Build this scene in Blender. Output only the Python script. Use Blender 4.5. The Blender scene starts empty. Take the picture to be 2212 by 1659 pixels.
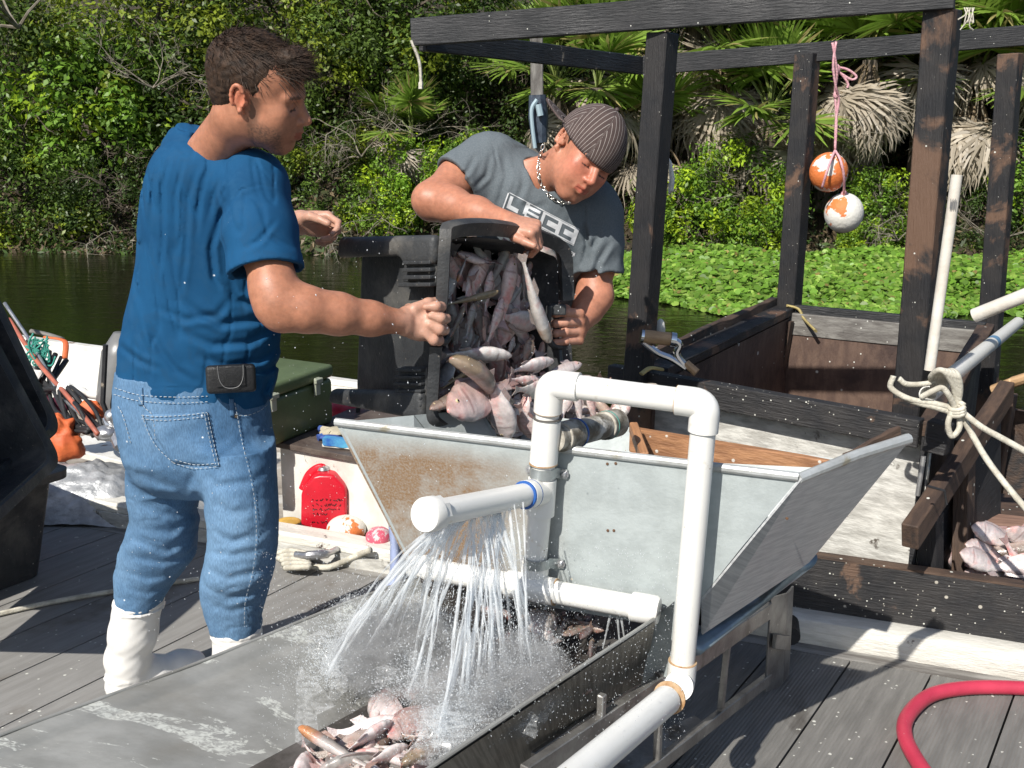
import bpy, bmesh, math, random
import numpy as np
from mathutils import Vector, Matrix, noise
from mathutils.bvhtree import BVHTree
V = Vector
rnd = random.Random(7)
rng = np.random.default_rng(11)
SC = bpy.context.scene
COL = SC.collection
# ---------------------------------------------------------------- camera
F = 2300.0; CU, CV = 1106.0, 829.5           # focal length and centre in units of a 2212 px wide frame
PITCH = math.radians(14.0); ROLL = math.radians(0.63)
C = V((0, 0, 1.65))
fw = V((0, math.cos(PITCH), -math.sin(PITCH)))
up0 = V((0, math.sin(PITCH), math.cos(PITCH))); rt0 = V((1, 0, 0))
rt = rt0*math.cos(ROLL) + up0*math.sin(ROLL)
up = up0*math.cos(ROLL) - rt0*math.sin(ROLL)
cam = bpy.data.cameras.new('camera'); co = bpy.data.objects.new('camera', cam); COL.objects.link(co)
cam.sensor_width = 36; cam.lens = 36*F/2212; cam.clip_end = 400; cam.clip_start = 0.05
co.matrix_world = Matrix(((rt.x, up.x, -fw.x, C.x), (rt.y, up.y, -fw.y, C.y), (rt.z, up.z, -fw.z, C.z), (0, 0, 0, 1)))
SC.camera = co
# ---------------------------------------------------------------- sky and sun
SUN = V((-0.383, -0.637, 0.69)).normalized()
w = bpy.data.worlds.new('World'); SC.world = w; w.use_nodes = True
nt = w.node_tree; sk = nt.nodes.new('ShaderNodeTexSky'); sk.sky_type = 'NISHITA'; sk.sun_disc = False
sk.sun_elevation = math.asin(SUN.z); sk.sun_rotation = math.atan2(SUN.x, SUN.y)
bg = nt.nodes['Background']; bg.inputs[1].default_value = 0.085
nt.links.new(sk.outputs[0], bg.inputs[0])
sl = bpy.data.lights.new('sun', 'SUN'); so = bpy.data.objects.new('sun', sl); COL.objects.link(so)
sl.energy = 4.6; sl.angle = math.radians(0.5); sl.color = (1, 0.955, 0.88)
so.rotation_euler = (-SUN).to_track_quat('-Z', 'Y').to_euler()
SC.view_settings.view_transform = 'Standard'; SC.view_settings.look = 'None'
SC.view_settings.exposure = 0.36; SC.view_settings.gamma = 1
SC.cycles.max_bounces = 8; SC.cycles.transparent_max_bounces = 24
SC.cycles.caustics_reflective = False; SC.cycles.caustics_refractive = False

def ray(u, v): return fw + rt*((u-CU)/F) - up*((v-CV)/F)
def PY(u, v, Y): r = ray(u, v); return C + r*(Y/r.y)
def PZ(u, v, z): r = ray(u, v); return C + r*((z-C.z)/r.z)
def PD(u, v, d): return C + ray(u, v)*d

# ---------------------------------------------------------------- scene helpers
def tag(o, label=None, cat=None, group=None, kind=None):
    if label: o['label'] = label
    if cat: o['category'] = cat
    if group: o['group'] = group
    if kind: o['kind'] = kind
    return o
def thing(name, label, cat, loc=(0, 0, 0), group=None):
    o = bpy.data.objects.new(name, None); COL.objects.link(o); o.location = loc
    o.empty_display_size = .1
    return tag(o, label, cat, group)
def rootloc(p):
    l = V((0, 0, 0))
    while p is not None: l = l + p.location; p = p.parent
    return l
def copy_tree(o, parent=None):
    c = o.copy(); COL.objects.link(c); c.parent = parent
    for ch in o.children: copy_tree(ch, c)
    return c
def mesh_obj(name, vs, fs, m, parent=None, loc=None, gc=None, smooth=None, bevel=0, mi=None, seg=1):
    """vs world coordinates; origin at parent's base or at loc"""
    me = bpy.data.meshes.new(name)
    vs = np.asarray([tuple(q) for q in vs] if not isinstance(vs, np.ndarray) else vs, dtype=np.float64)
    l = rootloc(parent) if parent is not None else (V(loc) if loc is not None else V((0, 0, 0)))
    me.from_pydata((vs-np.array(l)).tolist(), [], fs if isinstance(fs, list) else fs.tolist())
    if gc is None: gc = vs
    a = me.attributes.new('gc', 'FLOAT_VECTOR', 'POINT'); a.data.foreach_set('vector', np.asarray(gc, dtype=np.float32).ravel())
    ms = m if isinstance(m, (list, tuple)) else [m]
    for q in ms: me.materials.append(q)
    if mi is not None: me.polygons.foreach_set('material_index', np.asarray(mi, dtype=np.int32))
    if bevel:
        bm = bmesh.new(); bm.from_mesh(me)
        es = [e for e in bm.edges if len(e.link_faces) == 2 and e.calc_face_angle(0) > .5]
        bmesh.ops.bevel(bm, geom=es, offset=bevel, segments=seg, affect='EDGES', profile=.5, clamp_overlap=True)
        bm.to_mesh(me); bm.free()
    if smooth:
        me.shade_smooth()
        if smooth < 3: me.set_sharp_from_angle(angle=smooth)
    me.update()
    o = bpy.data.objects.new(name, me); COL.objects.link(o)
    if parent is not None: o.parent = parent
    elif loc is not None: o.location = loc
    return o

class MB:
    def __init__(s): s.v = []; s.f = []; s.g = []; s.m = []; s.cm = 0
    def raw(s, vs, fs, gc=None):
        b = len(s.v); s.v += [V(q) for q in vs]; s.g += [tuple(q) for q in (gc if gc is not None else vs)]
        s.f += [tuple(i+b for i in f) for f in fs]; s.m += [s.cm]*len(fs); return s
    def beam(s, p0, p1, w, h, u=(0, 0, 1), nseg=1, wob=0):
        p0 = V(p0); p1 = V(p1); d = (p1-p0); L = d.length; d.normalize(); u = V(u)
        sd = d.cross(u).normalized(); u = sd.cross(d).normalized(); vs = []; gc = []; o = rnd.random()*9
        for i in range(nseg+1):
            t = i/nseg
            for a, b in ((-1, -1), (1, -1), (1, 1), (-1, 1)):
                q = p0+d*(L*t)+sd*(a*w/2)+u*(b*h/2)
                if wob: q += V((rnd.uniform(-wob, wob), rnd.uniform(-wob, wob), rnd.uniform(-wob, wob)))
                vs.append(q); gc.append((L*t+o, a*w/2+o, b*h/2+o*2))
        fs = [(3, 2, 1, 0), tuple(4*nseg+i for i in range(4))]
        for i in range(nseg):
            for k in range(4): a = 4*i+k; b = 4*i+(k+1) % 4; fs.append((a, b, b+4, a+4))
        return s.raw(vs, fs, gc)
    def box(s, c, size, rz=0, R=None):
        R = R or Matrix.Rotation(rz, 3, 'Z'); c = V(c); vs = []; gc = []
        for z in (-1, 1):
            for a, b in ((-1, -1), (1, -1), (1, 1), (-1, 1)):
                l = V((a*size[0]/2, b*size[1]/2, z*size[2]/2)); vs.append(c+R@l); gc.append(l+c)
        return s.raw(vs, [(3, 2, 1, 0), (4, 5, 6, 7), (0, 1, 5, 4), (1, 2, 6, 5), (2, 3, 7, 6), (3, 0, 4, 7)], gc)
    def tube(s, pts, r, n=12, caps=True, closed=False, flat=1, u0=None, sq=0):
        pts = [V(p) for p in pts]; N = len(pts); rr = r if isinstance(r, (list, tuple)) else [r]*N
        vs = []; gc = []; L = 0; prev = None
        for i, p in enumerate(pts):
            if closed: t = pts[(i+1) % N]-pts[i-1]
            else: t = pts[min(i+1, N-1)]-pts[max(i-1, 0)]
            t.normalize()
            if prev is None:
                prev = V(u0) if u0 else (V((0, 0, 1)) if abs(t.z) < .9 else V((1, 0, 0)))
            a = (prev - t*prev.dot(t)).normalized(); prev = a; b = t.cross(a)
            if i: L += (p-pts[i-1]).length
            for k in range(n):
                an = 2*math.pi*k/n; kq = max(abs(math.cos(an)), abs(math.sin(an)))**-sq if sq else 1; vs.append(p+(a*math.cos(an)*flat+b*math.sin(an))*rr[i]*kq); gc.append((L, math.cos(an)*rr[i], math.sin(an)*rr[i]))
        fs = []
        for i in range(N if closed else N-1):
            for k in range(n):
                j = (i+1) % N; fs.append((i*n+k, i*n+(k+1) % n, j*n+(k+1) % n, j*n+k))
        if caps and not closed: fs += [tuple(range(n-1, -1, -1)), tuple((N-1)*n+k for k in range(n))]
        return s.raw(vs, fs, gc)
    def lathe(s, base, axis, prof, n=24, caps=True, bend=None):
        a = V(axis).normalized(); return s.tube([V(base)+a*z for r_, z in prof], [r_ for r_, z in prof], n, caps) if False else s._lathe(V(base), a, prof, n, caps)
    def _lathe(s, base, a, prof, n, caps):
        t = V((0, 0, 1)) if abs(a.z) < .9 else V((1, 0, 0)); x = (t-a*t.dot(a)).normalized(); y = a.cross(x); vs = []; gc = []
        for r_, z in prof:
            for k in range(n):
                an = 2*math.pi*k/n; vs.append(base+a*z+(x*math.cos(an)+y*math.sin(an))*r_); gc.append((math.cos(an)*r_, math.sin(an)*r_, z))
        fs = [(i*n+k, i*n+(k+1) % n, (i+1)*n+(k+1) % n, (i+1)*n+k) for i in range(len(prof)-1) for k in range(n)]
        if caps: fs += [tuple(range(n-1, -1, -1)), tuple((len(prof)-1)*n+k for k in range(n))]
        return s.raw(vs, fs, gc)
    def plate(s, pts, th, nrm=None):
        pts = [V(p) for p in pts]; n = V(nrm).normalized() if nrm else (pts[1]-pts[0]).cross(pts[2]-pts[0]).normalized(); N = len(pts)
        x = (pts[1]-pts[0]).normalized(); y = n.cross(x); o = pts[0]
        vs = pts+[p-n*th for p in pts]; gc = [((p-o).dot(x), (p-o).dot(y), (p-o).dot(n)) for p in vs]
        fs = [tuple(range(N)), tuple(range(2*N-1, N-1, -1))]+[(i, i+N, (i+1) % N+N, (i+1) % N) for i in range(N)]
        return s.raw(vs, fs, gc)
    def sphere(s, c, r, n=16, m=10, R=None, jit=0):
        rs = r if isinstance(r, (tuple, list)) else (r, r, r); vs = []; gc = []; R = R or Matrix.Identity(3); c = V(c)
        for i in range(m+1):
            th = math.pi*i/m
            for k in range(n):
                an = 2*math.pi*k/n; l = V((rs[0]*math.sin(th)*math.cos(an), rs[1]*math.sin(th)*math.sin(an), rs[2]*math.cos(th)))
                vs.append(c+R@l); gc.append(l)
        fs = [(i*n+k, (i+1)*n+k, (i+1)*n+(k+1) % n, i*n+(k+1) % n) for i in range(m) for k in range(n)]
        return s.raw(vs, fs, gc)
    def surf(s, fn, nu, nv, gcf=None):
        vs = [fn(i/nu, j/nv) for j in range(nv+1) for i in range(nu+1)]
        gc = [gcf(i/nu, j/nv) for j in range(nv+1) for i in range(nu+1)] if gcf else None
        return s.raw(vs, [(j*(nu+1)+i, j*(nu+1)+i+1, (j+1)*(nu+1)+i+1, (j+1)*(nu+1)+i) for j in range(nv) for i in range(nu)], gc)
    def build(s, name, m, parent=None, loc=None, smooth=.6, bevel=0, seg=1):
        return mesh_obj(name, [tuple(q) for q in s.v], s.f, m, parent, loc, s.g, smooth, bevel, s.m if isinstance(m, (list, tuple)) else None, seg)

def bez(pts, n=24):
    """Catmull-Rom through points"""
    pts = [V(p) for p in pts]; out = []; P = [pts[0]*2-pts[1]]+pts+[pts[-1]*2-pts[-2]]
    for i in range(1, len(P)-2):
        for k in range(n):
            t = k/n; a, b, c, d = P[i-1], P[i], P[i+1], P[i+2]
            out.append(.5*((2*b)+(c-a)*t+(2*a-5*b+4*c-d)*t*t+(3*b-a-3*c+d)*t**3))
    out.append(pts[-1]); return out

# ---------------------------------------------------------------- materials
_mats = {}
def mat(name, c1, c2=None, scale=6, lo=.4, hi=.6, c3=None, s3=2, lo3=.5, hi3=.6, rough=.6, rough2=None, bump=.15, bs=60, st=(1, 1, 1),
        metal=0, specks=None, coord='gc', sss=0, trans=0, coat=0, spec=None, det=8, bst=None, cattr=None, dist=.01, lines=None):
    if name in _mats: return _mats[name]
    m = bpy.data.materials.new(name); m.use_nodes = True; nt = m.node_tree; N = nt.nodes; L = nt.links; b = N['Principled BSDF']
    if coord == 'gc': tc = N.new('ShaderNodeAttribute'); tc.attribute_name = 'gc'; co_ = tc.outputs['Vector']
    else: tc = N.new('ShaderNodeTexCoord'); co_ = tc.outputs['Object']
    def mp(sc):
        q = N.new('ShaderNodeMapping'); q.inputs['Scale'].default_value = sc; L.new(co_, q.inputs[0]); return q.outputs[0]
    def ns(sc, s_, d=det, dis=0):
        q = N.new('ShaderNodeTexNoise'); q.inputs['Scale'].default_value = s_; q.inputs['Detail'].default_value = d; q.inputs['Roughness'].default_value = .62
        q.inputs['Distortion'].default_value = dis; L.new(mp(sc), q.inputs['Vector']); return q.outputs['Fac']
    def rg(x, a, c):
        q = N.new('ShaderNodeMapRange'); q.inputs['From Min'].default_value = a; q.inputs['From Max'].default_value = c; L.new(x, q.inputs['Value']); return q.outputs[0]
    def mx(f, x, y):
        q = N.new('ShaderNodeMix'); q.data_type = 'RGBA'
        if isinstance(f, float): q.inputs[0].default_value = f
        else: L.new(f, q.inputs[0])
        for k, z in ((6, x), (7, y)):
            if isinstance(z, tuple): q.inputs[k].default_value = (*z, 1)
            else: L.new(z, q.inputs[k])
        return q.outputs[2]
    col = tuple(c1); f1 = None
    if cattr:
        q = N.new('ShaderNodeAttribute'); q.attribute_name = cattr; col = q.outputs['Color']
        n_ = ns(st, scale); h = N.new('ShaderNodeHueSaturation'); L.new(col, h.inputs['Color']); L.new(rg(n_, .3, .7), h.inputs['Value'])
        q2 = N.new('ShaderNodeMapRange'); q2.inputs['From Min'].default_value = .3; q2.inputs['From Max'].default_value = .7
        q2.inputs['To Min'].default_value = .82; q2.inputs['To Max'].default_value = 1.15; L.new(n_, q2.inputs['Value']); L.new(q2.outputs[0], h.inputs['Value']); col = h.outputs[0]
    elif c2 is not None: f1 = rg(ns(st, scale), lo, hi); col = mx(f1, tuple(c1), tuple(c2))
    if c3 is not None: f3 = rg(ns((1, 1, 1), s3, 8, .4), lo3, hi3); col = mx(f3, col, tuple(c3))
    if lines:   # (axis, period, width, colour)
        ax, per, wd, lc = lines
        sx = N.new('ShaderNodeSeparateXYZ'); L.new(co_, sx.inputs[0])
        a_ = N.new('ShaderNodeMath'); a_.operation = 'PINGPONG'; a_.inputs[1].default_value = per/2; L.new(sx.outputs[ax], a_.inputs[0])
        f = rg(a_.outputs[0], wd, wd*.6); col = mx(f, col, tuple(lc))
    if specks:
        for (sc_, thr, frac, cc) in specks:
            vo = N.new('ShaderNodeTexVoronoi'); vo.inputs['Scale'].default_value = sc_; L.new(co_, vo.inputs['Vector'])
            a_ = rg(vo.outputs['Distance'], thr, thr*.7); se = N.new('ShaderNodeSeparateColor'); L.new(vo.outputs['Color'], se.inputs[0])
            c_ = N.new('ShaderNodeMath'); c_.operation = 'LESS_THAN'; L.new(se.outputs[0], c_.inputs[0]); c_.inputs[1].default_value = frac
            # vary the speck size by cell
            d_ = N.new('ShaderNodeMath'); d_.operation = 'MULTIPLY'; L.new(a_, d_.inputs[0]); L.new(c_.outputs[0], d_.inputs[1])
            col = mx(d_.outputs[0], col, tuple(cc))
    if isinstance(col, tuple): b.inputs['Base Color'].default_value = (*col, 1)
    else: L.new(col, b.inputs['Base Color'])
    b.inputs['Roughness'].default_value = rough; b.inputs['Metallic'].default_value = metal
    if rough2 is not None:
        q = N.new('ShaderNodeMapRange'); q.inputs['From Min'].default_value = .35; q.inputs['From Max'].default_value = .65
        q.inputs['To Min'].default_value = rough; q.inputs['To Max'].default_value = rough2; L.new(ns((1, 1, 1), 5), q.inputs['Value']); L.new(q.outputs[0], b.inputs['Roughness'])
    if sss: b.inputs['Subsurface Weight'].default_value = sss; b.inputs['Subsurface Radius'].default_value = (.012, .005, .003); b.inputs['Subsurface Scale'].default_value = 1
    if coat: b.inputs['Coat Weight'].default_value = coat; b.inputs['Coat Roughness'].default_value = .15
    if spec is not None: b.inputs['Specular IOR Level'].default_value = spec
    if bump:
        bp = N.new('ShaderNodeBump'); bp.inputs['Strength'].default_value = bump; bp.inputs['Distance'].default_value = dist
        L.new(ns(bst or st, bs, 6), bp.inputs['Height']); L.new(bp.outputs[0], b.inputs['Normal'])
    if trans:
        t = N.new('ShaderNodeBsdfTranslucent'); ms = N.new('ShaderNodeMixShader'); ms.inputs[0].default_value = trans
        if isinstance(col, tuple): t.inputs[0].default_value = (*col, 1)
        else: L.new(col, t.inputs[0])
        L.new(b.outputs[0], ms.inputs[1]); L.new(t.outputs[0], ms.inputs[2]); L.new(ms.outputs[0], N['Material Output'].inputs[0])
    _mats[name] = m; return m
SC_W = (.62, .62, .56)   # dried fish scales
# ================================================================ SETTING
WZ = -0.35
def leafmat(name, rough=.45, tr=.3):
    return mat(name, (1, 1, 1), cattr='lc', coord='gc', scale=.7, rough=rough, trans=tr, bump=0, spec=.4)
def leaf_mesh(name, P, Nn, size, cols, m, aspect=.5, asrng=None):
    """P points, Nn normals, size per leaf -> folded diamond leaves as one mesh (data only)"""
    n = len(P); r = rng.normal(size=(n, 3)); t = np.cross(Nn, r); t /= np.linalg.norm(t, axis=1)[:, None]+1e-9
    b = np.cross(Nn, t); s = size[:, None]
    v = np.empty((n, 4, 3)); v[:, 0] = P-t*s*.5; v[:, 1] = P+b*s*aspect*.5+Nn*s*.08; v[:, 2] = P+t*s*.5; v[:, 3] = P-b*s*aspect*.5+Nn*s*.08
    return quads_mesh(name, v.reshape(-1, 3), np.arange(n*4).reshape(-1, 4), np.repeat(cols, 4, axis=0), m)
def quads_mesh(name, v, q, cols, m):
    me = bpy.data.meshes.new(name); k = q.shape[1]; me.vertices.add(len(v)); me.vertices.foreach_set('co', v.astype(np.float32).ravel())
    me.loops.add(len(q)*k); me.loops.foreach_set('vertex_index', q.astype(np.int32).ravel())
    me.polygons.add(len(q)); me.polygons.foreach_set('loop_start', np.arange(0, len(q)*k, k, dtype=np.int32))
    a = me.attributes.new('lc', 'FLOAT_COLOR', 'POINT'); a.data.foreach_set('color', np.concatenate([cols, np.ones((len(cols), 1))], 1).astype(np.float32).ravel())
    g = me.attributes.new('gc', 'FLOAT_VECTOR', 'POINT'); g.data.foreach_set('vector', v.astype(np.float32).ravel())
    me.update(calc_edges=True); me.validate(); me.materials.append(m); return me
def crown_points(nl, ncl, rad, flat=.8, cl=.28):
    """clumped points in an uneven ellipsoid of radius 1"""
    d = rng.normal(size=(ncl, 3)); d /= np.linalg.norm(d, axis=1)[:, None]; rr = rng.uniform(.45, 1, (ncl, 1))**.6
    c = d*rr*np.array([1, 1, flat]); cr = rng.uniform(.5, 1.3, ncl)*cl
    i = rng.integers(0, ncl, nl); o = rng.normal(size=(nl, 3)); o /= np.linalg.norm(o, axis=1)[:, None]
    rad_ = rng.uniform(.55, 1, (nl, 1)); P = c[i]+o*rad_*cr[i][:, None]
    N_ = o+np.array([0, 0, .6])+rng.normal(size=(nl, 3))*.5; N_ /= np.linalg.norm(N_, axis=1)[:, None]
    return P*rad, N_, i, ncl
def cols_for(i, ncl, base, var=.35, yel=.25):
    cb = np.array(base)[None]*rng.uniform(1-var, 1+var, (ncl, 1)); y = rng.random((ncl, 1)) < yel
    cb = np.where(y, cb*np.array([1.9, 1.5, .8]), cb); c = cb[i]*rng.uniform(.7, 1.35, (len(i), 1)); return np.clip(c, 0, .9)
LEAF = leafmat('leaf')
BARK = mat('bark', (.16, .13, .1), (.07, .055, .04), 12, st=(1, 6, 6), rough=.85, bump=.5, bs=30)
TWIG = mat('twig', (.26, .235, .19), (.15, .125, .09), 12, rough=.85)
def twig_mesh(name, n, L, r0=.012, spread=1.2, m=None, droop=0.):
    mb = MB()
    def br(p, d, L, r, k):
        pts = [p]; q = V(p); dd = V(d)
        for j in range(5):
            dd = (dd+V((rnd.uniform(-.3, .3), rnd.uniform(-.3, .3), rnd.uniform(-.3, .3)-droop))).normalized(); q = q+dd*(L/5); pts.append(q)
        mb.tube(pts, [r*(1-.14*j) for j in range(6)], 5)
        if k:
            for s in range(3): br(pts[rnd.randint(2, 5)], (dd+V((rnd.uniform(-1, 1), rnd.uniform(-1, 1), rnd.uniform(-.8, .8)))*spread).normalized(), L*.55, r*.55, k-1)
    for _ in range(n): br(V((0, 0, 0)), V((rnd.uniform(-1, 1), rnd.uniform(-.6, .3), rnd.uniform(.1, 1))).normalized(), L*rnd.uniform(.6, 1.1), r0, 3)
    o = mb.build(name, m or TWIG, smooth=1.2); me = o.data; bpy.data.objects.remove(o); return me
# terrain, one sheet dipping under the river and rising behind the bank
def ter(x, y):
    b = 16.6+.5*math.sin(x*.35)+.25*math.sin(x*1.1+2)
    if x > 1: b -= .6*min(1, (x-1)/3)
    d = y-b
    if d < 0: return max(-1.8, WZ+d*.35)
    return WZ+min(d*.75, 1.5+d*.3)+.12*noise.noise(V((x, y, 0)))*min(1, d)
mb = MB(); xs = [-120, -60, -30]+[-14+i*.7 for i in range(41)]+[30, 60, 120]; ys = [-60, -20, 0, 8, 12]+[14+i*.5 for i in range(24)]+[30, 45, 80, 160]
mb.raw([(x, y, ter(x, y)) for y in ys for x in xs], [(j*len(xs)+i, j*len(xs)+i+1, (j+1)*len(xs)+i+1, (j+1)*len(xs)+i) for j in range(len(ys)-1) for i in range(len(xs)-1)])
tag(mb.build('ground', mat('soil', (.05, .036, .02), (.022, .018, .01), 3, rough=.95, bump=.6, bs=8, c3=(.04, .05, .015), s3=1.5), smooth=3), kind='structure')
# water
wm = bpy.data.materials.new('river_water'); wm.use_nodes = True; N = wm.node_tree.nodes; L_ = wm.node_tree.links; b = N['Principled BSDF']
b.inputs['Base Color'].default_value = (.009, .011, .004, 1); b.inputs['Roughness'].default_value = .05; b.inputs['IOR'].default_value = 1.33
tc = N.new('ShaderNodeTexCoord'); hs = []
for sc_, s_ in (((1, 2.6, 1), 2.2), ((1, 2, 1), 9)):
    mpn = N.new('ShaderNodeMapping'); mpn.inputs['Scale'].default_value = sc_; n_ = N.new('ShaderNodeTexNoise'); n_.inputs['Scale'].default_value = s_; n_.inputs['Detail'].default_value = 4
    L_.new(tc.outputs['Object'], mpn.inputs[0]); L_.new(mpn.outputs[0], n_.inputs['Vector']); hs.append(n_.outputs['Fac'])
ad = N.new('ShaderNodeMath'); ad.operation = 'MULTIPLY_ADD'; L_.new(hs[1], ad.inputs[0]); ad.inputs[1].default_value = .18; L_.new(hs[0], ad.inputs[2])
bp = N.new('ShaderNodeBump'); bp.inputs['Strength'].default_value = .2; bp.inputs['Distance'].default_value = .06; L_.new(ad.outputs[0], bp.inputs['Height']); L_.new(bp.outputs[0], b.inputs['Normal'])
mb = MB().raw([(-120, -60, WZ), (120, -60, WZ), (120, 20, WZ), (-120, 20, WZ)], [(0, 1, 2, 3)])
tag(mb.build('river_water', wm), kind='structure')
# shrubs ------------------------------------------------------------
crowns = []
for k, (base, nl, ls, yel) in enumerate([((.085, .135, .024), 15000, .082, .25), ((.10, .165, .026), 15000, .088, .35), ((.05, .088, .018), 13000, .075, .12), ((.13, .24, .026), 9000, .12, .3), ((.17, .30, .03), 6000, .14, .4)]):
    for q in range(2 if k < 3 else 1):
        P, N_, i, nc = crown_points(nl, 95, 1, .85, .24); crowns.append(leaf_mesh('foliage', P, N_, rng.uniform(.6, 1.3, nl)*ls/1.6, cols_for(i, nc, base, .35, yel), LEAF, .5))
twigs = [twig_mesh('branches', 7, 1.25, .028, m=BARK), twig_mesh('branches', 5, 1.3, .02, m=TWIG)]
trunk_o = MB(); trunk_o.tube(bez([(0, 0, -1.6), (.08, .02, -1), (-.05, .05, -.4), (.05, 0, .1)], 5), [.09]*6+[.07]*6+[.05]*4, 8)
to_ = trunk_o.build('trunk', BARK); trunk_me = to_.data; bpy.data.objects.remove(to_)
def shrub(name, label, cat, x, y, z, r, kind, tw=0, group=None, sq=(1, 1, 1)):
    o = thing(name, label, cat, (x, y, z), group)
    rz = rnd.uniform(0, 6.28)
    for nm, me in (('foliage', crowns[kind]), ('branches', twigs[tw]), ('trunk', trunk_me)):
        c = bpy.data.objects.new(nm, me); COL.objects.link(c); c.parent = o; c.scale = (r*sq[0], r*sq[1], r*sq[2]) if nm == 'foliage' else (r*.78, r*.78, r*.74); c.rotation_euler = (0, 0, rz)
        if nm == 'trunk': c.scale = (r, r, max(.5, (z+.4)/1.6))
    return o
SHR = [  # u, v, Y, radius, kind, label
 (60, 420, 17.2, 1.3, 1, 'low yellow-green shrub hanging over the water at the left edge of the photo'),
 (-60, 160, 18.6, 1.9, 0, 'tall grey-green shrub in the upper left corner with bare grey twigs'),
 (190, 250, 18.2, 1.5, 3, 'bright olive shrub left of the blue-shirted man'),
 (330, 90, 19.2, 1.8, 1, 'tall olive-green tree directly behind the back of the dark-haired man'),
 (250, 470, 16.9, 1.0, 2, 'dark bush at the waterline behind the blue shirt'),
 (110, 560-30, 16.6, .55, 1, 'small light bush dipping into the river at far left'),
 (480, 330, 18, 1.6, 2, 'dark green shrub hidden behind the head of the dark-haired man'),
 (600, 40, 19.4, 1.8, 0, 'tall dense tree above the dark-haired man'),
 (760, 200, 18.6, 1.5, 0, 'dense dark shrub right of the dark-haired man face'),
 (690, 400, 17.2, .85, 1, 'loose light green shrub above the open hand of the blue-shirted man'),
 (860, 60, 19.3, 1.7, 1, 'tree with fine leaves left of the end of the black wooden frame'),
 (840, 330, 18.1, .9, 2, 'dark bush behind the small green palm'),
 (1010, 20, 19.4, 1.6, 2, 'dark tree behind the left end of the black wooden frame'),
 (1130, 250, 19.0, 1.3, 2, 'shaded tree behind the grey weathered post'),
 (900, 400, 17.0, .8, 4, 'bright green bush left of the grey-shirted man'),
 (830, 455, 16.6, .55, 4, 'small bright bush just above the black bin'),
 (1010, 380, 17.0, .7, 3, 'green bush behind the right shoulder of the grey-shirted man'),
 (1490, 470, 16.5, .8, 4, 'bright bush right of the nearest left frame post'),
 (1600, 420, 16.4, .85, 3, 'leafy bush left of the hanging orange floats'),
 (1640, 500, 16.1, .5, 4, 'low bush above the water plants left of the floats'),
 (1900, 450, 16.6, .65, 3, 'bush just right of the hanging floats'),
 (1870, 530, 16.2, .4, 4, 'yellow-leaved small bush below the hanging floats'),
 (2130, 480, 16.8, .7, 2, 'dark bush behind the upright white pipe'),
 (2230, 400, 16.8, .9, 3, 'bush at the right edge of the photo'),
 (1350, 60, 20.5, 1.5, 2, 'dark shrub behind the palms over the man with the cap'),
 (1750, 20, 20.8, 1.6, 2, 'dark shrub behind the palms between the middle posts'),
 (2080, 60, 20.9, 1.6, 0, 'tall shrub behind the palms at the upper right'),
 (1480, 330, 19.0, 1.0, 2, 'shaded shrub under the palms behind the left post'),
 (1900, 320, 19.0, 1.0, 2, 'shaded shrub under the palms between the two right posts'),
 (2200, 250, 19.5, 1.1, 2, 'shaded shrub under the palms at the far right'),
 (-330, 330, 17.4, 1.7, 0, 'big shrub on the bank just outside the left edge of the photo'),
 (-620, 250, 18.0, 1.9, 1, 'large olive shrub further left along the bank'),
 (-420, 60, 19.6, 2.0, 2, 'tall dark tree at the back of the bank beyond the left edge'),
 (-950, 300, 18.0, 1.9, 0, 'leafy shrub far along the bank to the left'),
 (-800, 60, 20, 2.1, 2, 'dark tree behind the far left shrubs'),
 (2480, 300, 17.6, 1.5, 2, 'dark shrub on the bank just outside the right edge of the photo'),
 (2750, 250, 18.2, 1.8, 0, 'large shrub far along the bank to the right'),
 (420, 480, 16.8, .7, 1, 'light green shrub behind the torso of the blue-shirted man'),
 (560, 470, 16.7, .6, 3, 'shrub at the water behind the blue sleeve'),
]
km = {0: (0, 1), 1: (2, 3), 2: (4, 5), 3: (6,), 4: (7,)}
for (u, v_, Y, r, k, lb) in SHR:
    p = PY(u, v_, Y)
    shrub('shrub' if p.z < 3 else 'tree', lb, 'shrub' if p.z < 3 else 'tree', p.x, p.y, p.z, r*1.12, rnd.choice(km[k]), 1 if 'twigs' in lb or k in (3, 4) else 0)
# undergrowth that nobody could count
n = 60000; x = rng.uniform(-11, 12, n); y = rng.uniform(15.6, 23, n)
z = np.array([ter(a, b_) for a, b_ in zip(x, y)]); h = np.abs(rng.normal(size=n))*.22*(1+.6*np.sin(x*2.3)*np.sin(y*1.7)); P = np.stack([x, y, z+h], 1); P[:, 2] = np.maximum(P[:, 2], WZ+.02)
N_ = rng.normal(size=(n, 3))+np.array([-.4, -.6, .8]); N_ /= np.linalg.norm(N_, axis=1)[:, None]
cc = np.where((rng.random((n, 1)) < .42), np.array([.16, .12, .07]), np.array([.05, .09, .018]))*rng.uniform(.5, 1.5, (n, 1))
o = bpy.data.objects.new('undergrowth', leaf_mesh('undergrowth', P, N_, rng.uniform(.05, .16, n), cc, LEAF, .35)); COL.objects.link(o); tag(o, 'tangled undergrowth and leaf litter on the far bank', 'undergrowth', kind='stuff')
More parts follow.
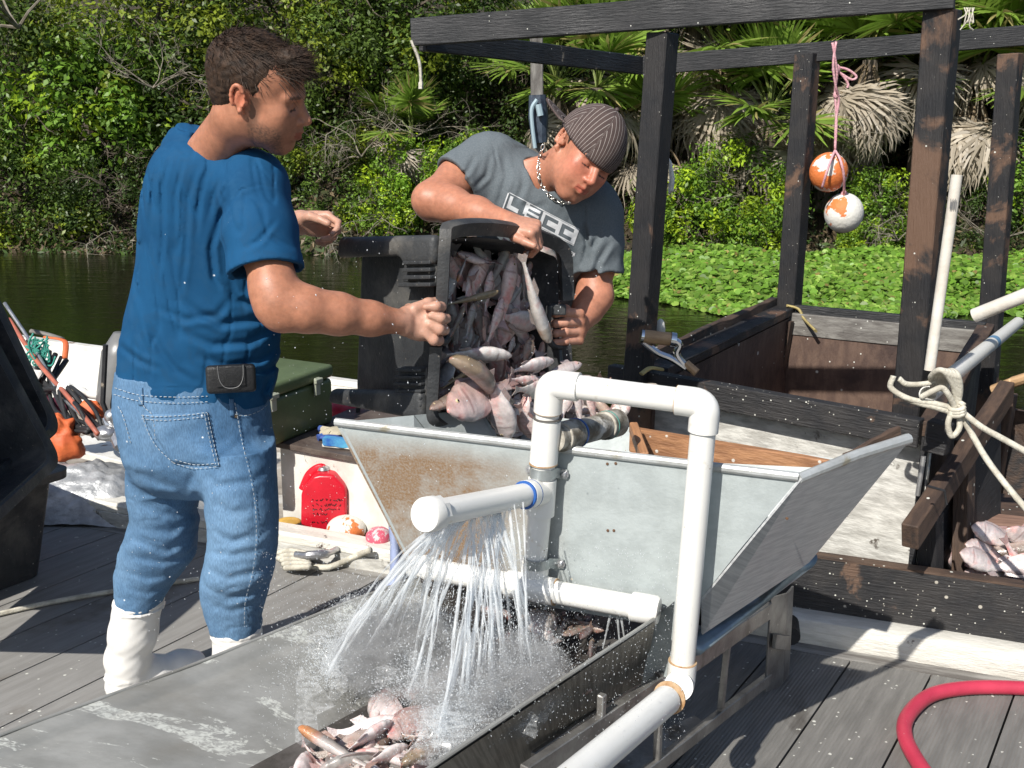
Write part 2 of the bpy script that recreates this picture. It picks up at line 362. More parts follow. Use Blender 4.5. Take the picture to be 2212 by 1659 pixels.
# dead branches
dead = [twig_mesh('dead_branch', 6, 1.2, .018, 1.1, TWIG, .12), twig_mesh('dead_branch', 5, 1.2, .014, 1.3, TWIG, -.05)]
DB = [(40, 60, 17.0, 1.5, 'bare grey branches in the upper left corner'), (330, 190, 17.0, .9, 'bare grey twigs left of the dark-haired man'), (780, 340, 16.9, .8, 'tangle of dead twigs right of the dark-haired man chin'), (880, 300, 17.3, .8, 'dead brush under the small green palm'),
      (760, 540, 16.0, .7, 'dry twigs reaching into the river beside the open hand'), (1640, 330, 16.9, .8, 'dead branches left of the hanging pink rope'), (1850, 320, 16.7, .9, 'grey dead twigs behind the pink rope'), (2150, 520, 16.2, .8, 'dead twigs behind the upright white pipe'),
      (250, 560, 16.2, .7, 'dry twigs at the waterline behind the blue shirt'), (1560, 560, 15.9, .5, 'dry stalks rising out of the water plants'), (1940, 520, 16, .6, 'bare stalk leaning over the water plants'), (2200, 330, 16.6, 1., 'bare vines at the far right'), (1010, 470, 16.3, .6, 'dry twigs above the black bin')]
for j, (u, v_, Y, r, lb) in enumerate(DB):
    p = PY(u, v_, Y); o = bpy.data.objects.new('dead_branch', dead[j % 2]); COL.objects.link(o); o.location = p; o.scale = (r, r, r); o.rotation_euler = (0, 0, rnd.uniform(-.5, .5)); tag(o, lb, 'branch')
# palms --------------------------------------------------------------
def frond_mesh(name, dead=False, n=46, R=1.0):
    mbv = []; mbq = []; cols = []
    base = V((0, 0, 0)); pl = .9*R
    def q4(a, b_, c, d, col): k = len(mbv); mbv.extend([a, b_, c, d]); mbq.append((k, k+1, k+2, k+3)); cols.extend([col]*4)
    # petiole along +x, arching
    pt = [V((pl*t, 0, .18*math.sin(t*2.2)*R)) for t in (0, .25, .5, .75, 1)]
    gcol = (.24, .30, .08) if not dead else (.3, .23, .15)
    for a, b_ in zip(pt, pt[1:]):
        w_ = .022; q4(a+V((0, -w_, 0)), b_+V((0, -w_, 0)), b_+V((0, w_, .01)), a+V((0, w_, .01)), gcol)
        q4(a+V((0, 0, -w_)), b_+V((0, 0, -w_)), b_+V((0, 0, w_)), a+V((0, 0, w_)), gcol)
    tip = pt[-1]
    for i in range(n):
        an = (i/(n-1)-.5)*math.radians(250); Lf = R*(.95-.25*abs(an)/2.2)*rnd.uniform(.85, 1.08)
        d = V((math.cos(an), math.sin(an), .1 if i % 2 else .22)).normalized(); sd = V((-math.sin(an), math.cos(an), 0))
        droop = (.9 if dead else .35)*rnd.uniform(.6, 1.3); prev = tip; w0 = .012; K = 6
        cb = rnd.uniform(.7, 1.3); col = (.17*cb, .265*cb, .04*cb) if not dead else (.36*cb, .31*cb, .24*cb)
        if not dead and rnd.random() < .12: col = (.3, .26, .1)
        tw = rnd.uniform(-.5, .5)
        for j in range(1, K+1):
            t = j/K; q = tip+d*(Lf*t)+V((0, 0, -droop*Lf*t*t*.55-.03*t))
            if dead: q += V((rnd.uniform(-.03, .03), rnd.uniform(-.03, .03), 0))
            w1 = (.034*math.sin(min(1, t*1.25)*math.pi*.5) if t < .5 else .034*(1-(t-.5)/.5)**.7)*R*(1 if not dead else .8)+.002
            u_ = V((0, 0, tw*w1)); q4(prev-sd*w0-u_, q-sd*w1-u_, q+sd*w1+u_, prev+sd*w0+u_, tuple(c_*(1.0+.25*t) for c_ in col)); prev = q; w0 = w1
    return quads_mesh(name, np.array([tuple(a) for a in mbv]), np.array(mbq), np.array(cols), LEAF)
fr = [frond_mesh('frond') for _ in range(4)]; frd = [frond_mesh('dead_frond', True) for _ in range(3)]
def palm(label, u, v_, Y, R=1.05, ng=17, nd=7, trunk=True, face=-1.57, deadlow=.0):
    p = PY(u, v_, Y); o = thing('palm', label, 'palm tree', p)
    for i in range(ng):
        az = 2*math.pi*i/ng*1.0+rnd.uniform(-.25, .25); el = rnd.uniform(-.25, 1.25) if i % 3 else rnd.uniform(.7, 1.4)
        c = bpy.data.objects.new('frond', fr[i % 4]); COL.objects.link(c); c.parent = o; c.scale = (R,)*3; c.rotation_euler = (rnd.uniform(-.4, .4), -el, az)
    for i in range(nd):
        az = face+rnd.uniform(-1.5, 1.5); c = bpy.data.objects.new('dead_frond', frd[i % 3]); COL.objects.link(c); c.parent = o; c.scale = (R*.85,)*3
        c.rotation_euler = (rnd.uniform(-.5, .5), rnd.uniform(.9, 1.45), az)
    if trunk:
        mb = MB(); h = p.z-ter(p.x, p.y)+.4
        mb.tube([p+V((0, 0, -h*t)) for t in (0, .3, .6, 1)], [.12, .15, .15, .18], 10); tr = mb.build('trunk', BARK, o)
    return o
for a in [('sabal palm behind the cap of the grey-shirted man', 1330, 110, 18.2, 1.1, 16, 3), ('sabal palm with bright fronds between the two left posts', 1560, 130, 17.8, 1.15, 18, 9), ('sabal palm right above the hanging floats', 1800, 170, 17.6, 1.15, 18, 9),
          ('sabal palm with a grey skirt of dead fronds behind the right post', 2110, 200, 17.2, 1.05, 14, 12), ('tall palm at the upper right corner of the photo', 2150, -10, 18.6, 1.3, 18, 8), ('palm with high fronds over the top beam', 1640, -20, 19.4, 1.3, 18, 4),
          ('palm behind the grey weathered post', 1200, 190, 17.6, .9, 12, 2), ('palm with drooping fronds left of the right-hand posts', 1930, 40, 18.6, 1.2, 18, 4), ('palm half hidden by the left frame post', 1420, 300, 17.3, .85, 10, 6), ('palm at the far right edge', 2290, 120, 17.6, 1.1, 14, 8), ('low palm with green fans just left of the hanging floats', 1660, 260, 17.0, .9, 16, 5), ('palm with long fronds behind the two hanging floats', 1880, 130, 16.9, 1.0, 18, 7), ('palm filling the gap above the far top beam', 1500, 20, 18.2, 1.2, 20, 3), ('palm crown over the upper right post', 2010, 60, 17.4, 1.15, 20, 5), ('palm with yellow-green fans at the top right', 2200, 60, 17.0, 1.0, 18, 6), ('young palm over the cap of the grey-shirted man', 1290, 190, 17.0, .85, 14, 2)]:
    palm(*a)
palm('small green fan palm below the hanging white string', 890, 290, 17.2, .55, 8, 3, False); palm('small dark palmetto left of the fan palm', 840, 270, 17.7, .5, 6, 2, False)
# water plants -------------------------------------------------------
def pad_mesh():
    n = 62000; y = rng.uniform(10.9, 15.2, n); x = rng.uniform(.4, 11, n); yn = 11.0+.3*np.sin(x*1.7)+.25*np.sin(x*3.9)+np.where(x < 2.2, (2.2-x)*1.2, 0)
    k = (y > yn)&(x < .48*y+1.2)&(x > .06*y-.2); x = x[k]; y = y[k]; n = len(x)
    hgt = np.minimum(1, (y-yn[k])*1.2)*(.12+.14*np.abs(np.sin(x*1.3+1)*np.sin(y*1.1))); P = np.stack([x, y, WZ+.02+hgt*rng.uniform(.5, 1.2, n)], 1)
    Nn = rng.normal(size=(n, 3))*.38+np.array([-.15, -.35, 1]); Nn /= np.linalg.norm(Nn, axis=1)[:, None]
    r_ = rng.normal(size=(n, 3)); t = np.cross(Nn, r_); t /= np.linalg.norm(t, axis=1)[:, None]; b_ = np.cross(Nn, t); s = rng.uniform(.020, .046, n)[:, None]
    v = np.empty((n, 8, 3))
    for j in range(8):
        a_ = 2*math.pi*j/8; v[:, j] = P+(t*math.cos(a_)+b_*math.sin(a_))*s*(1.0)+Nn*s*(.25 if j % 2 else .12)
    col = np.where(rng.random((n, 1)) < .03, np.array([.30, .24, .08]), np.where(rng.random((n, 1)) < .25, np.array([.26, .40, .07]), np.array([.15, .29, .035])))*rng.uniform(.5, 1.3, (n, 1))
    return quads_mesh('water_plants', v.reshape(-1, 3), np.arange(n*8).reshape(-1, 8), np.repeat(col, 8, axis=0), mat('pad_leaf', (1, 1, 1), cattr='lc', rough=.42, trans=.3, bump=0, spec=.35))
o = bpy.data.objects.new('water_plants', pad_mesh()); COL.objects.link(o); tag(o, 'mat of bright green round-leaved water plants on the river', 'water plants', kind='stuff')
# ================================================================ DOCK
BD = V((.54, .84, 0)).normalized(); BN = V((.84, -.54, 0))
E1 = PZ(100, 1125, 0); E2 = PZ(2212, 1490, 0); ED = (E2-E1).normalized(); EN = V((-ED.y, ED.x, 0))
if EN.y < 0: EN = -EN
DECKG = mat('grey_deck_boards', (.27, .263, .25), (.225, .218, .206), 9, st=(.5, 4, 4), c3=(.12, .095, .07), s3=1.6, lo3=.58, hi3=.72, rough=.62, rough2=.8, bump=.25, bs=40, bst=(1, 14, 1), specks=[(26, .13, .2, SC_W), (44, .15, .2, SC_W), (9, .08, .2, (.5, .48, .42))])
DECKR = mat('ribbed_deck_boards', (.20, .193, .18), (.155, .15, .14), 9, st=(.5, 4, 4), c3=(.05, .042, .035), s3=2, lo3=.58, hi3=.7, rough=.5, rough2=.75, bump=.2, bs=40, specks=[(26, .15, .22, SC_W), (44, .17, .2, SC_W)])
mb = MB()
def edge_pt(off):   # where the board line n.x = off meets the dock's far edge
    # E1 + ED*t ; BN.(E1+ED t) = off
    t = (off-BN.dot(E1))/BN.dot(ED); return E1+ED*t
W_ = .232; o0 = -2.83-W_*12
for i in range(34):
    a = o0+i*W_+.003; b_ = o0+(i+1)*W_-.003
    A, B_ = edge_pt(a)-BD*.004, edge_pt(b_)-BD*.004; L = 7
    A2, B2 = A-BD*L, B_-BD*(L+0)
    ribbed = a > -1.3; z = 0
    mb.cm = 1 if ribbed else 0
    if not ribbed:
        vs = [A2, B2, B_, A, A2-V((0, 0, .03)), B2-V((0, 0, .03)), B_-V((0, 0, .03)), A-V((0, 0, .03))]
        gc = [(-L, a, i), (-L, b_, i), (0, b_, i), (0, a, i)]*2
        mb.raw(vs, [(0, 1, 2, 3), (7, 6, 5, 4), (0, 4, 5, 1), (1, 5, 6, 2), (2, 6, 7, 3), (3, 7, 4, 0)], gc)
    else:
        n = 44; prof = []
        for k in range(n+1):
            t = k/n; edge = t < .06 or t > .94; x = a+(b_-a)*t; prof.append((x, 0 if edge else (-.0016 if k % 2 else 0)))
        vs = []; gc = []
        for (x, zz) in prof:
            p = edge_pt(x)-BD*.004; vs += [p-BD*L+V((0, 0, zz)), p+V((0, 0, zz))]; gc += [(-L, x, i), (0, x, i)]
        q = len(vs); fs = [(2*k, 2*k+2, 2*k+3, 2*k+1) for k in range(n)]
        vs += [A2-V((0, 0, .03)), A-V((0, 0, .03)), B2-V((0, 0, .03)), B_-V((0, 0, .03))]; gc += [(-L, a, i), (0, a, i), (-L, b_, i), (0, b_, i)]
        fs += [(0, 1, q+1, q), (2*n, q+2, q+3, 2*n+1), (1, 2*n+1, q+3, q+1)]
        mb.raw(vs, fs, gc)
tag(mb.build('dock_deck', [DECKG, DECKR], smooth=None), kind='structure')
mb = MB(); mb.beam(E1-ED*4+EN*.03-V((0, 0, .1)), E2+ED*3+EN*.03-V((0, 0, .1)), .06, .2)
for k in range(9): p = E1-ED*3+ED*k*1.0-EN*.25; mb.beam(p-V((0, 0, .14)), p-V((0, 0, .14))-EN*3, .08, .2)
mb.beam(E1-ED*4-EN*4-V((0, 0, .30)), E2+ED*3-EN*4-V((0, 0, .30)), 7.4, .1)
tag(mb.build('dock_frame', mat('dock_side', (.30, .29, .27), (.12, .11, .1), 8, st=(.5, 3, 3), rough=.8)), kind='structure')
# ================================================================ BLACK WOODEN WORK BOAT
BW = mat('black_painted_wood', (.012, .012, .014), (.022, .02, .02), 9, c3=(.13, .075, .048), s3=3.0, lo3=.55, hi3=.61, rough=.5, rough2=.75, bump=.6, bs=26, bst=(.6, 6, 6), specks=[(38, .12, .10, SC_W), (90, .16, .08, (.5, .48, .42)), (19, .09, .08, SC_W)])
BWS = mat('speckled_black_wood', (.014, .014, .016), (.028, .026, .026), 9, c3=(.13, .08, .055), s3=5, lo3=.62, hi3=.67, rough=.5, rough2=.75, bump=.6, bs=26, bst=(.6, 6, 6), specks=[(40, .13, .25, SC_W), (80, .18, .2, (.5, .48, .42)), (24, .08, .2, SC_W), (30, .2, .06, (.45, .42, .36))])
BWC = mat('black_painted_wood_clean', (.012, .013, .015), (.024, .024, .026), 9, c3=(.26, .22, .17), s3=9, lo3=.68, hi3=.71, rough=.45, rough2=.7, bump=.5, bs=26, bst=(.6, 6, 6), specks=[(60, .15, .06, SC_W)])
BRW = mat('worn_brown_wood', (.10, .062, .042), (.05, .032, .024), 7, st=(1, 4, 4), c3=(.02, .018, .018), s3=4, lo3=.55, hi3=.62, rough=.7, bump=.5, bs=24, bst=(.5, 7, 7), specks=[(30, .17, .2, SC_W)])
GRW = mat('grey_board', (.23, .22, .2), (.12, .11, .1), 7, st=(1, 4, 4), c3=(.05, .045, .04), s3=5, lo3=.6, hi3=.7, rough=.75, bump=.4, bs=24, specks=[(40, .16, .15, SC_W)])
WHW = mat('worn_white_paint', (.62, .61, .57), (.40, .39, .36), 11, st=(1, 3, 3), c3=(.10, .085, .07), s3=9, lo3=.63, hi3=.68, rough=.6, bump=.4, bs=30)
WPW = mat('white_gunwale_paint', (.74, .72, .66), (.62, .60, .54), 9, st=(1, 4, 4), c3=(.09, .06, .05), s3=7, lo3=.655, hi3=.69, rough=.5, bump=.5, bs=40, bst=(.8, 4, 4))
ORW = mat('orange_board', (.42, .21, .10), (.24, .11, .05), 7, st=(.6, 7, 7), rough=.55, bump=.4, bs=30, bst=(.5, 7, 7), specks=[(38, .2, .3, (.6, .56, .5))])
ZR = .75; ZT = 1.985
A_ = PZ(1385, 795, ZR); B_ = PZ(2010, 905, ZR); D_ = PZ(1690, 657, ZR); E_ = PZ(2130, 697, ZR)
ab = (B_-A_).normalized(); ad = (D_-A_).normalized(); be = (E_-B_).normalized(); de = (E_-D_).normalized()
up_z = V((0, 0, 1)); dz = lambda h: V((0, 0, h))
wb = thing('work_boat', 'black wooden work boat with a tall post frame and a fish pen at the right', 'boat', (A_.x, A_.y, WZ))
# tall frame
P1 = PZ(1430, 52, ZT); P3 = PZ(2040, 12, ZT-.02); P2 = PZ(1745, 100, ZT-.01); P4 = PZ(2190, 68, ZT-.01)
def post(name, u0, v0, u1, v1, zt, zb, w_, m=BW, zref=ZR):
    b_ = PZ(u1, v1, zref); t = PY(u0, v0, b_.y); d = (t-b_)/(t.z-b_.z)
    mb = MB(); p0 = b_+d*(zb-b_.z); p1 = b_+d*(zt-b_.z); mb.beam(p0, p1, w_, w_*.95, u=ab, nseg=10, wob=.0012); return mb.build(name, m, wb, bevel=.004), p1
pst = []
for a in [('post', 1432, 60, 1380, 800, 1.94, -.1, .086), ('post', 2036, 30, 1968, 860, 1.99, -.1, .095), ('post', 1746, 100, 1705, 655, 1.97, -.1, .10), ('post', 2187, 70, 2142, 670, 1.97, -.1, .10)]:
    pst.append(post(*a))
t1, t3, t2, t4 = [p[1] for p in pst]
def beam_uv(name, a, b, w_, h_, m, par, ext=0, u=(0, 0, 1), nseg=6, bev=.003):
    d = (b-a).normalized(); mb = MB(); mb.beam(a-d*ext, b+d*ext, w_, h_, u, nseg, .001); return mb.build(name, m, par, bevel=bev)
Yb = lambda u, v_, P, Q: None
def on_line(u, P, Q):   # point of the vertical plane through P,Q seen in column u (at P's height)
    r = ray(u, 400); nn = V((-(Q-P).y, (Q-P).x, 0)); t = nn.dot(P-C)/nn.dot(r); q = C+r*t; return q
def pl(u, v_, P, Q):    # pixel (u,v) onto the vertical plane through P,Q
    r = ray(u, v_); nn = V((-(Q-P).y, (Q-P).x, 0)); return C+r*(nn.dot(P-C)/nn.dot(r))
nf = V((-ab.y, ab.x, 0)); nf = nf if nf.y < 0 else -nf
TL = pl(912, 72, t1, t3)+nf*.05; TR = pl(2075, -14, t1, t3)+nf*.05
beam_uv('top_beam', TL, TR, .04, .098, BWC, wb)
FL = pl(1388, 142, t2, t4); FR = pl(2300, 70, t2, t4)
beam_uv('top_beam', FL, FR, .045, .092, BWC, wb)
beam_uv('cross_beam', TL+V((.03, .06, -.02)), FL+V((-.01, 0, .0)), .04, .085, BWC, wb)
mb = MB(); mb.box(TL+V((.07, -.002, .045)), (.13, .06, .014), rz=math.atan2(ab.y, ab.x)); mb.build('metal_cap', mat('dark_sheet', (.05, .06, .07), (.1, .11, .12), 9, rough=.4, metal=.6), wb, bevel=.003)
# pen box
n1 = nf
beam_uv('pen_rail', A_-ab*.12+dz(-.045)+nf*.02, B_-ab*.02+dz(-.045)+nf*.02, .05, .09, BWS, wb)
mb = MB(); mb.beam(B_+ab*.0+dz(-.045)+nf*.02, B_+ab*.07+dz(-.05)+nf*.02, .05, .1); mb.build('corner_block', BW, wb, bevel=.003)
beam_uv('pen_rail', D_+dz(-.03)+ad*.02, E_+dz(-.03), .04, .06, BWC, wb)
beam_uv('inner_board', D_+dz(-.09)-ad*.03, E_+dz(-.09)-ad*.03, .025, .11, GRW, wb)
beam_uv('side_rail', A_+dz(-.03)+ad*.1, D_+dz(-.03), .13, .04, BW, wb, bev=.004)
mb = MB(); mb.beam(A_+dz(.005)+ad*.12-ab*.05, D_+dz(.005)-ab*.05, .035, .045, nseg=12, wob=.006); mb.build('side_rail_edge', ORW if False else BRW, wb, bevel=.004)
beam_uv('side_rail', B_+dz(-.035), E_+dz(-.035)+be*.05, .07, .05, BRW, wb)
PLY = mat('brown_plywood', (.13, .082, .06), (.085, .052, .04), 8, st=(3, 1, 1), c3=(.05, .03, .025), s3=3, rough=.65, bump=.35, bs=30, specks=[(15, .16, .2, SC_W), (34, .14, .12, SC_W)])
mb = MB(); mb.plate([D_-ad*.02+dz(-.1), E_-ad*.02+dz(-.1), E_-ad*.02+dz(-.85), D_-ad*.02+dz(-.85)], .015); mb.build('pen_wall', PLY, wb)
mb = MB(); mb.plate([A_+ab*.04+dz(-.06), D_+ab*.04+dz(-.06), D_+ab*.04+dz(-.85), A_+ab*.04+dz(-.85)], .015); mb.build('pen_wall', PLY, wb)
mb = MB(); mb.plate([B_+dz(-.06), E_+dz(-.06), E_+dz(-.5), B_+dz(-.62)], .02, nrm=ab); mb.build('pen_wall', BWC, wb)
mb = MB(); mb.plate([A_-ab*.02+dz(-.06)-nf*.03, B_+dz(-.06)-nf*.03, B_+dz(-.85)-nf*.03, A_-ab*.02+dz(-.85)-nf*.03], .02, nrm=nf); mb.build('pen_wall', WHW, wb)
mb = MB(); mb.beam(D_+dz(-.07)-ad*.06+ab*.06, D_+dz(-.7)-ad*.06+ab*.0, .04, .04); mb.build('corner_strip', BRW, wb)
mb = MB(); mb.plate([A_+dz(-.7), B_+dz(-.7), E_+dz(-.7), D_+dz(-.7)], .02, nrm=(0, 0, 1)); mb.build('pen_floor', PLY, wb)
mb = MB(); mb.beam(B_+dz(-.42)+nf*.03+ab*.01, B_+dz(-.80)+nf*.03+ab*.01, .11, .09); mb.build('post_foot', BW, wb, bevel=.004)
mb = MB(); mb.tube([pl(1995, 985, A_+nf*.03, B_+nf*.03), pl(1982, 1070, A_+nf*.03, B_+nf*.03)], .008, 8); mb.build('steel_strip', mat('bare_steel', (.5, .5, .5), (.4, .4, .4), 9, metal=.7, rough=.4), wb)
# gunwale next to the dock
GD = ED; gz = lambda P, h: V((P.x, P.y, h))
g0 = E1+ED*1.55+EN*.16; g1 = E2+ED*1.6+EN*.16
g0 = on_line(1690, g0, g1)
g0b = on_line(1560, g0, g1)
beam_uv('gunwale_board', gz(g0b, .17), gz(g1, .17), .04, .2, BWS, wb, nseg=4)
mb = MB(); mb.beam(gz(g0b, .272), gz(g1, .272), .042, .008); mb.build('gunwale_edge', BRW, wb)
wbm = MB(); wbm.beam(gz(g0, .035)-EN*.05, gz(g1, .035)-EN*.05, .10, .10, nseg=24, wob=.0015); wbm.build('rub_rail', WPW, wb, bevel=.014, seg=2)
mb = MB(); mb.plate([gz(g0b, .06), gz(g1, .06), gz(g1, -.5), gz(g0b, -.5)], .03, nrm=-EN); mb.build('hull', BWC, wb)
mb = MB(); fl = gz(g0b, -.12); mb.plate([fl, gz(g1, -.12), gz(g1, -.12)+EN*2.6, fl+EN*2.6], .03, nrm=(0, 0, 1)); mb.plate([gz(fl, .1)+EN*2.6, gz(g1, .1)+EN*2.6, gz(g1, -.5)+EN*2.6, gz(fl, -.5)+EN*2.6], .04); mb.plate([gz(fl, .1), gz(fl, .1)+EN*2.6, gz(fl, -.5)+EN*2.6, gz(fl, -.5)], .04); mb.build('hull_floor', BRW, wb)
# frame timbers right of the pen
Q1 = V((E2.x+.0, E2.y+.32, .3)); q = lambda u, v_, Y: PY(u, v_, Y)
beam_uv('diagonal_timber', q(1965, 1160, 3.0), q(2175, 845, 3.72), .05, .085, BRW, wb)
beam_uv('short_post', q(2010, 1110, 3.22), q(2010, 1260, 3.22), .075, .06, BW, wb, u=ab)
beam_uv('short_post', q(2085, 950, 3.45), q(2078, 1260, 3.35), .085, .05, BRW, wb, u=ab)
beam_uv('short_post', q(2180, 850, 3.85), q(2130, 1140, 3.85), .06, .05, BRW, wb, u=ab)
mb = MB(); mb.plate([q(2165, 880, 3.95), q(2290, 905, 3.8), q(2290, 1085, 3.8), q(2125, 1060, 3.95)], .03, nrm=(-.2, -1, 0)); mb.build('locker_board', BRW, wb)
mb = MB(); mb.plate([q(2110, 1105, 3.7), q(2300, 1125, 3.6), q(2300, 1165, 3.4), q(2095, 1150, 3.5)], .02, nrm=(0, -.3, 1)); mb.build('deck_plank', mat('pinkish_plank', (.33, .2, .15), (.2, .12, .09), 6, st=(.7, 6, 6), rough=.6), wb)
mb = MB(); mb.plate([q(1990, 1090, 3.32), q(2150, 900, 3.7), q(2150, 1250, 3.7), q(2000, 1250, 3.32)], .02); mb.build('inner_partition', BWC, wb)
# speckle things: caulk of cut rope, bracket
mb = MB(); mb.tube([q(2005, 1050, 3.0), q(2040, 1060, 3.0), q(2045, 1090, 3.0)], .004, 6); mb.build('wire_hook', BWC, wb)
# crank
ck = thing('hand_crank', 'chrome hand crank with a wooden grip clamped on the pen corner beside the left post', 'crank', PY(1440, 760, 3.72))
CH = mat('chrome', (.75, .75, .76), rough=.15, metal=1, bump=0); PW = mat('pale_wood', (.55, .36, .2), (.4, .25, .13), 9, st=(1, 5, 5), rough=.5)
kY = 3.68
mb = MB(); mb.tube([PY(1388, 726, kY), PY(1450, 733, kY)], .024, 14); mb.build('grip', PW, ck, bevel=.004)
mb = MB(); mb.tube([PY(1384, 726, kY), PY(1390, 727, kY)], .026, 14); mb.tube([PY(1448, 733, kY), PY(1459, 735, kY)], .027, 14); mb.tube(bez([PY(1455, 734, kY), PY(1468, 745, kY), PY(1462, 765, kY), PY(1480, 790, kY), PY(1495, 800, kY)], 5), .013, 10); mb.tube(bez([PY(1385, 735, kY), PY(1420, 762, kY), PY(1450, 775, kY), PY(1480, 795, kY)], 5), .012, 10); mb.build('crank_arm', CH, ck)
mb = MB(); mb.tube([PY(1482, 785, kY), PY(1505, 805, kY-.02)], .015, 10); mb.build('handle', PW, ck)
tag(MB().lathe(PY(1426, 712, 3.9), (0, 0, 1), [(.018, -.03), (.02, 0), (.014, .03), (.005, .04)], 12).build('knob', WPW, None, (A_.x, A_.y, ZR)), 'small white knob sticking up behind the hand crank', 'knob')
# pipes and ropes on the boat
PVC = mat('white_pvc', (.80, .79, .755), (.74, .73, .69), 3, rough=.28, bump=.06, bs=30, c3=(.56, .49, .38), s3=14, lo3=.66, hi3=.78, specks=[(60, .12, .08, (.35, .28, .2))])
PVD = mat('dirty_white_pvc', (.66, .63, .57), (.55, .5, .43), 8, rough=.4, bump=.15, bs=60)
def pipe_open(name, label, a, b, r, m=PVC):
    o = thing(name, label, 'pipe', a); d = (b-a).normalized(); mb = MB(); L = (b-a).length
    mb.lathe(a, d, [(r*.86, .09), (r*.86, 0), (r, 0), (r, L), (r*.86, L), (r*.86, L-.02)], 20, True); mb.build('pipe_wall', m, o); return o
o = pipe_open('pvc_pipe', 'tall white plastic pipe standing upright against the right post', PY(2008, 800, 3.02), PY(2067, 378, 3.06), .0155, PVD)
mb = MB()
for k in range(6): mb.box(PY(2053+k*2.4, 440+(k % 2)*3, 3.034), (.0016, .001, .028))
mb.build('printed_marks', mat('grey_ink', (.2, .2, .2), bump=0), o)
o = pipe_open('pvc_pipe', 'white plastic pipe lying along the right side of the pen and tied with rope', PY(2005, 852, 2.99), E_+dz(.02)+V((.10, -.1, 0)), .026)
mb = MB(); p_, q_ = PY(2005, 852, 2.99), E_+dz(.02)+V((.10, -.1, 0)); mb.tube([p_+(q_-p_)*.60, p_+(q_-p_)*.635], .0265, 20, caps=False); mb.build('blue_band', mat('blue_band', (.12, .25, .4), rough=.4, bump=0), o)
pipe_open('pvc_pipe', 'short white plastic pipe resting on the far right corner of the pen', PY(2104, 682, 3.9), PY(2260, 620, 3.75), .026, PVD)
bb = MB(); bb.tube([PY(2145, 842, 3.8), PY(2185, 826, 3.75), PY(2190, 825, 3.75), PY(2300, 790, 3.6)], [.018, .017, .02, .018], 10); tag(bb.build('wooden_pole', PW, None, PY(2145, 842, 3.8)), 'pale wooden pole end poking in from the right edge of the photo', 'pole')
# rope
ROPE = mat('pale_rope', (.62, .59, .5), (.42, .39, .32), 30, rough=.8, bump=.8, bs=90, bst=(1.5, 1, 1), dist=.004)
def rope(mb, pts, r, n=12, tw=True):
    P = bez(pts, n); mb.tube(P, r, 8)
    return mb
k = thing('tie_rope', 'pale mooring rope knotted round the pipe at the corner of the pen and trailing right', 'rope', PY(2045, 840, 2.93))
mb = MB(); y = 2.93
rope(mb, [PY(1942, 818, y), PY(1960, 830, y), PY(2005, 828, y), PY(2030, 815, y)], .008)
rope(mb, [PY(1930, 812, y), PY(1925, 838, y), PY(1965, 862, y-.02), PY(2020, 872, y-.03), PY(2060, 882, y-.03)], .0085)
rope(mb, [PY(1935, 850, y), PY(1975, 868, y-.02), PY(2020, 880, y-.03), PY(2060, 892, y-.03)], .0085)
rope(mb, [PY(1990, 858, y-.03), PY(2015, 845, y-.05), PY(2035, 838, y-.05), PY(2050, 855, y-.05), PY(2065, 885, y-.04)], .0085)
for j in range(5): rope(mb, [PY(2015+j*7, 835+j*2, y+.03), PY(2012+j*9, 812-j*2, y-.02), PY(2035+j*8, 800+j*2, y-.06), PY(2058+j*4, 830+j*3, y-.05), PY(2066, 870+j*4, y-.03)], .0085)
rope(mb, [PY(2060, 880, y-.04), PY(2048, 915, y-.05), PY(2056, 942, y-.05), PY(2072, 925, y-.05), PY(2072, 890, y-.04)], .0085)
for j in range(3): mb.tube([PY(2066+13*math.cos(t)*1.3, 884+9*math.sin(t)+j*6-6, y-.045-.02*math.sin(t+1)) for t in [i*.6 for i in range(11)]], .0075, 8, closed=False)
rope(mb, [PY(2072, 885, y-.04), PY(2120, 922, y-.1), PY(2170, 950, y-.2), PY(2260, 1000, y-.35)], .009)
rope(mb, [PY(2072, 890, y-.04), PY(2095, 930, y-.05), PY(2130, 990, y-.1), PY(2175, 1050, y-.15), PY(2260, 1150, y-.25)], .009)
mb.build('rope_strands', ROPE, k, smooth=3)
YR = mat('yellow_strap', (.5, .4, .16), (.3, .24, .1), 9, rough=.7)
mb = MB(); yf = D_.y-.05; mb.tube(bez([PY(1700, 660, yf), PY(1725, 668, yf), PY(1738, 690, yf-.05), PY(1762, 715, yf-.15)], 6), .014, 8, flat=.5); tag(mb.build('strap', YR, None, PY(1715, 665, yf)), 'frayed yellow strap hanging over the far left corner of the pen', 'strap')
mb = MB(); mb.tube(bez([PY(1385, 808, 3.6), PY(1405, 795, 3.62), PY(1430, 798, 3.65)], 6), .012, 8, flat=.5); tag(mb.build('strap', YR, None, PY(1385, 808, 3.6)), 'yellow-green strap by the hand crank', 'strap')
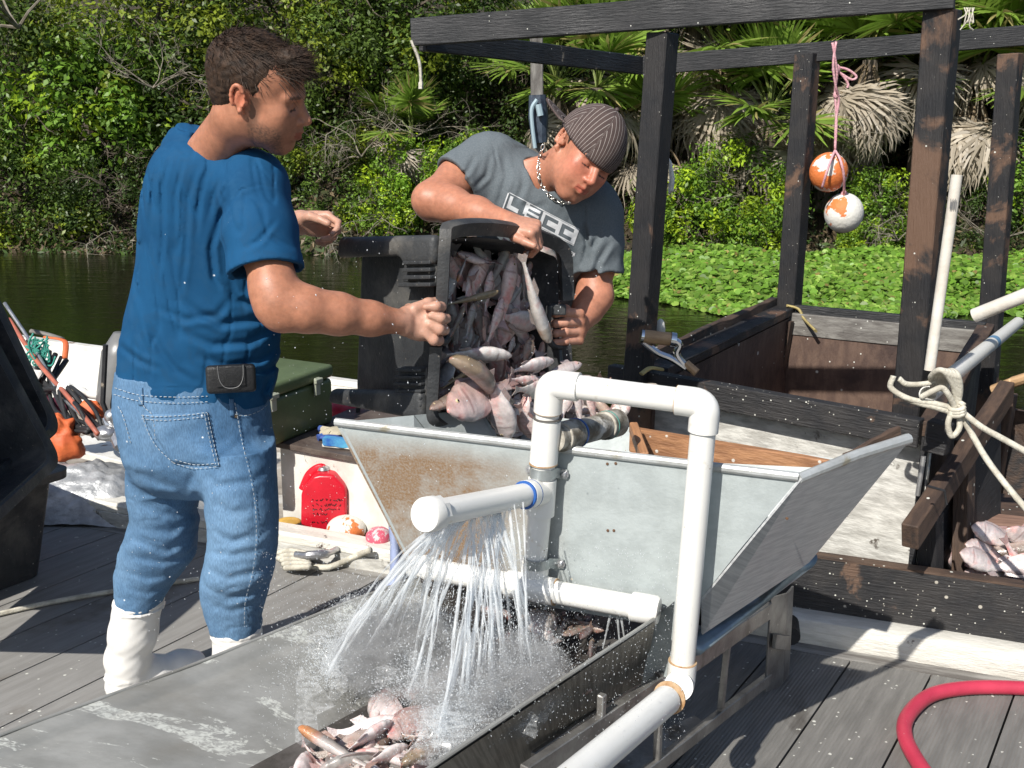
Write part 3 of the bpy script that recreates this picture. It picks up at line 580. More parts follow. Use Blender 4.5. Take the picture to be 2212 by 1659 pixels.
# floats on the pink rope
PK = mat('pink_rope', (.72, .42, .45), (.6, .3, .34), 40, rough=.8, bump=.6, bs=120)
FLO = mat('peeling_orange_paint', (.74, .72, .66), (.68, .19, .05), 1.1, .50, .515, rough=.55, bump=.5, bs=14, coord='gc', c3=(.2, .12, .07), s3=18, lo3=.7, hi3=.75, det=10)
FLO2 = mat('peeling_orange_paint_old', (.68, .19, .05), (.70, .68, .62), 1.6, .50, .515, rough=.55, bump=.5, bs=14, c3=(.3, .14, .08), s3=14, lo3=.66, hi3=.72, det=10)
fy = pl(1800, 110, t2, t4).y-.07
f1 = thing('fishing_float', 'upper orange float with peeling paint on the pink rope', 'float', PY(1790, 372, fy), 'floats hanging on the pink rope')
def fball(o, p, r, m):
    mb = MB(); mb.sphere(p, (r, r, r*1.04), 40, 28)
    for i in range(len(mb.g)): g = V(mb.g[i]); mb.g[i] = tuple(g*6+V((rnd.random()*0+p.x*3, p.y, p.z)))
    return mb.build('shell', m, o, smooth=3)
fball(f1, PY(1790, 372, fy), .092, FLO2)
f2 = thing('fishing_float', 'lower, mostly white float hanging last on the pink rope', 'float', PY(1823, 460, fy), 'floats hanging on the pink rope')
fball(f2, PY(1823, 460, fy), .094, FLO)
mb = MB(); r_ = .0062; g = fy-.02
mb.tube(bez([PY(1798, 92, g-.05), PY(1803, 120, g-.05), PY(1808, 160, g-.03), PY(1804, 200, g), PY(1807, 260, g), PY(1804, 325, g)], 6), r_, 7)
mb.tube(bez([PY(1806, 90, g-.05), PY(1800, 140, g-.05), PY(1806, 190, g-.03), PY(1812, 215, g), PY(1806, 260, g), PY(1804, 325, g)], 6), r_, 7)
mb.tube(bez([PY(1805, 145, g), PY(1830, 150, g), PY(1850, 165, g), PY(1840, 172, g), PY(1818, 160, g), PY(1806, 150, g)], 6), r_, 7)
mb.tube(bez([PY(1806, 150, g), PY(1822, 165, g), PY(1832, 182, g), PY(1830, 190, g)], 6), r_, 7)
mb.sphere(PY(1806, 150, g), (.02, .02, .026)); mb.sphere(PY(1806, 205, g), (.014, .014, .02)); mb.sphere(PY(1823, 418, g), .016)
mb.tube(bez([PY(1804, 325, g), PY(1795, 345, g-.09), PY(1785, 375, g-.11), PY(1776, 405, g-.08)], 6), r_, 7)
mb.tube(bez([PY(1804, 325, g), PY(1815, 345, g-.09), PY(1823, 380, g-.09), PY(1823, 420, g-.02)], 6), r_, 7)
tag(mb.build('pink_rope', PK, None, PY(1803, 92, g), smooth=3), 'pink knotted rope hanging from the far top beam with two floats', 'rope')
mb = MB(); mb.tube(bez([TL+V((-.005, -.02, -.03)), PY(905, 130, TL.y-.02), PY(909, 165, TL.y-.02), PY(909, 192, TL.y-.02)], 8), [.006]*20+[.009]*5, 6); tag(mb.build('white_string', ROPE, None, TL), 'short white string hanging from the left end of the top beam', 'string')
mb = MB(); mb.tube([PY(1438, 332, t1.y+.1), PY(1447, 350, t1.y+.1), PY(1452, 385, t1.y+.1), PY(1449, 412, t1.y+.1), PY(1446, 418, t1.y+.1)], [.004, .010, .017, .017, .006], 10, flat=.6); tag(mb.build('paddle_blade', PVC, None, PY(1445, 380, t1.y+.1)), 'white rounded paddle blade showing beside the left post', 'paddle')
mb = MB()
for j in range(6): mb.tube(bez([t3+V((.035+.006*j, -.075, .0)), t3+V((.04+.004*j+.01*math.sin(j*2.), -.08, -.02-.006*j)), t3+V((.02+.010*j, -.075, -.035-.010*((j*3) % 4)))], 4), .0022, 5)
tag(mb.build('rope_scrap', ROPE, None, t3), 'frayed scraps of white cord tied at the top of the right post', 'cord')
# grey weathered piling
o = thing('mooring_post', 'grey weathered post beyond the black frame with a dark strap and blue cord', 'post', PY(1160, 420, 6.6))
mb = MB(); mb.beam(PY(1166, 720, 6.6), PY(1158, 18, 6.6), .075, .06, u=(0, 1, 0), nseg=8, wob=.003); mb.build('shaft', GRW, o, bevel=.005)
mb = MB(); mb.tube([PY(1161, 205, 6.54), PY(1163, 255, 6.54), PY(1166, 308, 6.54)], [.05, .06, .045], 10); mb.build('strap', mat('dark_strap', (.02, .025, .04), (.06, .08, .11), 12, rough=.5), o)
mb = MB(); mb.tube(bez([PY(1160, 215, 6.46), PY(1149, 235, 6.46), PY(1150, 270, 6.46), PY(1156, 320, 6.46)], 6), .012, 8); mb.tube([PY(1163, 225, 6.46), PY(1168, 250, 6.46)], .02, 8); mb.build('cord', mat('pale_blue_plastic', (.32, .42, .47), rough=.5, bump=0), o)
# red hose on the deck
HS = mat('red_rubber_hose', (.52, .045, .085), (.44, .035, .07), 6, rough=.38, bump=.12, bs=150, specks=[(60, .1, .1, (.6, .3, .3))])
def ho(u, v_): return PZ(u, v_, .022)
mb = MB(); mb.tube(bez([ho(2420, 1520), ho(2300, 1496), ho(2200, 1486), ho(2090, 1486), ho(2010, 1502), ho(1962, 1545), ho(1955, 1590), ho(1985, 1650), ho(2050, 1740), ho(2120, 1850)], 10), .021, 18); tag(mb.build('rubber_hose', HS, None, ho(2100, 1485), smooth=3), 'red rubber hose curving across the ribbed grey deck', 'hose')
mb = MB(); mb.tube(bez([PZ(-20, 1330, .012), PZ(90, 1305, .012), PZ(180, 1288, .012), PZ(260, 1275, .012), PZ(430, 1250, .012)], 8), .009, 7); tag(mb.build('deck_rope', ROPE, None, PZ(180, 1288, 0)), 'thin brown line lying on the deck behind the white boots', 'rope')
# ================================================================ WHITE SKIFF at the left
HULLW = mat('skiff_white', (.74, .73, .69), (.62, .6, .55), 7, rough=.45, bump=.2, bs=20, c3=(.22, .14, .09), s3=8, lo3=.66, hi3=.7)
TEAL = mat('skiff_teal', (.13, .19, .18), (.2, .24, .22), 6, c3=(.25, .17, .14), s3=6, lo3=.55, hi3=.65, rough=.6)
sk_ = thing('skiff', 'white open skiff moored at the dock behind the blue-shirted man', 'boat', (-1.5, 4.6, WZ))
s0 = E1-ED*2.2+EN*.14; s1 = on_line(870, E1+EN*.14, E2+EN*.14)
mb = MB(); mb.beam(gz(s0, .10)-EN*.035, gz(s1, .065)-EN*.035, .10, .045, nseg=14, wob=.002); mb.build('near_gunwale', WPW, sk_, bevel=.01)
mb = MB(); mb.beam(gz(s0, .03)-EN*.085, gz(s1, .0)-EN*.085, .02, .1, nseg=14, wob=.002); mb.build('gunwale_face', WHW, sk_)
mb = MB(); mb.plate([gz(s0, 0)-EN*.02, gz(s1, 0)-EN*.02, gz(s1, -.5)+EN*.1, gz(s0, -.5)+EN*.1], .03, nrm=-EN); mb.build('hull', TEAL, sk_)
f0 = PZ(60, 733, .2); f1_ = PZ(880, 845, .2); fd = (f1_-f0).normalized(); fn = V((-fd.y, fd.x, 0)); fn = -fn if fn.y > 0 else fn
mb = MB(); mb.beam(f0-fd*2, f1_, .07, .035, nseg=8, wob=.003); mb.plate([f0-fd*2+fn*.03, f1_+fn*.03, gz(f1_, -.5)+fn*.15, gz(f0-fd*2, -.5)+fn*.15], .03, nrm=fn); mb.plate([f0-fd*2-fn*.03, f1_-fn*.03, gz(f1_, -.6)-fn*.03, gz(f0-fd*2, -.6)-fn*.03], .03, nrm=-fn); mb.build('far_side', HULLW, sk_, bevel=.004)
mb = MB(); mb.plate([gz(s0, -.16), gz(s1, -.16), gz(f1_, -.16), gz(f0-fd*2, -.16)], .02, nrm=(0, 0, 1)); mb.build('skiff_floor', mat('skiff_floor', (.36, .32, .27), (.2, .17, .14), 5, rough=.8, c3=(.5, .48, .44), s3=4), sk_)
mb = MB(); mb.plate([gz(s1, .06), gz(f1_, .18), gz(f1_, -.6), gz(s1, -.6)], .03); mb.build('transom', HULLW, sk_)
mb = MB(); mb.beam(PZ(150, 958, .02), PZ(330, 1000, .02), .2, .04); mb.beam(PZ(300, 985, .02), PZ(420, 1010, .02), .2, .04); mb.build('bench_plank', HULLW, sk_, bevel=.004)
# white locker with dark top
lk = thing('locker', 'white painted locker with a dark worn top inside the skiff', 'locker', PY(690, 1130, 4.0))
LT = mat('dark_worn_top', (.07, .05, .042), (.12, .095, .08), 8, rough=.6, c3=(.4, .37, .33), s3=10, lo3=.65, hi3=.7, bump=.4)
a = PY(605, 957, 4.16); b_ = PY(860, 1000, 3.86); a0 = gz(a, -.12); b0 = gz(b_, -.12); bk = V((.28, .66, 0))
mb = MB(); mb.plate([a0, b0, gz(b_, a.z-.012), gz(a, a.z-.012)], .02, nrm=(-.2, -1, 0)); mb.plate([gz(a, a.z-.012), gz(a, a.z-.012)+bk, a0+bk, a0], .02, nrm=(-1, .2, 0)); mb.build('locker_side', HULLW, lk)
mb = MB(); mb.plate([gz(a, a.z+.012)-V((.02, .02, 0)), gz(b_, a.z+.012)-V((-.02, .02, 0)), gz(b_, a.z+.012)+bk, gz(a, a.z+.012)+bk], .024, nrm=(0, 0, 1)); mb.build('locker_top', LT, lk, bevel=.003)
ZL = a.z+.012
# green cooler
ck2 = thing('cooler', 'olive green cooler with grey latches on the locker behind the blue-shirted man', 'cooler', PZ(650, 930, ZL))
GRN = mat('olive_plastic', (.11, .145, .062), (.09, .12, .05), 8, rough=.42, bump=.1, bs=60, specks=[(50, .14, .12, SC_W)])
c0 = PZ(722, 912, ZL); c1 = PZ(500, 1005, ZL); cd = (c1-c0).normalized(); cn = V((cd.y, -cd.x, 0)); cn = cn if cn.y > 0 else -cn
hh = .20
def cbox(o_, l, w1, z0, z1, m, name, bev):
    p = c0+cd*(l/2)+cn*(w1/2)+cn*o_; mb = MB(); mb.box((p.x, p.y, (z0+z1)/2), (l, w1, z1-z0), rz=math.atan2(cd.y, cd.x)); return mb.build(name, m, ck2, bevel=bev, seg=3)
cbox(0, .66, .38, ZL, ZL+hh, GRN, 'body', .02); cbox(-.008, .67, .395, ZL+hh+.004, ZL+hh+.06, GRN, 'lid', .016)
for t in (.13, .42):
    p = c0+cd*t-cn*.012; mb = MB(); mb.box((p.x, p.y, ZL+hh-.01), (.035, .012, .075), rz=math.atan2(cd.y, cd.x)); mb.box((p.x-cn.x*.008, p.y-cn.y*.008, ZL+hh+.015), (.05, .014, .02), rz=math.atan2(cd.y, cd.x)); mb.build('latch', mat('latch_grey', (.34, .36, .28), rough=.5), ck2, bevel=.003)
for t in (.14, .36):
    p = c0+cd*t+cn*.3; mb = MB(); mb.lathe((p.x, p.y, ZL+hh+.0605), (0, 0, 1), [(.04, 0), (.036, .002), (.0, .002)], 20, False); mb.build('cup_ring', mat('olive_dark', (.06, .085, .035), rough=.5), ck2)
mb = MB(); mb.tube([PY(612, 782, 5.0), PY(640, 806, 4.8)], .016, 8); tag(mb.build('grey_rod', mat('bluegrey_rod', (.3, .36, .42), rough=.4), None, PY(620, 790, 5)), 'grey rod end sticking up behind the green cooler', 'rod')
# glove and brush on the locker
GLW = mat('work_glove', (.5, .45, .33), (.4, .36, .27), 20, rough=.9, bump=.4)
BLU = mat('glove_blue', (.04, .09, .32), (.03, .06, .2), 20, rough=.7)
gl = thing('glove', 'tan and blue work glove lying on the locker top left of the metal hopper', 'glove', PZ(712, 940, ZL))
mb = MB(); mb.sphere(PZ(728, 932, ZL+.02), (.06, .05, .018), R=Matrix.Rotation(.4, 3, 'Z')); mb.tube([PZ(715, 930, ZL+.02), PZ(697, 927, ZL+.015)], .014, 8); mb.tube([PZ(715, 938, ZL+.02), PZ(695, 936, ZL+.015)], .014, 8); mb.build('palm', GLW, gl)
mb = MB(); mb.tube([PZ(697, 943, ZL+.015), PZ(686, 946, ZL+.012)], .015, 8); mb.tube([PZ(699, 927, ZL+.015), PZ(690, 926, ZL+.013)], .0145, 8); mb.sphere(PZ(712, 945, ZL+.014), (.05, .018, .012)); mb.build('fingertips', BLU, gl)
br = thing('scrub_brush', 'blue and white scrub brush lying at the edge of the locker', 'brush', PZ(735, 955, ZL))
mb = MB(); mb.beam(PZ(698, 960, ZL+.012), PZ(780, 968, ZL+.012), .03, .018); mb.build('back', PVC, br, bevel=.005)
mb = MB(); mb.beam(PZ(700, 952, ZL+.03), PZ(780, 958, ZL+.03), .035, .03, nseg=6, wob=.003); mb.build('bristles', mat('blue_bristles', (.02, .1, .4), (.1, .4, .6), 9, rough=.7), br)
# gas can
gc_ = thing('gas_can', 'red plastic gas can with a metal cap standing in the skiff', 'gas can', PY(700, 1148, 3.96))
RED = mat('red_plastic', (.62, .012, .03), (.52, .01, .025), 5, rough=.32, bump=.08, bs=40, specks=[(110, .2, .14, (.7, .5, .5))])
gp = lambda u, v_, o_=0: PY(u, v_, 3.96+o_)
out = [(649, 1135), (650, 1070), (654, 1056), (676, 1030), (690, 1027), (720, 1027), (746, 1052), (748, 1066), (748, 1148), (690, 1150)]
mb = MB(); mb.plate([gp(*q_) for q_ in out], .15, nrm=(0, -1, 0)); mb.build('body', RED, gc_, bevel=.012, seg=3, smooth=1.2)
mb = MB(); mb.tube(bez([gp(656, 1058, .07), gp(668, 1030, .07), gp(682, 1016, .07), gp(696, 1012, .07), gp(700, 1024, .07)], 6), .014, 10, flat=1.5); mb.build('handle', RED, gc_)
mb = MB(); mb.lathe(gp(700, 1030, .07), (0, 0, 1), [(.025, 0), (.025, .014), (.021, .016), (.021, .03), (.026, .032), (.022, .042), (.008, .048)], 12); mb.build('cap', mat('zinc', (.6, .6, .6), (.4, .4, .42), 30, metal=.8, rough=.3), gc_)
mb = MB(); rr = random.Random(3)
for (u0, u1, vv) in ((674, 742, 1080), (674, 736, 1091), (676, 738, 1101), (676, 706, 1111), (674, 730, 1129)):
    u_ = u0
    while u_ < u1:
        L = rr.uniform(2, 6); P = [gp(u_, vv+rr.uniform(-3, 2), -.001), gp(u_+L*.5, vv+rr.uniform(-4, 3), -.001), gp(u_+L, vv+rr.uniform(-3, 3), -.001)]
        mb.tube(P, .0016, 4); u_ += L+rr.choice((1, 1, 5))
mb.build('handwriting', mat('black_ink', (.01, .01, .01), bump=0), gc_)
# floats in the skiff
for lb, u, v_, Y, r, m in [('orange float with flaked paint right of the gas can', 748, 1143, 3.93, (.078, .07, .055), FLO2), ('pink and white float under the tip of the hopper', 818, 1160, 3.8, (.05, .05, .04), mat('pink_float', (.6, .1, .16), (.62, .5, .5), 8, .5, .55, rough=.5)), ('white and orange float behind the other floats', 805, 1128, 4.0, (.05, .05, .045), FLO), ('red round buoy behind the cooler and the black bin', 750, 890, 4.75, (.11, .11, .10), mat('red_buoy', (.5, .02, .06), (.42, .015, .05), 4, rough=.3))]:
    p = PY(u, v_, Y); mb = MB(); mb.sphere(p, r, 24, 16)
    mb.g = [tuple(V(g_)*6+p) for g_ in mb.g]; tag(mb.build('float', m, None, p, smooth=3), lb, 'float')
mb = MB(); mb.tube(bez([PY(772, 895, 4.6), PY(778, 870, 4.6), PY(798, 862, 4.6), PY(812, 868, 4.6), PY(826, 874, 4.6)], 5), [.01]*8+[.02]*3+[.01]*5+[.016]*5, 8); tag(mb.build('tap_hose', BWC, None, PY(780, 880, 4.6)), 'short black hose between the red buoy and the hopper', 'hose')
mb = MB(); mb.sphere(PY(624, 1126, 4.05), (.05, .04, .012)); tag(mb.build('yellow_rag', mat('yellow_rag', (.6, .38, .08), (.4, .25, .05), 12, rough=.8), None, PY(624, 1126, 4.05)), 'crumpled yellow rag beside the gas can', 'rag')
cl = thing('dock_cleat', 'grey metal cleat with a rope on the dock edge right of the jeans', 'cleat', PZ(690, 1195, .06))
mb = MB(); mb.tube(bez([PZ(640, 1198, .06), PZ(665, 1200, .07), PZ(705, 1196, .07), PZ(728, 1186, .065)], 5), [.014]*5+[.018]*6+[.012]*5, 10); mb.tube([PZ(668, 1205, 0), PZ(668, 1200, .07)], .015, 8); mb.build('horn', mat('zinc', (.6, .6, .6)), cl)
mb = MB(); rope(mb, [PZ(600, 1205, .02), PZ(640, 1215, .03), PZ(672, 1222, .02), PZ(710, 1225, .02), PZ(760, 1205, .04), PZ(800, 1188, .1)], .012, 6)
for j in range(5): rope(mb, [PZ(600+j*4, 1195+j*8, .02), PZ(630, 1190+j*9, .04), PZ(668, 1200+j*6, .05), PZ(640, 1215+j*3, .02)], .011, 5)
tag(mb.build('mooring_rope', ROPE, None, PZ(640, 1210, 0), smooth=3), 'pale mooring rope wound on the cleat right of the jeans', 'rope')
# outboard and clutter in the skiff
ob = thing('outboard_motor', 'grey outboard motor cowl standing in the skiff half hidden by the blue-shirted man', 'outboard', PY(255, 960, 4.6))
mb = MB(); gy = mat('motor_grey', (.2, .2, .195), (.15, .15, .15), 5, rough=.35, bump=.05)
mb.tube([PY(265, 720, 4.7), PY(262, 760, 4.7), PY(262, 860, 4.7), PY(275, 930, 4.7), PY(292, 975, 4.7)], [.04, .085, .11, .10, .05], 20); mb.build('cowl', gy, ob, smooth=3)
mb = MB(); mb.tube([PY(228, 745, 4.55), PY(222, 870, 4.55), PY(262, 975, 4.5)], .012, 6); mb.build('trim', BWC, ob)
mb = MB(); mb.sphere(PY(232, 935, 4.4), (.06, .05, .035)); mb.tube([PY(235, 905, 4.45), PY(262, 965, 4.35)], .03, 10); mb.sphere(PY(243, 900, 4.42), .035); mb.build('bracket', mat('zinc', (.6, .6, .6)), ob)
def clutter(name, lb, cat, pts, r, m, flat=1):
    mb = MB(); mb.tube(bez(pts, 6), r, 8, flat=flat); tag(mb.build(name, m, None, pts[0], smooth=3), lb, cat)
Y = 4.9
clutter('white_tube', 'white tapered tiller tube in the skiff left of the motor', 'tube', [PY(128, 838, 4.7), PY(150, 843, 4.7), PY(180, 850, 4.7), PY(232, 858, 4.7)], [.034]*7+[.03]*6+[.02]*6, PVC)
clutter('red_rod', 'long faded red rod leaning in the skiff', 'rod', [PY(20, 690, 5.2), PY(80, 780, 4.9), PY(150, 860, 4.6), PY(212, 938, 4.35)], .011, mat('red_rod', (.45, .13, .08), (.3, .1, .07), 12, rough=.5))
clutter('steel_rod', 'grey steel rod crossing the red rod in the skiff', 'rod', [PY(10, 655, 5.2), PY(70, 745, 5), PY(130, 850, 4.7), PY(180, 900, 4.5)], .009, mat('zinc', (.6, .6, .6)))
for j in range(8): clutter('black_cable', 'black engine cables draped in the skiff left of the motor', 'cable', [PY(60+j*12, 735+j*6, 5.1), PY(90+rnd.uniform(-10, 30), 790+j*9, 4.9), PY(130+rnd.uniform(-10, 20), 850+rnd.uniform(-20, 40), 4.7), PY(150+j*9, 900+rnd.uniform(-30, 30), 4.5), PY(190+j*6, 930+rnd.uniform(-20, 20), 4.4)], .009+.004*(j % 2), BWC)
for j, o_ in enumerate([o_ for o_ in COL.objects if o_.name.startswith('black_cable')]): o_['group'] = 'engine cables'
GRR = mat('green_cord', (.05, .32, .25), (.03, .22, .17), 20, rough=.7)
mb = MB()
for j in range(9): mb.tube(bez([PY(60+rnd.uniform(-5, 50), 725+rnd.uniform(0, 70), 4.95) for _ in range(5)], 6), .0045, 6)
mb.tube(bez([PY(72, 720, 4.9), PY(62, 745, 4.9), PY(80, 780, 4.9), PY(110, 790, 4.9), PY(120, 770, 4.9)], 6), .005, 6)
tag(mb.build('green_cord', GRR, None, PY(85, 760, 4.95), smooth=3), 'tangle of green cord in the skiff', 'cord')
OR = mat('orange_fabric', (.72, .17, .05), (.6, .12, .04), 10, rough=.6, bump=.4, bs=20)
def blob(name, lb, cat, c_, rs, m, n=.25, fr=3):
    mb = MB(); mb.sphere(c_, rs, 36, 24)
    for i, q_ in enumerate(mb.v):
        d = q_-c_; mb.v[i] = c_+d*(1+n*noise.noise(d*fr*6)+n*.5*noise.noise(d*fr*17))
    tag(mb.build(name, m, None, c_, smooth=3), lb, cat)
blob('orange_jacket', 'orange life jacket bundled in the skiff at left', 'life jacket', PY(128, 945, 4.45), (.10, .07, .10), OR, .5, 2)
blob('orange_cushion', 'small orange pad under the red rod', 'pad', PY(196, 885, 4.6), (.06, .04, .045), OR, .3)
clutter('orange_ribbon', 'orange ribbon tied on a wooden cleat at the far side of the skiff', 'ribbon', [PY(95, 728, 5.2), PY(130, 733, 5.2), PY(142, 742, 5.15), PY(140, 775, 5.1)], .014, OR, .4)
clutter('wooden_cleat', 'weathered wooden cleat bar on the far rail of the skiff', 'cleat', [PY(66, 715, 5.3), PY(100, 722, 5.3), PY(136, 733, 5.3)], .018, GRW, .6)
blob('maroon_cloth', 'maroon cloth lying in the skiff', 'cloth', PY(100, 880, 4.8), (.11, .06, .05), mat('maroon', (.16, .03, .06), (.1, .02, .04), 9, rough=.85), .4)
clutter('white_bucket', 'small white pot on its side in the skiff', 'pot', [PY(62, 800, 4.9), PY(72, 815, 4.85), PY(84, 822, 4.85)], [.03]*6+[.045]*7, PVC)
mb = MB()   # silver tarp
tp = PY(190, 1030, 4.35)
def tf(u, v_):
    x = (u-.5)*.85; y = (v_-.5)*.5; h = .25*math.exp(-(abs((x+.05)/.33)**3+abs(y/.24)**3))
    h += .035*noise.noise(V((x*9, y*9, 1)))*(h*6)+.02*abs(noise.noise(V((x*22, y*22, 3))))*(h*6); return V((tp.x+x+.05, tp.y+y, -.10+h+.03))
mb.surf(tf, 60, 40); tag(mb.build('silver_tarp', mat('silver_tarp', (.46, .47, .48), (.3, .31, .32), 14, rough=.35, metal=.3, bump=.6, bs=30), None, tp, smooth=3), 'crumpled silver tarpaulin in the skiff behind the jeans', 'tarpaulin')
# ================================================================ HOPPER
GALV = mat('galvanised_sheet', (.40, .44, .44), (.34, .375, .375), 16, metal=.1, rough=.42, rough2=.55, bump=.12, bs=90, c3=(.34, .36, .36), s3=1.6, lo3=.45, hi3=.75, specks=[(46, .08, .1, (.2, .15, .1)), (30, .1, .05, (.6, .55, .45))], spec=.4)
def rust_sheet():
    m = mat('rusty_galvanised_sheet', (.40, .44, .44), (.34, .375, .375), 16, metal=.05, rough=.45, rough2=.6, bump=.15, bs=90, specks=[(46, .08, .1, (.2, .15, .1)), (30, .1, .05, (.6, .55, .45))], spec=.4)
    nt = m.node_tree; N = nt.nodes; L = nt.links; b = N['Principled BSDF']; src = b.inputs['Base Color'].links[0].from_socket
    at = N.new('ShaderNodeAttribute'); at.attribute_name = 'gc'; sx = N.new('ShaderNodeSeparateXYZ'); L.new(at.outputs['Vector'], sx.inputs[0])
    n1 = N.new('ShaderNodeTexNoise'); n1.inputs['Scale'].default_value = 6; n1.inputs['Detail'].default_value = 9; n1.inputs['Roughness'].default_value = .7; L.new(at.outputs['Vector'], n1.inputs['Vector'])
    n2 = N.new('ShaderNodeTexNoise'); n2.inputs['Scale'].default_value = 190; n2.inputs['Detail'].default_value = 4; L.new(at.outputs['Vector'], n2.inputs['Vector'])
    # rust amount grows towards the left part of the plate: gc.x runs left to right, gc.y up
    g = N.new('ShaderNodeMapRange'); g.inputs['From Min'].default_value = .60; g.inputs['From Max'].default_value = .34; L.new(sx.outputs[0], g.inputs['Value'])
    g2 = N.new('ShaderNodeMapRange'); g2.inputs['From Min'].default_value = .012; g2.inputs['From Max'].default_value = .07; L.new(sx.outputs[1], g2.inputs['Value'])
    m1 = N.new('ShaderNodeMath'); m1.operation = 'MULTIPLY'; L.new(g.outputs[0], m1.inputs[0]); L.new(g2.outputs[0], m1.inputs[1])
    m2 = N.new('ShaderNodeMath'); m2.operation = 'MULTIPLY_ADD'; L.new(n1.outputs['Fac'], m2.inputs[0]); m2.inputs[1].default_value = 3.2; m2.inputs[2].default_value = -.62; m2.use_clamp = True
    m3 = N.new('ShaderNodeMath'); m3.operation = 'MULTIPLY'; L.new(m1.outputs[0], m3.inputs[0]); L.new(m2.outputs[0], m3.inputs[1])
    m4 = N.new('ShaderNodeMapRange'); m4.inputs['From Min'].default_value = .3; m4.inputs['From Max'].default_value = .6; m4.inputs['To Min'].default_value = .68; m4.inputs['To Max'].default_value = 1; L.new(n2.outputs['Fac'], m4.inputs['Value'])
    m5 = N.new('ShaderNodeMath'); m5.operation = 'MULTIPLY'; L.new(m3.outputs[0], m5.inputs[0]); L.new(m4.outputs[0], m5.inputs[1]); m5.use_clamp = True
    mix = N.new('ShaderNodeMix'); mix.data_type = 'RGBA'; L.new(m5.outputs[0], mix.inputs[0]); L.new(src, mix.inputs[6]); mix.inputs[7].default_value = (.21, .13, .07, 1); L.new(mix.outputs[2], b.inputs['Base Color'])
    return m
H0 = PZ(730, 912, .93); H1 = PZ(1725, 1030, .93); HE = (H1-H0).normalized(); HN = V((HE.y, -HE.x, 0)); HN = HN if HN.y < 0 else -HN
def HP(u, v_, off=0):
    r = ray(u, v_); o = H0+HN*off; return C+r*(HN.dot(o-C)/HN.dot(r))
hp = thing('hopper', 'galvanised steel hopper with a rusty left half under the tipped black bin', 'hopper', HP(1200, 1400))
pts = [(722, 908), (1000, 941), (1300, 977), (1600, 1012), (1728, 1031), (1600, 1185), (1515, 1292), (1506, 1370), (1440, 1462), (1385, 1478), (1412, 1350), (1150, 1305), (935, 1262), (888, 1232), (830, 1116), (775, 1010)]
w3 = [HP(u, v_) for u, v_ in pts]
gcf = lambda p: ((p-H0).dot(HE), (.93-p.z), 0)
vs = w3+[p-HN*.006 for p in w3]; n = len(w3)
mb = MB().raw(vs, [tuple(range(n-1, -1, -1)), tuple(range(n, 2*n))]+[(i, i+1 if i+1 < n else 0, (i+1) % n+n, i+n) for i in range(n)], [gcf(p) for p in vs])
fp = mb.build('front_plate', rust_sheet(), hp, smooth=None)
RIM = mat('hopper_rim', (.50, .52, .52), (.4, .41, .4), 14, metal=.3, rough=.4, c3=(.3, .28, .22), s3=12, lo3=.6, hi3=.7, bump=.2)
# right plate flares outwards
HR = PZ(1962, 948, .955); HB = PY(1745, 1212, HR.y+.02)
mb = MB(); mb.plate([H1+HN*.004+HE*.004, HR, HB, HP(1505, 1366)+HE*.01, HP(1515, 1292)], .005); mb.build('right_plate', mat('brushed_galvanised', (.50, .51, .51), (.38, .39, .40), 14, st=(1.2, 10, 1), metal=.15, rough=.34, rough2=.5, bump=.2, bs=40, bst=(2, 40, 1), c3=(.22, .2, .17), s3=5, lo3=.62, hi3=.75), hp)
mb = MB(); mb.tube([H1+dz(-.004), (H1+HR)/2+dz(.004), HR], [.011, .012, .013], 10); mb.tube(bez([H0-HE*.006, H0+HE*.3, H0+HE*.7, H1], 6), .0105, 10); mb.build('rolled_rim', RIM, hp)
mb = MB(); fl = [HP(1470, 1405)-HN*.02, PY(1620, 1292, 2.62), PY(1745, 1213, HR.y+.03)]
mb.tube([fl[0]+HE*.02, fl[1]+HE*.02, fl[2]], .030, 14, flat=.55); mb.build('lower_flange', mat('blue_grey_steel', (.26, .33, .38), (.2, .25, .3), 9, metal=.5, rough=.35, bump=.1), hp, smooth=3)
# left and back plates, inner slope
HLb = PZ(880, 900, .93); HLB = PZ(905, 915, .90)
back = [H0+V((.30, .62, -.02)), HR+V((-.06, .12, -.1))]
lb = H0+V((.12, .12, .0))
mb = MB(); mb.plate([H0, PZ(893, 897, .932), HP(1010, 1290)-HN*.35, HP(900, 1245)], .005); mb.build('left_plate', GALV, hp)
mb = MB(); mb.plate([PZ(893, 897, .932), PZ(940, 930, .92)+V((.1, .2, 0)), HP(1100, 1300)-HN*.4, HP(1010, 1290)-HN*.35], .005); mb.build('inner_plate', GALV, hp)
bl = PZ(1100, 905, .85)+V((0, .05, 0)); brr = PZ(1835, 1000, .85)
mb = MB(); mb.plate([PZ(1090, 890, .84), PZ(1370, 928, .83), brr, HP(1500, 1330)-HN*.25, HP(1000, 1290)-HN*.3], .005); mb.build('back_plate', GALV, hp)
mb = MB(); mb.plate([PZ(1360, 925, .85), PZ(1832, 1003, .85), PZ(1832, 1003, .85)-V((0, 0, .075)), PZ(1360, 925, .85)-V((0, 0, .085))], .025, nrm=HN); mb.build('back_board', ORW, hp, bevel=.003)
mb = MB(); mb.beam(PZ(1368, 922, .87), PZ(1392, 990, .84), .022, .03); mb.build('wood_cleat', ORW, hp, bevel=.003)
mb = MB(); mb.beam(PZ(1812, 1000, .92)+HE*.012, PZ(1945, 938, .965), .012, .045, nseg=6, wob=.002); mb.build('rim_board', BRW, hp, bevel=.002)
mb = MB()
for (u, v_) in [(1313, 1146), (1326, 1146), (1312, 1002), (1330, 1001), (1700, 1120)]: mb.lathe(HP(u, v_, .0005), HN, [(.0035, 0), (.003, .0015), (0, .002)], 8)
mb.build('rusty_rivets', mat('rust', (.12, .06, .03)), hp)
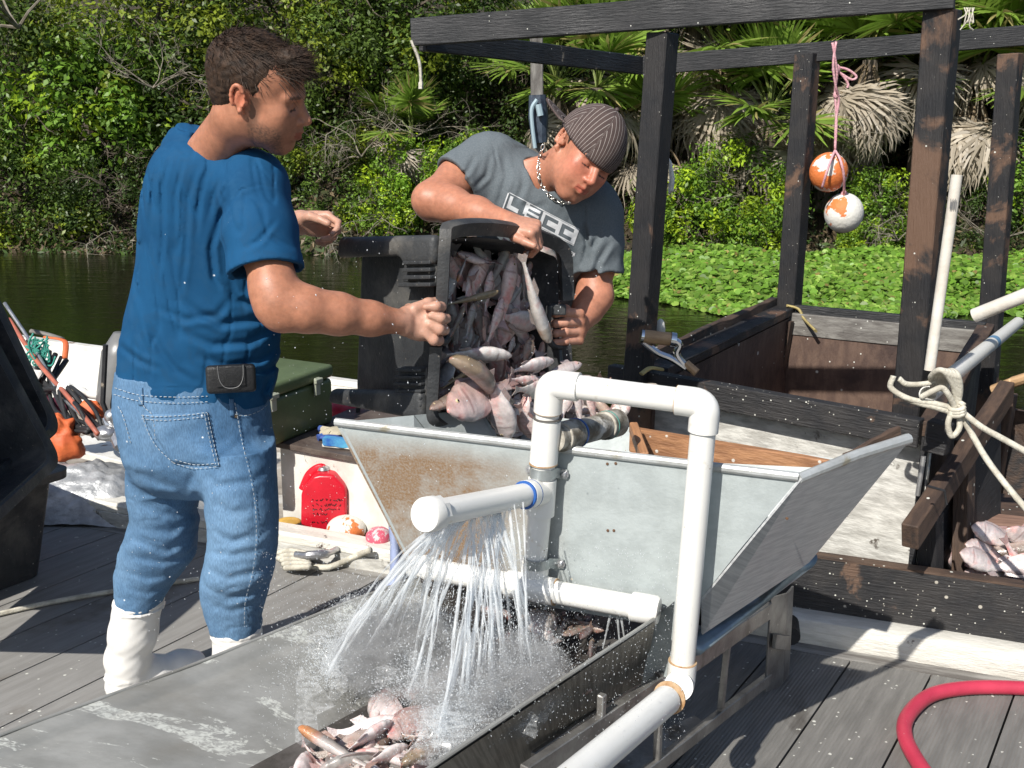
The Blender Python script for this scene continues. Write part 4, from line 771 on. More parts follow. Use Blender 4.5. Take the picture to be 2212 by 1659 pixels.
mb = MB(); mb.tube(bez([PY(850, 1120, 2.66), PY(856, 1190, 2.66), PY(853, 1250, 2.66), PY(832, 1300, 2.64), PY(780, 1345, 2.6), PY(720, 1390, 2.55)], 6), [.03]*6+[.034]*6+[.04]*19, 14, flat=.5); mb.build('drain_sleeve', mat('pale_blue_plastic_sleeve', (.36, .42, .62), (.3, .36, .56), 6, rough=.5), hp, smooth=3)
# ================================================================ PVC SPRAY PIPES
pp = thing('spray_pipes', 'white plastic pipe loop with spray bars strapped to the front of the hopper', 'pipework', HP(1470, 1500, .06))
def elbow(pts, r): mb = MB(); mb.tube(bez(pts, 6), r, 24); return mb
off = .038; r0 = .0262; r1 = .0315
def seg(name, a, b_, r=r0, m=PVC, caps=True):
    mb = MB(); d = (b_-a); n_ = max(2, int(d.length/.08)); mb.tube([a+d*(i/n_) for i in range(n_+1)], r, 28, caps); return mb.build(name, m, pp, smooth=.8)
def sock(name, a, b_, r=r1, m=PVC):
    mb = MB(); mb.lathe(a, (b_-a), [(r*.90, 0), (r, .0015), (r, (b_-a).length-.0015), (r*.90, (b_-a).length)], 28); return mb.build(name, m, pp, smooth=.8)
EL = HP(1188, 828, off+.02); ER = HP(1524, 872, off+.02)
T1 = HP(1170, 1062, off); T2 = HP(1152, 1262, off); EB = HP(1470, 1478, off+.03)
GLUE = mat('pipe_glue_ring', (.36, .2, .09), (.5, .36, .22), 40, rough=.5, bump=0); BLUE = mat('blue_glue_ring', (.015, .09, .33), rough=.4, bump=0)
def ring(a, d, r, m): mb = MB(); mb.lathe(a, d, [(r*.96, -.0018), (r+.0008, -.0014), (r+.0008, .0014), (r*.96, .0018)], 28); return mb.build('glue_ring', m, pp)
def elb(c_, a, b_, L=.062, R=.024):
    da = (a-c_).normalized(); db = (b_-c_).normalized(); P = [c_+da*L, c_+da*R*1.05]
    for i in range(1, 8): t = i/8; P.append((c_+da*R)*(1-t)**2+c_*2*t*(1-t)+(c_+db*R)*t*t)
    P += [c_+db*R*1.05, c_+db*L]; mb = MB(); mb.tube([P[0]-da*0]+P[1:], [r1*1.0]+[r1]*(len(P)-2)+[r1], 28); o = mb.build('elbow', PVC, pp, smooth=.9)
    ring(c_+da*L, da, r1*.97, GLUE); return c_+da*L, c_+db*L
elb(EL, T1, ER, .065); elb(ER, EL, EB, .06)
seg('riser', EL, T1); seg('top_bar', EL, ER); seg('downpipe', ER, EB, r0*1.02)
sock('coupling', HP(1182, 905, off+.01), HP(1174, 1000, off+.005), r1*1.0); 
ring(HP(1183, 903, off+.011), (0, 0, 1), r1, mat('dark_joint', (.1, .09, .08), bump=0)); ring(HP(1174, 1001, off+.005), (0, 0, 1), r1, GLUE)
sock('tee', HP(1172, 1032, off), HP(1167, 1112, off), r1*1.02); seg('riser', T1, T2)
sock('tee', HP(1158, 1215, off), HP(1150, 1280, off), r1*1.0)
SE = PD(922, 1112, 2.02); sd = (SE-T1).normalized()
sock('tee_branch', T1+sd*.01, T1+sd*.075, r1*1.02); seg('spray_bar', T1, SE)
ring(T1+sd*.05, sd, r1*1.0, BLUE); ring(T1+sd*.076, sd, r1*.98, BLUE); ring(T1+sd*.078, sd, r1*.96, BLUE)
mb = MB(); L = (SE-T1).length
def hexp(r, z, R6): return r
mb.lathe(T1+sd*(L-.04), sd, [(r0, 0), (.034, .002), (.034, .022)], 8, True); mb.lathe(T1+sd*(L-.02), sd, [(.0345, 0), (.0345, .024), (.032, .028)], 32); mb.build('end_cap', PVC, pp, smooth=.6)
B0 = HP(900, 1224, off+.02); B1 = HP(1412, 1318, off+.02); bd = (B1-B0).normalized()
T2c = HP(1160, 1272, off+.01)
seg('lower_bar', B0+bd*.02, B1-bd*.01, r0); sock('tee', HP(1095, 1260, off+.014), HP(1200, 1279, off+.014), r1)
ring(HP(1200, 1279, off+.014), bd, r1*.97, GLUE); ring(HP(942, 1232, off+.018), bd, r0*1.02, GLUE)
mb = MB(); mb.lathe(B0+bd*.045, -bd, [(r1*.98, 0), (r1, .004), (r1, .05), (r1*.8, .062), (r1*.4, .068), (0, .069)], 28); mb.build('end_cap', PVC, pp, smooth=.6)
mb = MB(); mb.lathe(B1-bd*.05, bd, [(r1*.98, 0), (r1*1.04, .003), (r1*1.04, .055), (r1*.9, .062), (0, .064)], 28); mb.build('end_cap', PVC, pp, smooth=.6)
LP0 = PD(1440, 1512, 2.03); LP1 = PD(1120, 1780, 1.52)
elb(EB, ER, LP0, .055); seg('feed_pipe', LP0, LP1, .0275)
ring(PD(1446, 1507, 2.04), (LP1-LP0), r1, GLUE)
# mould-stained inlet behind
DIRT = mat('mouldy_pvc', (.45, .42, .36), (.12, .10, .07), 16, .42, .58, c3=(.6, .58, .53), s3=9, lo3=.6, hi3=.68, rough=.6, bump=.4)
I0 = HP(1195, 948, off); I1 = PD(1332, 913, 2.62); idd = (I1-I0).normalized()
seg('inlet_pipe', I0, I1, r1*.95, DIRT); sock('inlet_socket', I0+idd*.03, I0+idd*.10, r1*1.08, DIRT); mb = MB(); mb.lathe(I0+idd*.10, idd, [(r1*1.12, 0), (r1*1.12, .006)], 24); mb.build('glue_ring', BLUE, pp)
sock('inlet_socket', I1-idd*.07, I1+idd*.0, r1*1.1, DIRT); mb = MB(); mb.lathe(I1-idd*.055, idd, [(r1*1.14, 0), (r1*1.14, .004)], 24); mb.build('glue_ring', mat('green_ring', (.1, .3, .25), bump=0), pp)
# straps
STR = mat('strap_zinc', (.42, .45, .45), (.32, .35, .35), 20, metal=.6, rough=.4, bump=.15)
for (ul, ur, vv, slope) in ((1140, 1226, 1018, .012), (1127, 1218, 1212, .0)):
    a = HP(ul, vv-4, .004); b_ = HP(ur, vv+6, .004); cc = HP((ul+ur)/2-4, vv, .0); e = HE; P = [a, HP(ul+14, vv, .004)]
    x0 = HP(1174 if vv < 1100 else 1160, vv, off); 
    for i in range(13):
        t = math.pi*(1-i/12); P.append(x0+e*math.cos(t)*(r0+.004)+HN*(math.sin(t)*(r0+.004))+dz(0) if True else 0)
    P += [HP(ur-12, vv+5, .004), b_]; mb = MB(); vs = []; fs = []
    for q_ in P: vs += [q_+dz(.0115), q_-dz(.0115), q_-dz(.0115)+HN*.003, q_+dz(.0115)+HN*.003]
    k = len(P)
    for i in range(k-1):
        for j in range(4): fs.append((4*i+j, 4*i+(j+1) % 4, 4*i+4+(j+1) % 4, 4*i+4+j))
    fs += [(0, 3, 2, 1), (4*k-4, 4*k-3, 4*k-2, 4*k-1)]; mb.raw(vs, fs); s_ = mb.build('strap', STR, pp, smooth=.9)
    for q_ in (HP(ul+5, vv-3, .007), HP(ur-7, vv+6, .007)):
        mb = MB(); mb.lathe(q_, HN, [(.011, 0), (.011, .001), (.006, .0012), (.006, .006), (.004, .008)], 10); mb.build('bolt', mat('zinc', (.6, .6, .6)), s_)
# ================================================================ CHUTE
STEEL = mat('brushed_chute_steel', (.31, .31, .295), (.24, .24, .225), 7, metal=.2, rough=.33, rough2=.5, bump=.1, bs=60, c3=(.2, .19, .165), s3=3.2, lo3=.5, hi3=.75, specks=[(60, .1, .1, (.6, .6, .58))])
ch = thing('chute', 'long grey steel fish chute running from under the hopper to the lower left corner', 'chute', PZ(700, 1600, .25))
Lf = PZ(-260, 1690, .545); Ln = PZ(905, 1246, .605); Rf = PZ(760, 1775, .545); Rn = PZ(1412, 1338, .605)
BLf = PZ(330, 1770, .41); BLn = PZ(985, 1420, .45); BRf = PZ(800, 1850, .41); BRn = PZ(1290, 1440, .45)
def lerp(a, b_, t): return a+(b_-a)*t
def wav(p, t, s_): return p+HN*(.006*math.sin(t*7+s_))+dz(.004*math.sin(t*9+s_))
NL = 40
mb = MB()
def lw(u, v_):
    top = wav(lerp(Lf, Ln, u), u, 0); bot = lerp(BLf, BLn, u); p = lerp(top, bot, v_); d_ = (bot-top).cross(Ln-Lf).normalized(); return p+d_*(.012*math.sin(math.pi*v_)-.010*math.exp(-((v_-.18)/.06)**2)+.004*noise.noise(V((u*9, v_*3, 0))))
def gl_(u, v_): return (u*1.3, v_*.35, 0)
def stains():
    m = STEEL.copy(); m.name = 'wet_chute_steel'; nt = m.node_tree; N = nt.nodes; L = nt.links; b = N['Principled BSDF']; src = b.inputs['Base Color'].links[0].from_socket
    at = N.new('ShaderNodeAttribute'); at.attribute_name = 'gc'; n0 = N.new('ShaderNodeTexNoise'); n0.inputs['Scale'].default_value = 2.6; n0.inputs['Detail'].default_value = 12; n0.inputs['Roughness'].default_value = .68; n0.inputs['Distortion'].default_value = 1.6
    mp_ = N.new('ShaderNodeMapping'); mp_.inputs['Scale'].default_value = (2, .9, 1); mp_.inputs['Location'].default_value = (.45, .2, .3); L.new(at.outputs['Vector'], mp_.inputs[0]); L.new(mp_.outputs[0], n0.inputs['Vector'])
    r = N.new('ShaderNodeMapRange'); r.inputs['From Min'].default_value = .552; r.inputs['From Max'].default_value = .562; L.new(n0.outputs['Fac'], r.inputs['Value'])
    n2 = N.new('ShaderNodeTexNoise'); n2.inputs['Scale'].default_value = 60; n2.inputs['Distortion'].default_value = 2; L.new(at.outputs['Vector'], n2.inputs['Vector'])
    r2 = N.new('ShaderNodeMapRange'); r2.inputs['From Min'].default_value = .35; r2.inputs['From Max'].default_value = .6; L.new(n2.outputs['Fac'], r2.inputs['Value']); mm = N.new('ShaderNodeMath'); mm.operation = 'MULTIPLY'; L.new(r.outputs[0], mm.inputs[0]); L.new(r2.outputs[0], mm.inputs[1])
    mix = N.new('ShaderNodeMix'); mix.data_type = 'RGBA'; L.new(mm.outputs[0], mix.inputs[0]); L.new(src, mix.inputs[6]); mix.inputs[7].default_value = (.55, .56, .52, 1); L.new(mix.outputs[2], b.inputs['Base Color'])
    return m
mb.surf(lw, NL, 26, gl_); mb.build('left_wall', stains(), ch, smooth=3)
mb = MB(); tt = [wav(lerp(Lf, Ln, i/NL), i/NL, 0) for i in range(NL+1)]; mb.tube(tt, .0035, 8); mb.build('wall_edge', STEEL, ch)
def rw(u, v_): return lerp(lerp(Rf, Rn, u), lerp(BRf, BRn, u), v_)
mb = MB(); mb.surf(rw, 24, 4, gl_); mb.build('inner_right_wall', STEEL, ch, smooth=3)
Ro = [PZ(880, 1850, .25), PZ(1385, 1478, .30)]
def ro(u, v_): return lerp(lerp(Rf, Rn, u), lerp(Ro[0], Ro[1], u), v_)+V((.004, -.004, -.002))
mb = MB(); mb.surf(ro, 24, 4, lambda u, v_: (u*.75, v_*.35, 0)); mb.build('outer_right_wall', mat('scratched_steel', (.30, .285, .255), (.17, .16, .14), 8, metal=.65, rough=.38, rough2=.55, bump=.3, bs=30, st=(14, .6, 1), bst=(30, 1, 1), c3=(.1, .08, .06), s3=6, lo3=.6, hi3=.75), ch, smooth=3)
mb = MB(); mb.tube([Rf+V((0, 0, .002)), lerp(Rf, Rn, .5)+V((0, 0, .004)), Rn], .0045, 8); mb.build('wall_edge', STEEL, ch)
mb = MB(); mb.raw([BLf, BRf, BRn, BLn], [(0, 1, 2, 3)]); mb.raw([Rf, lerp(Rf, Rn, 0), Ro[0], BRf], [(0, 1, 2)]); mb.build('chute_floor', mat('belt', (.10, .09, .085), (.05, .045, .04), 12, rough=.5, bump=.3, bs=40), ch)
# inside of the hopper mouth behind the lower bar, shade put into its colour
mb = MB(); mb.plate([HP(905, 1240, -.02), HP(1420, 1335, -.02)+V((0, 0, 0)), HP(1420, 1440, -.4), HP(960, 1440, -.4)], .004); DSS = mat('shade_toned_steel', (.16, .15, .14), (.08, .07, .065), 9, metal=.5, rough=.35)
xd = BD*.55; mb = MB(); mb.raw([BLn, BRn, BRn+xd, BLn+xd], [(0, 1, 2, 3)]); mb.build('chute_floor', DSS, ch)
mb = MB(); mb.raw([Ln, BLn, BLn+xd, Ln+xd, HP(905, 1240, -.01)], [(0, 1, 2, 3)]); mb.raw([Rn, BRn, BRn+xd, Rn+xd], [(0, 1, 2, 3)]); mb.raw([BLn+xd, BRn+xd, Rn+xd, Ln+xd], [(0, 1, 2, 3)]); mb.build('chute_back', DSS, ch)
# ================================================================ CONVEYOR FRAME
FB = PZ(1672, 1492, 0); FD = V((-.56, -.83, 0)).normalized(); FNn = V((-FD.y, FD.x, 0))
def FP(u, v_, o_=0):
    r = ray(u, v_); o = FB+FNn*o_; return C+r*(FNn.dot(o-C)/FNn.dot(r))
fr_ = thing('conveyor_frame', 'wet galvanised steel frame under the right side of the chute', 'frame', FB)
FS = mat('frame_steel', (.34, .33, .31), (.2, .19, .18), 10, metal=.6, rough=.38, bump=.2, bs=40, c3=(.1, .08, .06), s3=6, lo3=.58, hi3=.7, specks=[(50, .15, .12, SC_W)])
mb = MB(); mb.plate([FP(1662, 1290), FP(1698, 1280), FP(1688, 1482), FP(1650, 1494)], .006); mb.plate([FP(1698, 1280), FP(1698, 1280)+V((.03, .05, 0)), FP(1688, 1482)+V((.03, .05, 0)), FP(1688, 1482)], .006); mb.build('angle_post', FS, fr_, bevel=.001)
mb = MB(); mb.plate([FP(1668, 1365, .01)+V((0, -.01, 0)), FP(1698, 1368, .01)+V((0, -.01, 0)), FP(1696, 1400, .01)+V((0, -.01, 0)), FP(1665, 1396, .01)+V((0, -.01, 0))], .012); mb.build('bracket_plate', FS, fr_, bevel=.001)
def bar(name, ua, va, ub, vb, h, t=.03, o_=0, m=FS): a = FP(ua, va, o_); b_ = FP(ub, vb, o_); mb = MB(); mb.beam(a, b_, t, h, nseg=4, wob=.0008); return mb.build(name, m, fr_, bevel=.002)
bar('upper_rail', 1130, 1682, 1660, 1318, .05, .02)
bar('lower_rail', 1230, 1800, 1660, 1465, .035, .02)
bar('inner_rail', 1150, 1640, 1640, 1300, .03, .012, -.10)
for (u0, v0, u1, v1) in ((1576, 1352, 1556, 1530), (1425, 1450, 1418, 1700), (1300, 1500, 1290, 1760)): bar('upright', u0, v0, u1, v1, .016, .016)
mb = MB(); mb.plate([PZ(1290, 1640, .05), PZ(1500, 1545, .05), PZ(1520, 1560, .05), PZ(1400, 1700, .05)], .01, nrm=(0, 0, 1)); mb.build('foot_plate', FS, fr_)
mb = MB(); mb.tube([PZ(1705, 1345, .09), PZ(1708, 1375, .09)], .03, 14); tag(mb.build('rubber_bumper', BWC, None, PZ(1706, 1360, 0)), 'dark round bumper where the frame meets the white rub rail', 'bumper')
# ================================================================ BLACK TOTES
BLK = mat('black_plastic', (.026, .028, .031), (.046, .048, .050), 9, rough=.42, rough2=.62, bump=.3, bs=70, c3=(.14, .132, .118), s3=6, lo3=.50, hi3=.75, specks=[(34, .13, .12, (.4, .38, .33)), (90, .2, .12, (.16, .14, .12))])
def rrect(w_, d_, r, n=5):
    P = []
    for (sx, sy, a0) in ((1, 1, 0), (-1, 1, 90), (-1, -1, 180), (1, -1, 270)):
        for i in range(n+1): a = math.radians(a0+90*i/n); P.append((sx*(w_/2-r)+r*math.cos(a), sy*(d_/2-r)+r*math.sin(a)))
    return P
def loft(mb, rings, close=True, caps=(False, False), gcs=None):
    n = len(rings[0]); vs = [p for r_ in rings for p in r_]; fs = [(i*n+k, i*n+(k+1) % n, (i+1)*n+(k+1) % n, (i+1)*n+k) for i in range(len(rings)-1) for k in range(n)]
    if caps[0]: fs.append(tuple(range(n-1, -1, -1)))
    if caps[1]: fs.append(tuple((len(rings)-1)*n+k for k in range(n)))
    return mb.raw(vs, fs)
def tote(name, label, M, w_=.62, d_=.42, h_=.40, group=None, ribs=True):
    """M places a tote whose base centre is the local origin, opening +z"""
    o = thing(name, label, 'tote', M.translation, group)
    def ring(f, z, r, e=0): return [M@V((x, y, z)) for x, y in rrect(w_*f+e, d_*f+e, r)]
    mb = MB(); loft(mb, [ring(.8, .0, .04), ring(.82, .004, .05), ring(.98, h_, .05), ring(1, h_, .05, .05), ring(1, h_-.02, .05, .055), ring(1, h_-.02, .05, .045), ring(.985, h_-.004, .045, -.01), ring(.8, .01, .045, -.012)][:3]+[ring(.985, h_, .045, -.012), ring(.8, .012, .045, -.012)], caps=(True, True)); mb.build('body', BLK, o, smooth=.7)
    mb = MB(); loft(mb, [ring(.98, h_-.03, .05, .01), ring(1, h_-.03, .05, .055), ring(1, h_+.002, .05, .06), ring(1, h_+.004, .05, .0), ring(.985, h_-.002, .045, -.006)]); mb.build('rim', BLK, o, smooth=.7)
    if ribs:
        for (sy, x0) in ((-1, -.3), (-1, .3)):
            mb = MB(); mb.box((0, 0, 0), (.16*w_, .05, h_*.8)); mb.v = [M@(q_+V((x0*w_, sy*d_*.455, h_*.55))) for q_ in mb.v]; mb.build('side_ledge', BLK, o, bevel=.012, seg=3)
    return o
def frame_M(o_, x, y, z):
    x = V(x).normalized(); z = V(z); z = (z-x*z.dot(x)).normalized(); y = z.cross(x); return Matrix(((x.x, y.x, z.x, o_.x), (x.y, y.y, z.y, o_.y), (x.z, y.z, z.z, o_.z), (0, 0, 0, 1)))
pb = PZ(20, 1300, 0)
tote('tote', 'upright black tote at the bottom of the leaning stack by the left edge', frame_M(pb+V((-.37, .09, .0)), BD, None, (0, 0, 1)), .8, .62, .40, 'black totes stacked at the left edge', False)
for (u, v_, Y, tl, lb) in ((-175, 930, 2.95, 20, 'middle black tote tipped on its side in the stack by the left edge'), (-150, 850, 3.2, 18, 'upper black tote leaning behind the others by the left edge')):
    a = math.radians(tl); zz = V((math.cos(a)*.93, .3, math.sin(a))); xx = V((.05, .75, .1)); p = PY(u, v_, Y)-zz*.26
    tote('tote', lb, frame_M(p, xx, None, zz), .66, .52, .42, 'black totes stacked at the left edge', False)
# held tote -----------------------------------------------------------
tb = thing('tote', 'scuffed black tote being tipped over the hopper and spilling fish', 'tote', PY(930, 905, 2.60))
YN = 2.58; YF = 2.97; YB = 2.86
TLm, TRm, BRm, BLm = PY(958, 500, YN), PY(1212, 545, YF), PY(1216, 880, YF), PY(938, 905, YN)   # mouth
TLb, BLb = PY(768, 512, YB), PY(752, 880, YB); rr_ = (TRm-TLm)*.82
TRb, BRb = TLb+rr_, BLb+rr_*.98
def quadring(a, b_, c, d, r, ins=0, n=5, bulge=0):
    """rounded quad ring through corners a b c d"""
    cs = [a, b_, c, d]; cen = (a+b_+c+d)/4; P = []
    for i in range(4):
        p = cs[i]; p = p+(cen-p).normalized()*ins; q0 = cs[i-1]+(cen-cs[i-1]).normalized()*ins; q1 = cs[(i+1) % 4]+(cen-cs[(i+1) % 4]).normalized()*ins
        d0 = (q0-p).normalized(); d1 = (q1-p).normalized()
        for k in range(n+1):
            t = k/n; P.append((p+d0*r)*(1-t)**2+p*2*t*(1-t)+(p+d1*r)*t*t)
        if bulge:
            for k in (1, 2, 3): t = k/4; P.append(lerp(p+d1*r, q1-d1*r, t)+((cs[i]+cs[(i+1) % 4])/2-cen).normalized()*bulge*(math.sin(math.pi*t)) if i == 0 else lerp(p+d1*r, q1-d1*r, t))
    return P
def shift(P, s_): return [p+s_ for p in P]
ax = ((TLm+TRm+BRm+BLm)/4-(TLb+TRb+BRb+BLb)/4).normalized()
mid = lambda A_, B2, t: lerp(A_, B2, t)
mb = MB(); kw = dict(bulge=.018)
inn = [quadring(TLm, TRm, BRm, BLm, .03, .018, **kw), quadring(TLm-ax*.02, TRm-ax*.02, BRm-ax*.02, BLm-ax*.02, .03, .02, **kw), quadring(TLb+ax*.03, TRb+ax*.03, BRb+ax*.03, BLb+ax*.03, .03, .05, **kw)]
outr = [quadring(TLb, TRb, BRb, BLb, .03, .045, **kw), quadring(TLb+ax*.012, TRb+ax*.012, BRb+ax*.012, BLb+ax*.012, .035, .032, **kw), quadring(TLm-ax*.03, TRm-ax*.03, BRm-ax*.03, BLm-ax*.03, .035, .012, **kw)]
loft(mb, outr+inn[:0], caps=(True, False)); loft(mb, inn, caps=(False, True)); mb.build('body', BLK, tb, smooth=.7)
# rim in pieces: thick lip; the near side has a gap for the grip
def lip(P, r, name='rim'):
    mb = MB(); mb.tube(P, r*.92, 16, flat=1.25, sq=.8, u0=(0, -1, 0)); return mb.build(name, BLK, tb, smooth=.5)
lip(bez([PY(945, 735, 2.585)+V((0, 0, .0)), PY(955, 640, 2.58), PY(962, 520, 2.575), PY(972, 497, 2.60), PY(1040, 490, 2.70), PY(1120, 500, 2.82), PY(1195, 523, 2.93), PY(1218, 548, 2.96), PY(1222, 600, 2.97), PY(1224, 648, 2.97)], 5), .0165)
lip(bez([PY(942, 745, 2.575), PY(938, 800, 2.58), PY(934, 880, 2.58), PY(938, 905, 2.585), PY(960, 909, 2.62), PY(1000, 900, 2.7), PY(1080, 900, 2.8)], 5), .0165)
lip(bez([PY(1224, 745, 2.98), PY(1226, 790, 2.98), PY(1224, 850, 2.98)], 5), .015)
def nearface(pts, th, name, bev=.006, off_=0):
    # a block standing proud of the near side; points given on the near side plane
    nn = (TLm-TLb).cross(BLb-TLb).normalized(); nn = nn if nn.y < 0 else -nn
    def NP(u, v_): r = ray(u, v_); return C+r*(nn.dot(TLb-C)/nn.dot(r))
    mb = MB(); mb.plate([NP(*q_)+nn*(th+off_) for q_ in pts], th, nrm=nn); return mb.build(name, BLK, tb, bevel=bev, seg=3, smooth=1.0)
nearface([(752, 512), (960, 507), (957, 572), (892, 570), (880, 553), (748, 556)], .035, 'top_ledge', .016)
nearface([(734, 838), (930, 842), (932, 905), (900, 900), (728, 868)], .035, 'bottom_ledge', .014)
for j in range(6):
    y0 = 530+j*16; nearface([(893-(j > 4)*12+abs(j-2.4)*1.0, y0), (952, y0-1), (952, y0+8), (890-(j > 4)*12+abs(j-2.4)*1.5, y0+9)], .028, 'rib', .0025, .006)
    y0 = 793+j*15; nearface([(872+abs(j-2)*2, y0), (930, y0+1), (930, y0+8), (870+abs(j-2)*2, y0+8)], .026, 'rib', .0025, .006)
nearface([(888, 522), (955, 520), (952, 612), (880, 608)], .016, 'rib_panel', .004); nearface([(870, 790), (932, 792), (930, 882), (862, 878)], .016, 'rib_panel', .004)
mb = MB(); mb.tube(bez([PY(940, 742, 2.60), PY(945, 735, 2.59), PY(960, 738, 2.61), PY(968, 728, 2.62)], 5), .010, 10); mb.tube([PY(938, 660, 2.585), PY(938, 740, 2.585)], .012, 10); mb.build('grip', BLK, tb)
mb = MB(); mb.box(PY(1205, 668, 2.95), (.045, .03, .03)); mb.tube(bez([PY(1187, 660, 2.93), PY(1184, 700, 2.93), PY(1190, 742, 2.95), PY(1222, 750, 2.98)], 5), .010, 10); mb.build('far_grip', BLK, tb, bevel=.004)
# ================================================================ FISH
FISH = mat('wet_fish_skin', (1, 1, 1), cattr='lc', coord='gc', scale=60, rough=.2, bump=.35, bs=220, sss=.12, coat=.5, dist=.003)
EYEW = mat('fish_eye', (.62, .5, .3), rough=.15, bump=0); EYEB = mat('fish_pupil', (.01, .01, .012), rough=.1, bump=0)
def fish_data(kind, bend, tone, seed, twist=0):
    """head at +x, dorsal +z.  returns (mesh, eye positions)"""
    r = random.Random(seed); n = 20; S = 38
    if kind == 't': L, H, W_, prof = .26, .105, .046, [(0, .12), (.05, .42), (.14, .74), (.28, .97), (.42, 1), (.58, .86), (.72, .58), (.84, .32), (.93, .26), (1, .30)]
    elif kind == 'c': L, H, W_, prof = .34, .058, .062, [(0, .22), (.03, .62), (.1, .9), (.22, 1), (.4, .98), (.58, .78), (.75, .52), (.88, .34), (.96, .3), (1, .34)]
    else: L, H, W_, prof = .30, .072, .05, [(0, .15), (.05, .5), (.15, .8), (.3, 1), (.45, .98), (.6, .8), (.75, .5), (.88, .3), (.96, .26), (1, .3)]
    def pr(t, a): 
        for (t0, v0), (t1, v1) in zip(a, a[1:]):
            if t <= t1: k = (t-t0)/(t1-t0); k = k*k*(3-2*k); return v0+(v1-v0)*k
        return a[-1][1]
    ztw = lambda t: -.012 if False else 0
    def cen(t):   # centre line, bent sideways (y) and a little in z
        x = L*(.5-t); th = bend*(t-.35); return V((x*(1-abs(bend)*.05), L*.5*bend*(t-.35)**2, L*.25*twist*(t-.4)**2))
    vs = []; cols = []; fs = []; top, mid_, bel, bl = tone
    def colr(t, cz, p):
        k = (cz+1)/2; c = V(bel).lerp(V(mid_), min(1, k*1.9)) if k < .55 else V(mid_).lerp(V(top), (k-.55)/.45)
        nn = noise.noise(V((p.x*22, p.z*30, seed*3.1)))+.5*noise.noise(V((p.x*60, p.z*60, seed)))
        if bl[0] > .7: c = c.lerp(V(bl), max(0, 1-max(0, t-.12)/.22)*.9)
        if nn > .22 and bl[0] < .7: c = c.lerp(V(bl), min(.7, (nn-.22)*1.8))
        if t < .22: c = c.lerp(V(bl), .30*(1-t/.22)*r.uniform(.5, 1)) if kind != 'c' else c.lerp(V((.30, .22, .12)), .5)
        if kind != 'c' and abs(t-.225-.02*(1-cz*cz)) < .014 and abs(cz) < .75: c = c*.45+V(bl)*.18
        if kind == 't': c = c*(1-.12*(math.sin(t*46) > .55)*(cz > -.2))
        return tuple(max(0, min(1, q_*(1+.25*nn))) for q_ in c)
    for i in range(S+1):
        t = i/S; k = pr(t, prof); h = H/2*k; w_ = W_/2*(k**.8)*(1-.8*max(0, t-.45)/.55); c = cen(t)
        for j in range(n):
            a = 2*math.pi*j/n; cz = math.sin(a); cy = math.cos(a); hz = h*(1.0 if cz > 0 else .92)
            if kind == 'c' and cz < 0: hz = h*.62
            p = c+V((0, w_*(abs(cy)**.9)*(1 if cy > 0 else -1), hz*cz)); vs.append(p); cols.append(colr(t, cz, p))
        if i:
            for j in range(n): fs.append(((i-1)*n+j, i*n+j, i*n+(j+1) % n, (i-1)*n+(j+1) % n))
    b = len(vs); vs.append(cen(0)+V((.006, 0, -.001))); cols.append(tuple(bl)); fs += [(b, j, (j+1) % n) for j in range(n)]
    def fin(P, c_):
        b = len(vs); m_ = len(P); N_ = V((0, .0016, 0))
        for p in P: vs.append(V(p)+N_); cols.append(c_)
        for p in P: vs.append(V(p)-N_); cols.append(c_)
        fs.append(tuple(range(b, b+m_))); fs.append(tuple(range(b+2*m_-1, b+m_-1, -1)))
        for i in range(m_): fs.append((b+i, b+m_+i, b+m_+(i+1) % m_, b+(i+1) % m_))
    fc = tuple(q_*.6 for q_ in V(mid_).lerp(V(bl), .25)); e = cen(1)+V((.004, 0, 0)); hh = H*.27 if kind == 't' else H*.5
    sp = bend*.03
    fin([e+V((0, 0, H*.12)), e+V((-.042, sp, hh*1.1)), e+V((-.034, sp, hh*.4)), e+V((-.028, sp, 0)), e+V((-.034, sp, -hh*.4)), e+V((-.040, sp, -hh*1.0)), e+V((0, 0, -H*.12))], fc)
    D = []; T = (.26, .36, .46, .56, .66, .76) if kind == 't' else (.24, .3, .36, .42)
    for t in T: D.append(cen(t)+V((0, 0, H/2*pr(t, prof)*.93)))
    U = [cen(t)+V((-.012, 0, H/2*pr(t, prof)+(.009 if kind == 't' else .015 if kind != 'c' or t < .34 else .01))) for t in T]
    fin(D+U[::-1], fc)
    A = [cen(t)+V((0, 0, -H/2*pr(t, prof)*(.84 if kind != 'c' else .55))) for t in (.58, .66, .76)]; fin(A+[cen(.79)+V((-.01, 0, -H/2*.75)), cen(.62)+V((-.016, 0, -H/2*1.0 if kind != 'c' else -H/2*.95))], fc)
    me = quads_like('fish_body', vs, fs, cols)
    eyes = []
    for s_ in (1, -1):
        t = .115 if kind != 'c' else .09; k = pr(t, prof); p = cen(t)+V((0, s_*W_/2*k**.8*.86, H/2*k*(.32 if kind == 't' else .35))); eyes.append((p, s_))
    # barbels / pectoral fins are joined to the body mesh
    return me, eyes, kind
def quads_like(name, vs, fs, cols):
    me = bpy.data.meshes.new(name); me.from_pydata([tuple(p) for p in vs], [], fs)
    a = me.attributes.new('lc', 'FLOAT_COLOR', 'POINT'); a.data.foreach_set('color', np.array([(*c, 1) for c in cols], dtype=np.float32).ravel())
    g = me.attributes.new('gc', 'FLOAT_VECTOR', 'POINT'); g.data.foreach_set('vector', np.array([tuple(p) for p in vs], dtype=np.float32).ravel())
    me.materials.append(FISH); me.shade_smooth(); me.set_sharp_from_angle(angle=1.0); me.update(); return me
